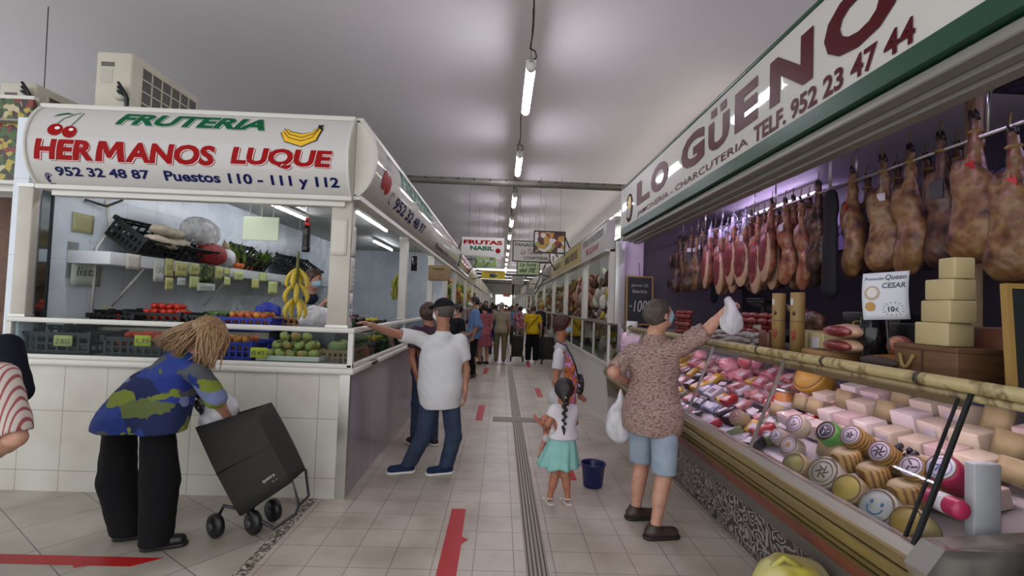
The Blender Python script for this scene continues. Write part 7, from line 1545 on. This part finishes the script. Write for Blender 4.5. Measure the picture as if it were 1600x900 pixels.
P = person('woman in blue and green print blouse and black trousers bending over a trolley', (-2.3, 3.2), (.75, .55), 1.62, 1.12, .0078,
    J=dict(pelvis=d(220, 640, 3.22), chest=d(272, 585, 3.24), neck=d(305, 548, 3.24), head=hcW, shL=d(268, 562, 3.42), shR=d(310, 583, 3.07), elR=d(337, 622, 3.12), wrR=d(356, 652, 3.38), elL=d(318, 610, 3.50), wrL=d(352, 655, 3.42),
           hipL=d(188, 668, 3.32), hipR=d(246, 668, 3.16), knL=d(183, 750, 3.30), knR=d(250, 752, 3.18), anL=A((-2.36, 3.26, .09)), anR=A((-2.10, 3.14, .09))),
    headf=(.78, .10, -.62), headup=(.6, .0, .8), top=scarf, sleeve=1.12, hem=.13, flare=.03, hemp=(A(at(220, 668, 3.22)), (.03, 0, -1)), extra=[(A(at(283, 600, 3.25)), A(at(252, 668, 3.25)), .10, .15, .06), (A(at(235, 610, 3.25)), A(at(192, 668, 3.27)), .14, .16, .06), (A(at(268, 625, 3.17)), A(at(254, 672, 3.13)), .10, .135, .06)], bottom=blk, bw=1.72, bhem=.035, shoes=mat('black_shoe', '#151414', 0.4), sole=mat('sole_dark', '#1c1815', 0.6), toe=(.93, .36), skin=SK2,
    hair=HBL, hairstyle='long', mask=None, palm=dict(R=(-.5, 0, -.8), L=(-.5, 0, -.8)), curl=(.5, .5),
    longhair=[(hcW+A((-.03, -.03, .05)), d(292, 522, 3.2), .055, .03)])
def strands(P, m, n, roots, ends, seed, r0=.0055, name='hair_strands', bulge=.05):
    rn = random.Random(seed); b = MB(); hc = P['head']; hf, hu, hr, sc = P['hf'], P['hu'], P['hr'], P['sc']
    for i in range(n):
        th = rn.uniform(*roots[0]); ph = rn.uniform(*roots[1])      # th: around the skull from the face, ph: elevation
        dr = nrm(hf*math.cos(th)*math.cos(ph)+hr*math.sin(th)*math.cos(ph)+hu*math.sin(ph)); p0 = hc+hu*.026*sc+(hr*(dr@hr)*.088+hf*(dr@hf)*.106+hu*(dr@hu)*.100)*sc
        q = rn.random(); e = A(ends[0])*(1-q)+A(ends[1])*q; e = e+A([rn.gauss(0, .012) for _ in range(3)]); out = nrm(p0-hc); c = (p0*.55+e*.45)+out*bulge+A([rn.gauss(0, .008) for _ in range(3)])
        pts = [p0*(1-t)**2+c*2*t*(1-t)+e*t*t for t in [k/7 for k in range(8)]]; b.tube([Vector(p-P['org']) for p in pts], [r0, r0*1.3, r0*1.3, r0*1.2, r0*1.1, r0, r0*.7, r0*.25], 5)
    o = b.build(name, m, P['obj']); o['kind'] = 'stuff'; return o
strands(P, HBL, 170, ((1.7, 4.3), (.1, 1.5)), (d(238, 532, 3.20), d(282, 556, 3.12)), 1)
strands(P, HBL, 120, ((.6, 2.4), (.2, 1.5)), (d(300, 560, 3.08), d(335, 578, 3.06)), 2, bulge=.06)
strands(P, HBL, 60, ((-.3, 1.0), (.5, 1.5)), (d(333, 560, 3.08), d(345, 556, 3.14)), 3, bulge=.05)

# girl in turquoise skirt
sk = cot('turquoise', '#8fc2ba', col2='#84b6ae', vscale=9)
hg = d(881, 609, 4.0)
P = person('little girl with dark braid, white top and turquoise skirt holding a doll', (.54, 4.0), (-.35, .94), 1.05, 1.0, .0065,
    J=dict(head=hg, neck=d(881, 631, 4.02), chest=d(881, 655, 4.02), pelvis=d(880, 684, 4.02), shL=d(866, 640, 4.0), shR=d(896, 641, 4.04), elL=d(857, 662, 3.98), wrL=d(851, 668, 4.12), elR=d(899, 660, 4.12), wrR=d(886, 664, 4.2),
           hipL=d(874, 695, 4.0), hipR=d(888, 695, 4.02), knL=d(867, 740, 4.0), knR=d(883, 740, 4.0), anL=A((.455, 4.0, .06)), anR=A((.60, 4.0, .06))),
    hs=1.28, top=cot('girl_white', '#cfc8cc'), sleeve=.45, hem=.0, flare=0, bottom=None, shoes=None, skin=SK3, hair=HB, hairstyle='long', headf=(-.35, .93, -.12), toe=(-.3, .95),
    longhair=[(hg+A((0, -.02, .0)), hg+A((0.0, -.085, -.055)), .075, .035)])
def rel(p): return Vector(p)-Vector(P['org'])
# skirt with folds
rows = []; wc = P['pelvis']+A((0, 0, .04)); z1 = d(873, 729, 4.0)[2]
for i in range(13):
    q = i/12; z = wc[2]+(z1-wc[2])*q; rr = .085+(.168-.085)*q**.9; row = []
    for j in range(72):
        a = 2*PI*j/72; k = rr*(1+.07*q*math.sin(9*a+.6)+.04*q*math.sin(14*a)); row.append(rel((wc[0]-.035*q+k*math.cos(a)*1.0, wc[1]+k*.82*math.sin(a), z+.008*q*math.sin(7*a))))
    rows.append(row)
so = MB().grid(rows, True, True).build('skirt', sk, P['obj']); solid(so, .004)
MB().lathe([(.084, 0), (.087, .02), (.084, .04)], rel(wc-A((0, 0, .01))), n=24, sy=.82).build('waistband', sk, P['obj'])
# braid
br_ = MB(); bp0 = hg+A((0.0, -.105, -.06))
for k in range(9):
    sc_ = 1-.05*k; br_.sphere(rel(bp0+A(((.008 if k % 2 else -.008), -.004+.004*k, -.028*k))), .022*sc_, 10, 7, (1, .9, .95))
br_.build('braid', HB, P['obj']); MB().lathe([(.012, 0), (.016, .008), (.012, .016)], rel(bp0+A((0, 0, .008))), n=12).build('hair_tie', mat('tie_gold', '#b8a06a', .4), P['obj'])
MB().tube([rel(bp0+A((0, .03, -.235))), rel(bp0+A((.004, .032, -.29)))], [.016, .004], 8).build('braid_end', HB, P['obj'])
wsan = mat('sandal_white', '#c9c2b8', .5)
for q in 'LR':
    an = P['an'+q]; td = nrm(A((-.3, .95, 0))); rr_ = A((.95, .3, 0)); b = MB()
    S = SDF(.005).cap((an[0]-td[0]*.025, an[1]-td[1]*.025, .008), (an[0]+td[0]*.085, an[1]+td[1]*.085, .008), .030, .030).plane((0, 0, .002), (0, 0, -1)).plane((0, 0, .016), (0, 0, 1)); so = P['bd'](S, 'sandal', wsan)
    for zz, ff, hw in ((.045, 0.0, .030), (.030, .05, .029)):
        ctube(P, 'sandal_strap', wsan, [an*A((1, 1, 0))+td*ff+rr_*hw*math.cos(a)+A((0, 0, .012+(zz)*math.sin(a)*1.0)) for a in [PI*i/8 for i in range(9)]], .0055, 6)
    ctube(P, 'sandal_strap', wsan, [an*A((1, 1, 0))+A((.032*math.cos(a), .030*math.sin(a)-.004, .05)) for a in [2*PI*i/12 for i in range(13)]], .005, 6)
# doll
dh = d(853, 656, 4.16); dsk = mat('doll_skin', '#b0705c', .35)
S = SDF(.005); S.ell(dh, (.045, .045, .048)); S.ell(dh+A((-.02, -.03, -.012)), (.022, .02, .02), k=.02); ch = dh+A((.025, .02, -.10)); S.cap(dh, ch, .02, .02); S.ell(ch, (.045, .035, .06), k=.02)
S.cap(ch+A((-.03, 0, .03)), dh+A((-.075, -.01, .0)), .017, .014, .015); S.cap(dh+A((-.075, -.01, 0)), dh+A((-.10, -.02, .035)), .014, .013, .01)
S.cap(ch+A((.03, 0, .03)), ch+A((.03, -.05, -.03)), .015, .012)
for q in (-1, 1):
    S.cap(ch+A((.02*q, 0, -.04)), ch+A((.028*q-.02, -.02, -.13)), .024, .020, .015); S.cap(ch+A((.028*q-.02, -.02, -.13)), ch+A((.02*q-.045, -.035, -.20)), .018, .014, .01)
dl = S.build('doll', dsk, None, origin=dh); dl.location = tuple(dh); tag(dl, 'bare baby doll with raised arm held at the side of the little girl', 'doll')
MB().sphere((-.02, -.046, .0), .006, 8, 6).sphere((-.044, -.034, .004), .005, 8, 6).build('eye', mat('eye_dark', '#2a1c16', 0.2), dl)
S = SDF(.006); S.ell(ch-dh+A((-.0, -.01, -.055)), (.052, .05, .045)); S.noise(.003, 60); S.build('diaper', mat('doll_diaper', '#b9b4b0', .8), dl)
S = SDF(.005); S.cap(A((-.045, -.045, -.305)), A((-.01, -.03, -.325)), .02, .018); S.build('doll_shoe', mat('doll_shoe', '#5f5a5c', .6), dl)
# red-haired woman in profile
pr = mat('flower_print', '#cfccd0', .85, ramp=[(0.0, '#cfccd0'), (0.49, '#cfccd0'), (0.53, '#b0508a'), (0.58, '#c97ab0'), (0.62, '#c8523c'), (0.7, '#d8a83c')], vscale=7, spec=.2)
def printed(name, base, cx):
    """white cloth with a bright floral panel on its front (object-space x beyond cx)"""
    m = bpy.data.materials.new(name); m.use_nodes = True; N, L = nodes(m); b = N['Principled BSDF']; tc = N.new('ShaderNodeTexCoord')
    n = N.new('ShaderNodeTexNoise'); n.inputs['Scale'].default_value = 9; n.inputs['Detail'].default_value = 3; L.new(tc.outputs['Object'], n.inputs['Vector'])
    r = N.new('ShaderNodeValToRGB'); L.new(n.outputs['Fac'], r.inputs[0]); r.color_ramp.interpolation = 'LINEAR'
    cs = [(0, '#5a3a7a'), (.38, '#b04a9a'), (.46, '#d8d0d8'), (.5, '#c878b8'), (.55, '#c8503c'), (.62, '#d8963c'), (.7, '#7a2c5a')]
    r.color_ramp.elements[0].color = (*hexc(cs[0][1]), 1); r.color_ramp.elements[1].position = 1; r.color_ramp.elements[1].color = (*hexc('#8a2c6a'), 1)
    for p_, h_ in cs[1:]: e = r.color_ramp.elements.new(p_); e.color = (*hexc(h_), 1)
    sp = N.new('ShaderNodeSeparateXYZ'); L.new(tc.outputs['Object'], sp.inputs[0]); mr = N.new('ShaderNodeMapRange'); mr.inputs[1].default_value = cx; mr.inputs[2].default_value = cx+.03
    ad = N.new('ShaderNodeMath'); ad.operation = 'MULTIPLY_ADD'; ad.inputs[1].default_value = .25; L.new(n.outputs['Fac'], ad.inputs[0]); L.new(sp.outputs[0], ad.inputs[2])
    L.new(ad.outputs[0], mr.inputs[0]); mx = N.new('ShaderNodeMixRGB'); L.new(mr.outputs[0], mx.inputs[0]); mx.inputs[1].default_value = (*hexc(base), 1); L.new(r.outputs[0], mx.inputs[2])
    L.new(mx.outputs[0], b.inputs['Base Color']); b.inputs['Roughness'].default_value = .85; b.inputs['Specular IOR Level'].default_value = .2; return m
P = person('red-haired woman in white floral T-shirt and blue mask behind the little girl', (.72, 5.85), (1, .05), 1.56, 1.18, .0095,
    J=dict(head=d(880, 509, 5.82), neck=d(876, 534, 5.85), chest=d(880, 570, 5.85), pelvis=d(878, 622, 5.85), shR=d(874, 553, 5.68), shL=d(876, 550, 6.03), elR=d(868, 596, 5.62), wrR=d(880, 628, 5.60), elL=d(892, 598, 6.08), wrL=d(905, 615, 6.02),
           hipR=d(876, 636, 5.78), hipL=d(880, 636, 5.92)),
    headf=(.98, -.08, .0), top=printed('white_flower_shirt', '#cbc9cc', .16), sleeve=.5, hem=.05, flare=.03, bottom=cot('pinkish', '#b08c86'), btype='shorts', bw=1.2, bhem=.35, shoes=mat('black_shoe', '#151414', 0.4), skin=SK3,
    hair=HR, hairstyle='curly', mask=MASKB, bust=1, belly=.15, toe=(1, 0))
b0 = P['chest']
ctube(P, 'bag_strap', mat('navy_strap', '#20222e', .6), [d(862, 545, 5.72), d(870, 533, 5.72), d(884, 540, 5.66), d(893, 556, 5.64), d(900, 575, 5.66), d(906, 600, 5.7)], .010)
S = SDF(.009); S.ell(d(906, 600, 5.86), (.045, .15, .13)); S.noise(.004, 30); P['bd'](S, 'shoulder_bag', mat('black_white_bag', '#1e2028', .6, kind='voronoi', vscale=26, ramp=[(0, '#1e2028'), (.7, '#1e2028'), (.8, '#c8c8cc')]))

dkc = lambda n, c: cot(n, c)
# brown-haired woman hidden behind the man in white
person('woman with curly brown hair and jeans standing behind the man in white', (-.80, 5.5), (-.6, .8), 1.58, 1.05, .011, skin=SK3, top=dkc('plum', '#4a3440'), bottom=JN, shoes=mat('black_sneaker', '#1d1c20', .5), sole=MATS['sole_white'],
       hair=HBR, hairstyle='curly', headf=(-.3, .95, 0), J=dict(elL=d(643, 560, 5.4), wrL=d(650, 585, 5.25)))
# masked woman with dark hair
person('woman with short dark hair, white mask and black top by the left counters', (-.72, 8.2), (-.9, -.45), 1.60, 1.0, .012, skin=SK2, top=dkc('blacktop', '#1a1a1d'), bottom=dkc('darkred', '#5a2226'), shoes=mat('black_shoe', '#151414', 0.4), hair=HB, mask=MASKW, bust=1)
P = person('man in light blue shirt, white mask and black jeans standing sideways', (-.56, 10.6), (-.97, -.22), 1.76, 1.0, .012, skin=SK1, top=cot('sky_blue', '#5f7aa6', col2='#6b86b0', vscale=8), sleeve=1.1, bottom=dkc('blackjeans', '#17181c'), bw=.9, shoes=mat('tan_shoe', '#4e3c2c', .5), hair=HB, mask=MASKW,
       hem=.07, J=dict(wrR=(-.62, 10.35, .98), elR=(-.42, 10.42, 1.12)), toe=(-.95, -.3))
person('older man in beige striped shirt and khaki trousers seen from behind', (.02, 13.7), (-.1, 1), 1.68, 1.05, .014, skin=SK2, top=mat('beige_stripes', '#a89c84', .85, kind='wave', vscale=9, col2='#8f836c'), sleeve=.7, hem=.08, bottom=cot('khaki', '#776b50'), bw=1.15, shoes=mat('brown_leather', '#3a2c24', 0.45), hair=mat('hair_white', '#9a9388', .7), hairstyle='thin',
       J=dict(elL=(-.28, 13.75, 1.12), wrL=(-.40, 13.9, .92)))
P = person('woman in yellow T-shirt and long black trousers pushing a trolley away', (.92, 13.8), (-.05, 1), 1.62, 1.08, .014, skin=SK2, top=cot('yellow', '#c9a81c'), sleeve=.6, hem=.06, bottom=dkc('blackw', '#131318'), bw=1.5, shoes=mat('white_shoe', '#b9b6b0', .5), hair=HBR, hairstyle='short')
ctube(P, 'bag_strap', M_blk, [P['shR']+A((0.02, -.08, .06)), P['chest']+A((0, -.145, -.02)), P['pelvis']+A((-.15, -.10, .05))], .012)
person('dark-clothed man with tan hat right of the woman in yellow', (1.22, 14.9), (.9, .3), 1.72, 1.05, .014, skin=SK1, top=dkc('navy', '#20242e'), sleeve=1.5, bottom=dkc('greyt', '#3a3c40'), shoes=mat('black_shoe', '#151414', 0.4), hair=mat('straw', '#9a8440', .8), hairstyle='short')
rp = mat('red_print', '#9a4a4a', .85, kind='voronoi', vscale=18, ramp=[(0, '#a83a44'), (.4, '#b9aeb0'), (.7, '#7a4a70')])
person('woman in red and white print top and beige trousers walking down the aisle', (.70, 17.2), (0, 1), 1.58, 1.0, .016, top=rp, sleeve=.7, bottom=cot('beiget', '#8f8474'), shoes=mat('black_shoe', '#151414', 0.4), hair=HBR, skin=SK3)
person('woman in pink dress with long dark hair behind the man in the blue shirt', (-.42, 12.9), (-.6, .8), 1.60, 1.0, .014, top=cot('rose', '#a05a62'), sleeve=.6, hem=.1, bottom=cot('rosew', '#8a4a54'), btype='skirt', bhem=.5, flare=.03, shoes=mat('black_shoe', '#151414', 0.4), hair=HB, hairstyle='long', skin=SK2)
person('person in dark blue with a child seat behind the man in khaki trousers', (-.22, 15.5), (.3, .9), 1.62, 1.0, .016, top=cot('dblue', '#2e3456'), bottom=cot('violet', '#3d3468'), shoes=mat('black_shoe', '#151414', 0.4), hair=HB, skin=SK2)
# far crowd
rnd = random.Random(11)
tops = [('black', '#1c1c20'), ('light blue', '#6d86a8'), ('red', '#8f3034'), ('white', '#b9b7b4'), ('dark blue', '#2a3560'), ('brown', '#6a5040'), ('pink', '#b07a80'), ('grey', '#77787c'), ('green', '#4a6448'), ('maroon', '#5a2430')]
spots = [(-.55, 17.5), (.55, 19.5), (.38, 21), (-.8, 19), (-.35, 20.5), (.85, 23), (-.75, 23.5), (.1, 25), (.6, 27), (-.45, 28), (-.8, 26.5), (.95, 29), (.3, 31), (-.2, 33), (.8, 35), (-.8, 36), (.1, 40), (.6, 43), (-.4, 45)]
bots = ['#1a1b20', '#2c3850', '#6f6654', '#3a3438']
seen = {}
for k, (x, y) in enumerate(spots):
    n_, c_ = tops[k % 10]; bn_, bc = [('black', bots[0]), ('jeans', bots[1]), ('khaki', bots[2]), ('dark', bots[3])][(k*3+k//4) % 4]
    lab = 'distant shopper in %s top and %s trousers %s of the far aisle' % (n_, bn_, 'on the left' if x < -.3 else ('on the right' if x > .45 else 'in the middle'))
    P = person(lab, (x, y), (rnd.uniform(-.8, .8), rnd.choice([1, 1, -1])), rnd.uniform(1.52, 1.76), rnd.uniform(.95, 1.12), .02, top=cot('far_'+n_.replace(' ', '_'), c_), sleeve=rnd.choice([.6, 1.6]), bottom=cot('farb_'+bn_, bc), shoes=mat('black_shoe', '#151414', 0.4),
           hair=[HB, HBR, HG][k % 3], skin=[SK1, SK2, SK3][k % 3], group='distant shoppers')
# two people cut by the left edge
stripe = mat('red_stripes', '#b9aca4', .85, kind='wave', vscale=17, ramp=[(0, '#bdb1a8'), (.7, '#bdb1a8'), (.8, '#8f4a48'), (1, '#8f4a48')], stretch=(1, .3, .12))
P = person('person in red and white striped shirt with bare arm cut off by the left edge', (-2.48, 2.20), (.25, .97), 1.66, 1.1, .011, skin=SK2, top=stripe, sleeve=.85, hem=.1, bottom=dkc('navyt', '#20242e'), shoes=mat('black_shoe', '#151414', 0.4), hair=HG,
       J=dict(shR=d(0, 590, 2.2), elR=d(24, 684, 2.18), wrR=d(-8, 712, 2.42), shL=d(-110, 590, 2.2), neck=d(-55, 560, 2.2), head=d(-55, 510, 2.2), chest=d(-55, 640, 2.2)))
P = person('person in dark navy sleeve behind the striped shirt at the left edge', (-3.02, 2.78), (.1, 1), 1.62, 1.1, .011, skin=SK1, top=dkc('navytop', '#151823'), sleeve=1.1, bottom=dkc('navyt', '#20242e'), shoes=mat('black_shoe', '#151414', 0.4), hair=HB,
       J=dict(shR=d(12, 540, 2.75), elR=d(30, 610, 2.72), wrR=d(0, 640, 2.9), shL=d(-80, 540, 2.75), neck=d(-35, 520, 2.75), head=d(-35, 480, 2.75), chest=d(-35, 580, 2.75)))
# stall keepers
M_navyv = dkc('vnavy', '#262c40')
P = person('stall keeper in dark top and blue mask standing behind the hanging bananas', (-2.05, 5.55), (.75, -.5), 1.58, 1.05, .011, skin=SK2, top=M_navyv, sleeve=.6, bottom=dkc('navyt', '#20242e'), shoes=mat('black_shoe', '#151414', 0.4), hair=HBR, mask=MASKB,
       J=dict(head=d(490, 436, 5.5), neck=d(486, 458, 5.55), elR=d(492, 490, 5.3), wrR=d(510, 470, 5.2)), headf=(.95, -.3, -.2))
P = person('stall keeper in green seen through the aisle window of the fruit stall', (-2.12, 6.6), (.9, -.3), 1.60, 1.0, .011, skin=SK3, top=dkc('greent', '#2c5040'), sleeve=.7, bottom=dkc('navyt', '#20242e'), shoes=mat('black_shoe', '#151414', 0.4), hair=HBR, mask=MASKW)
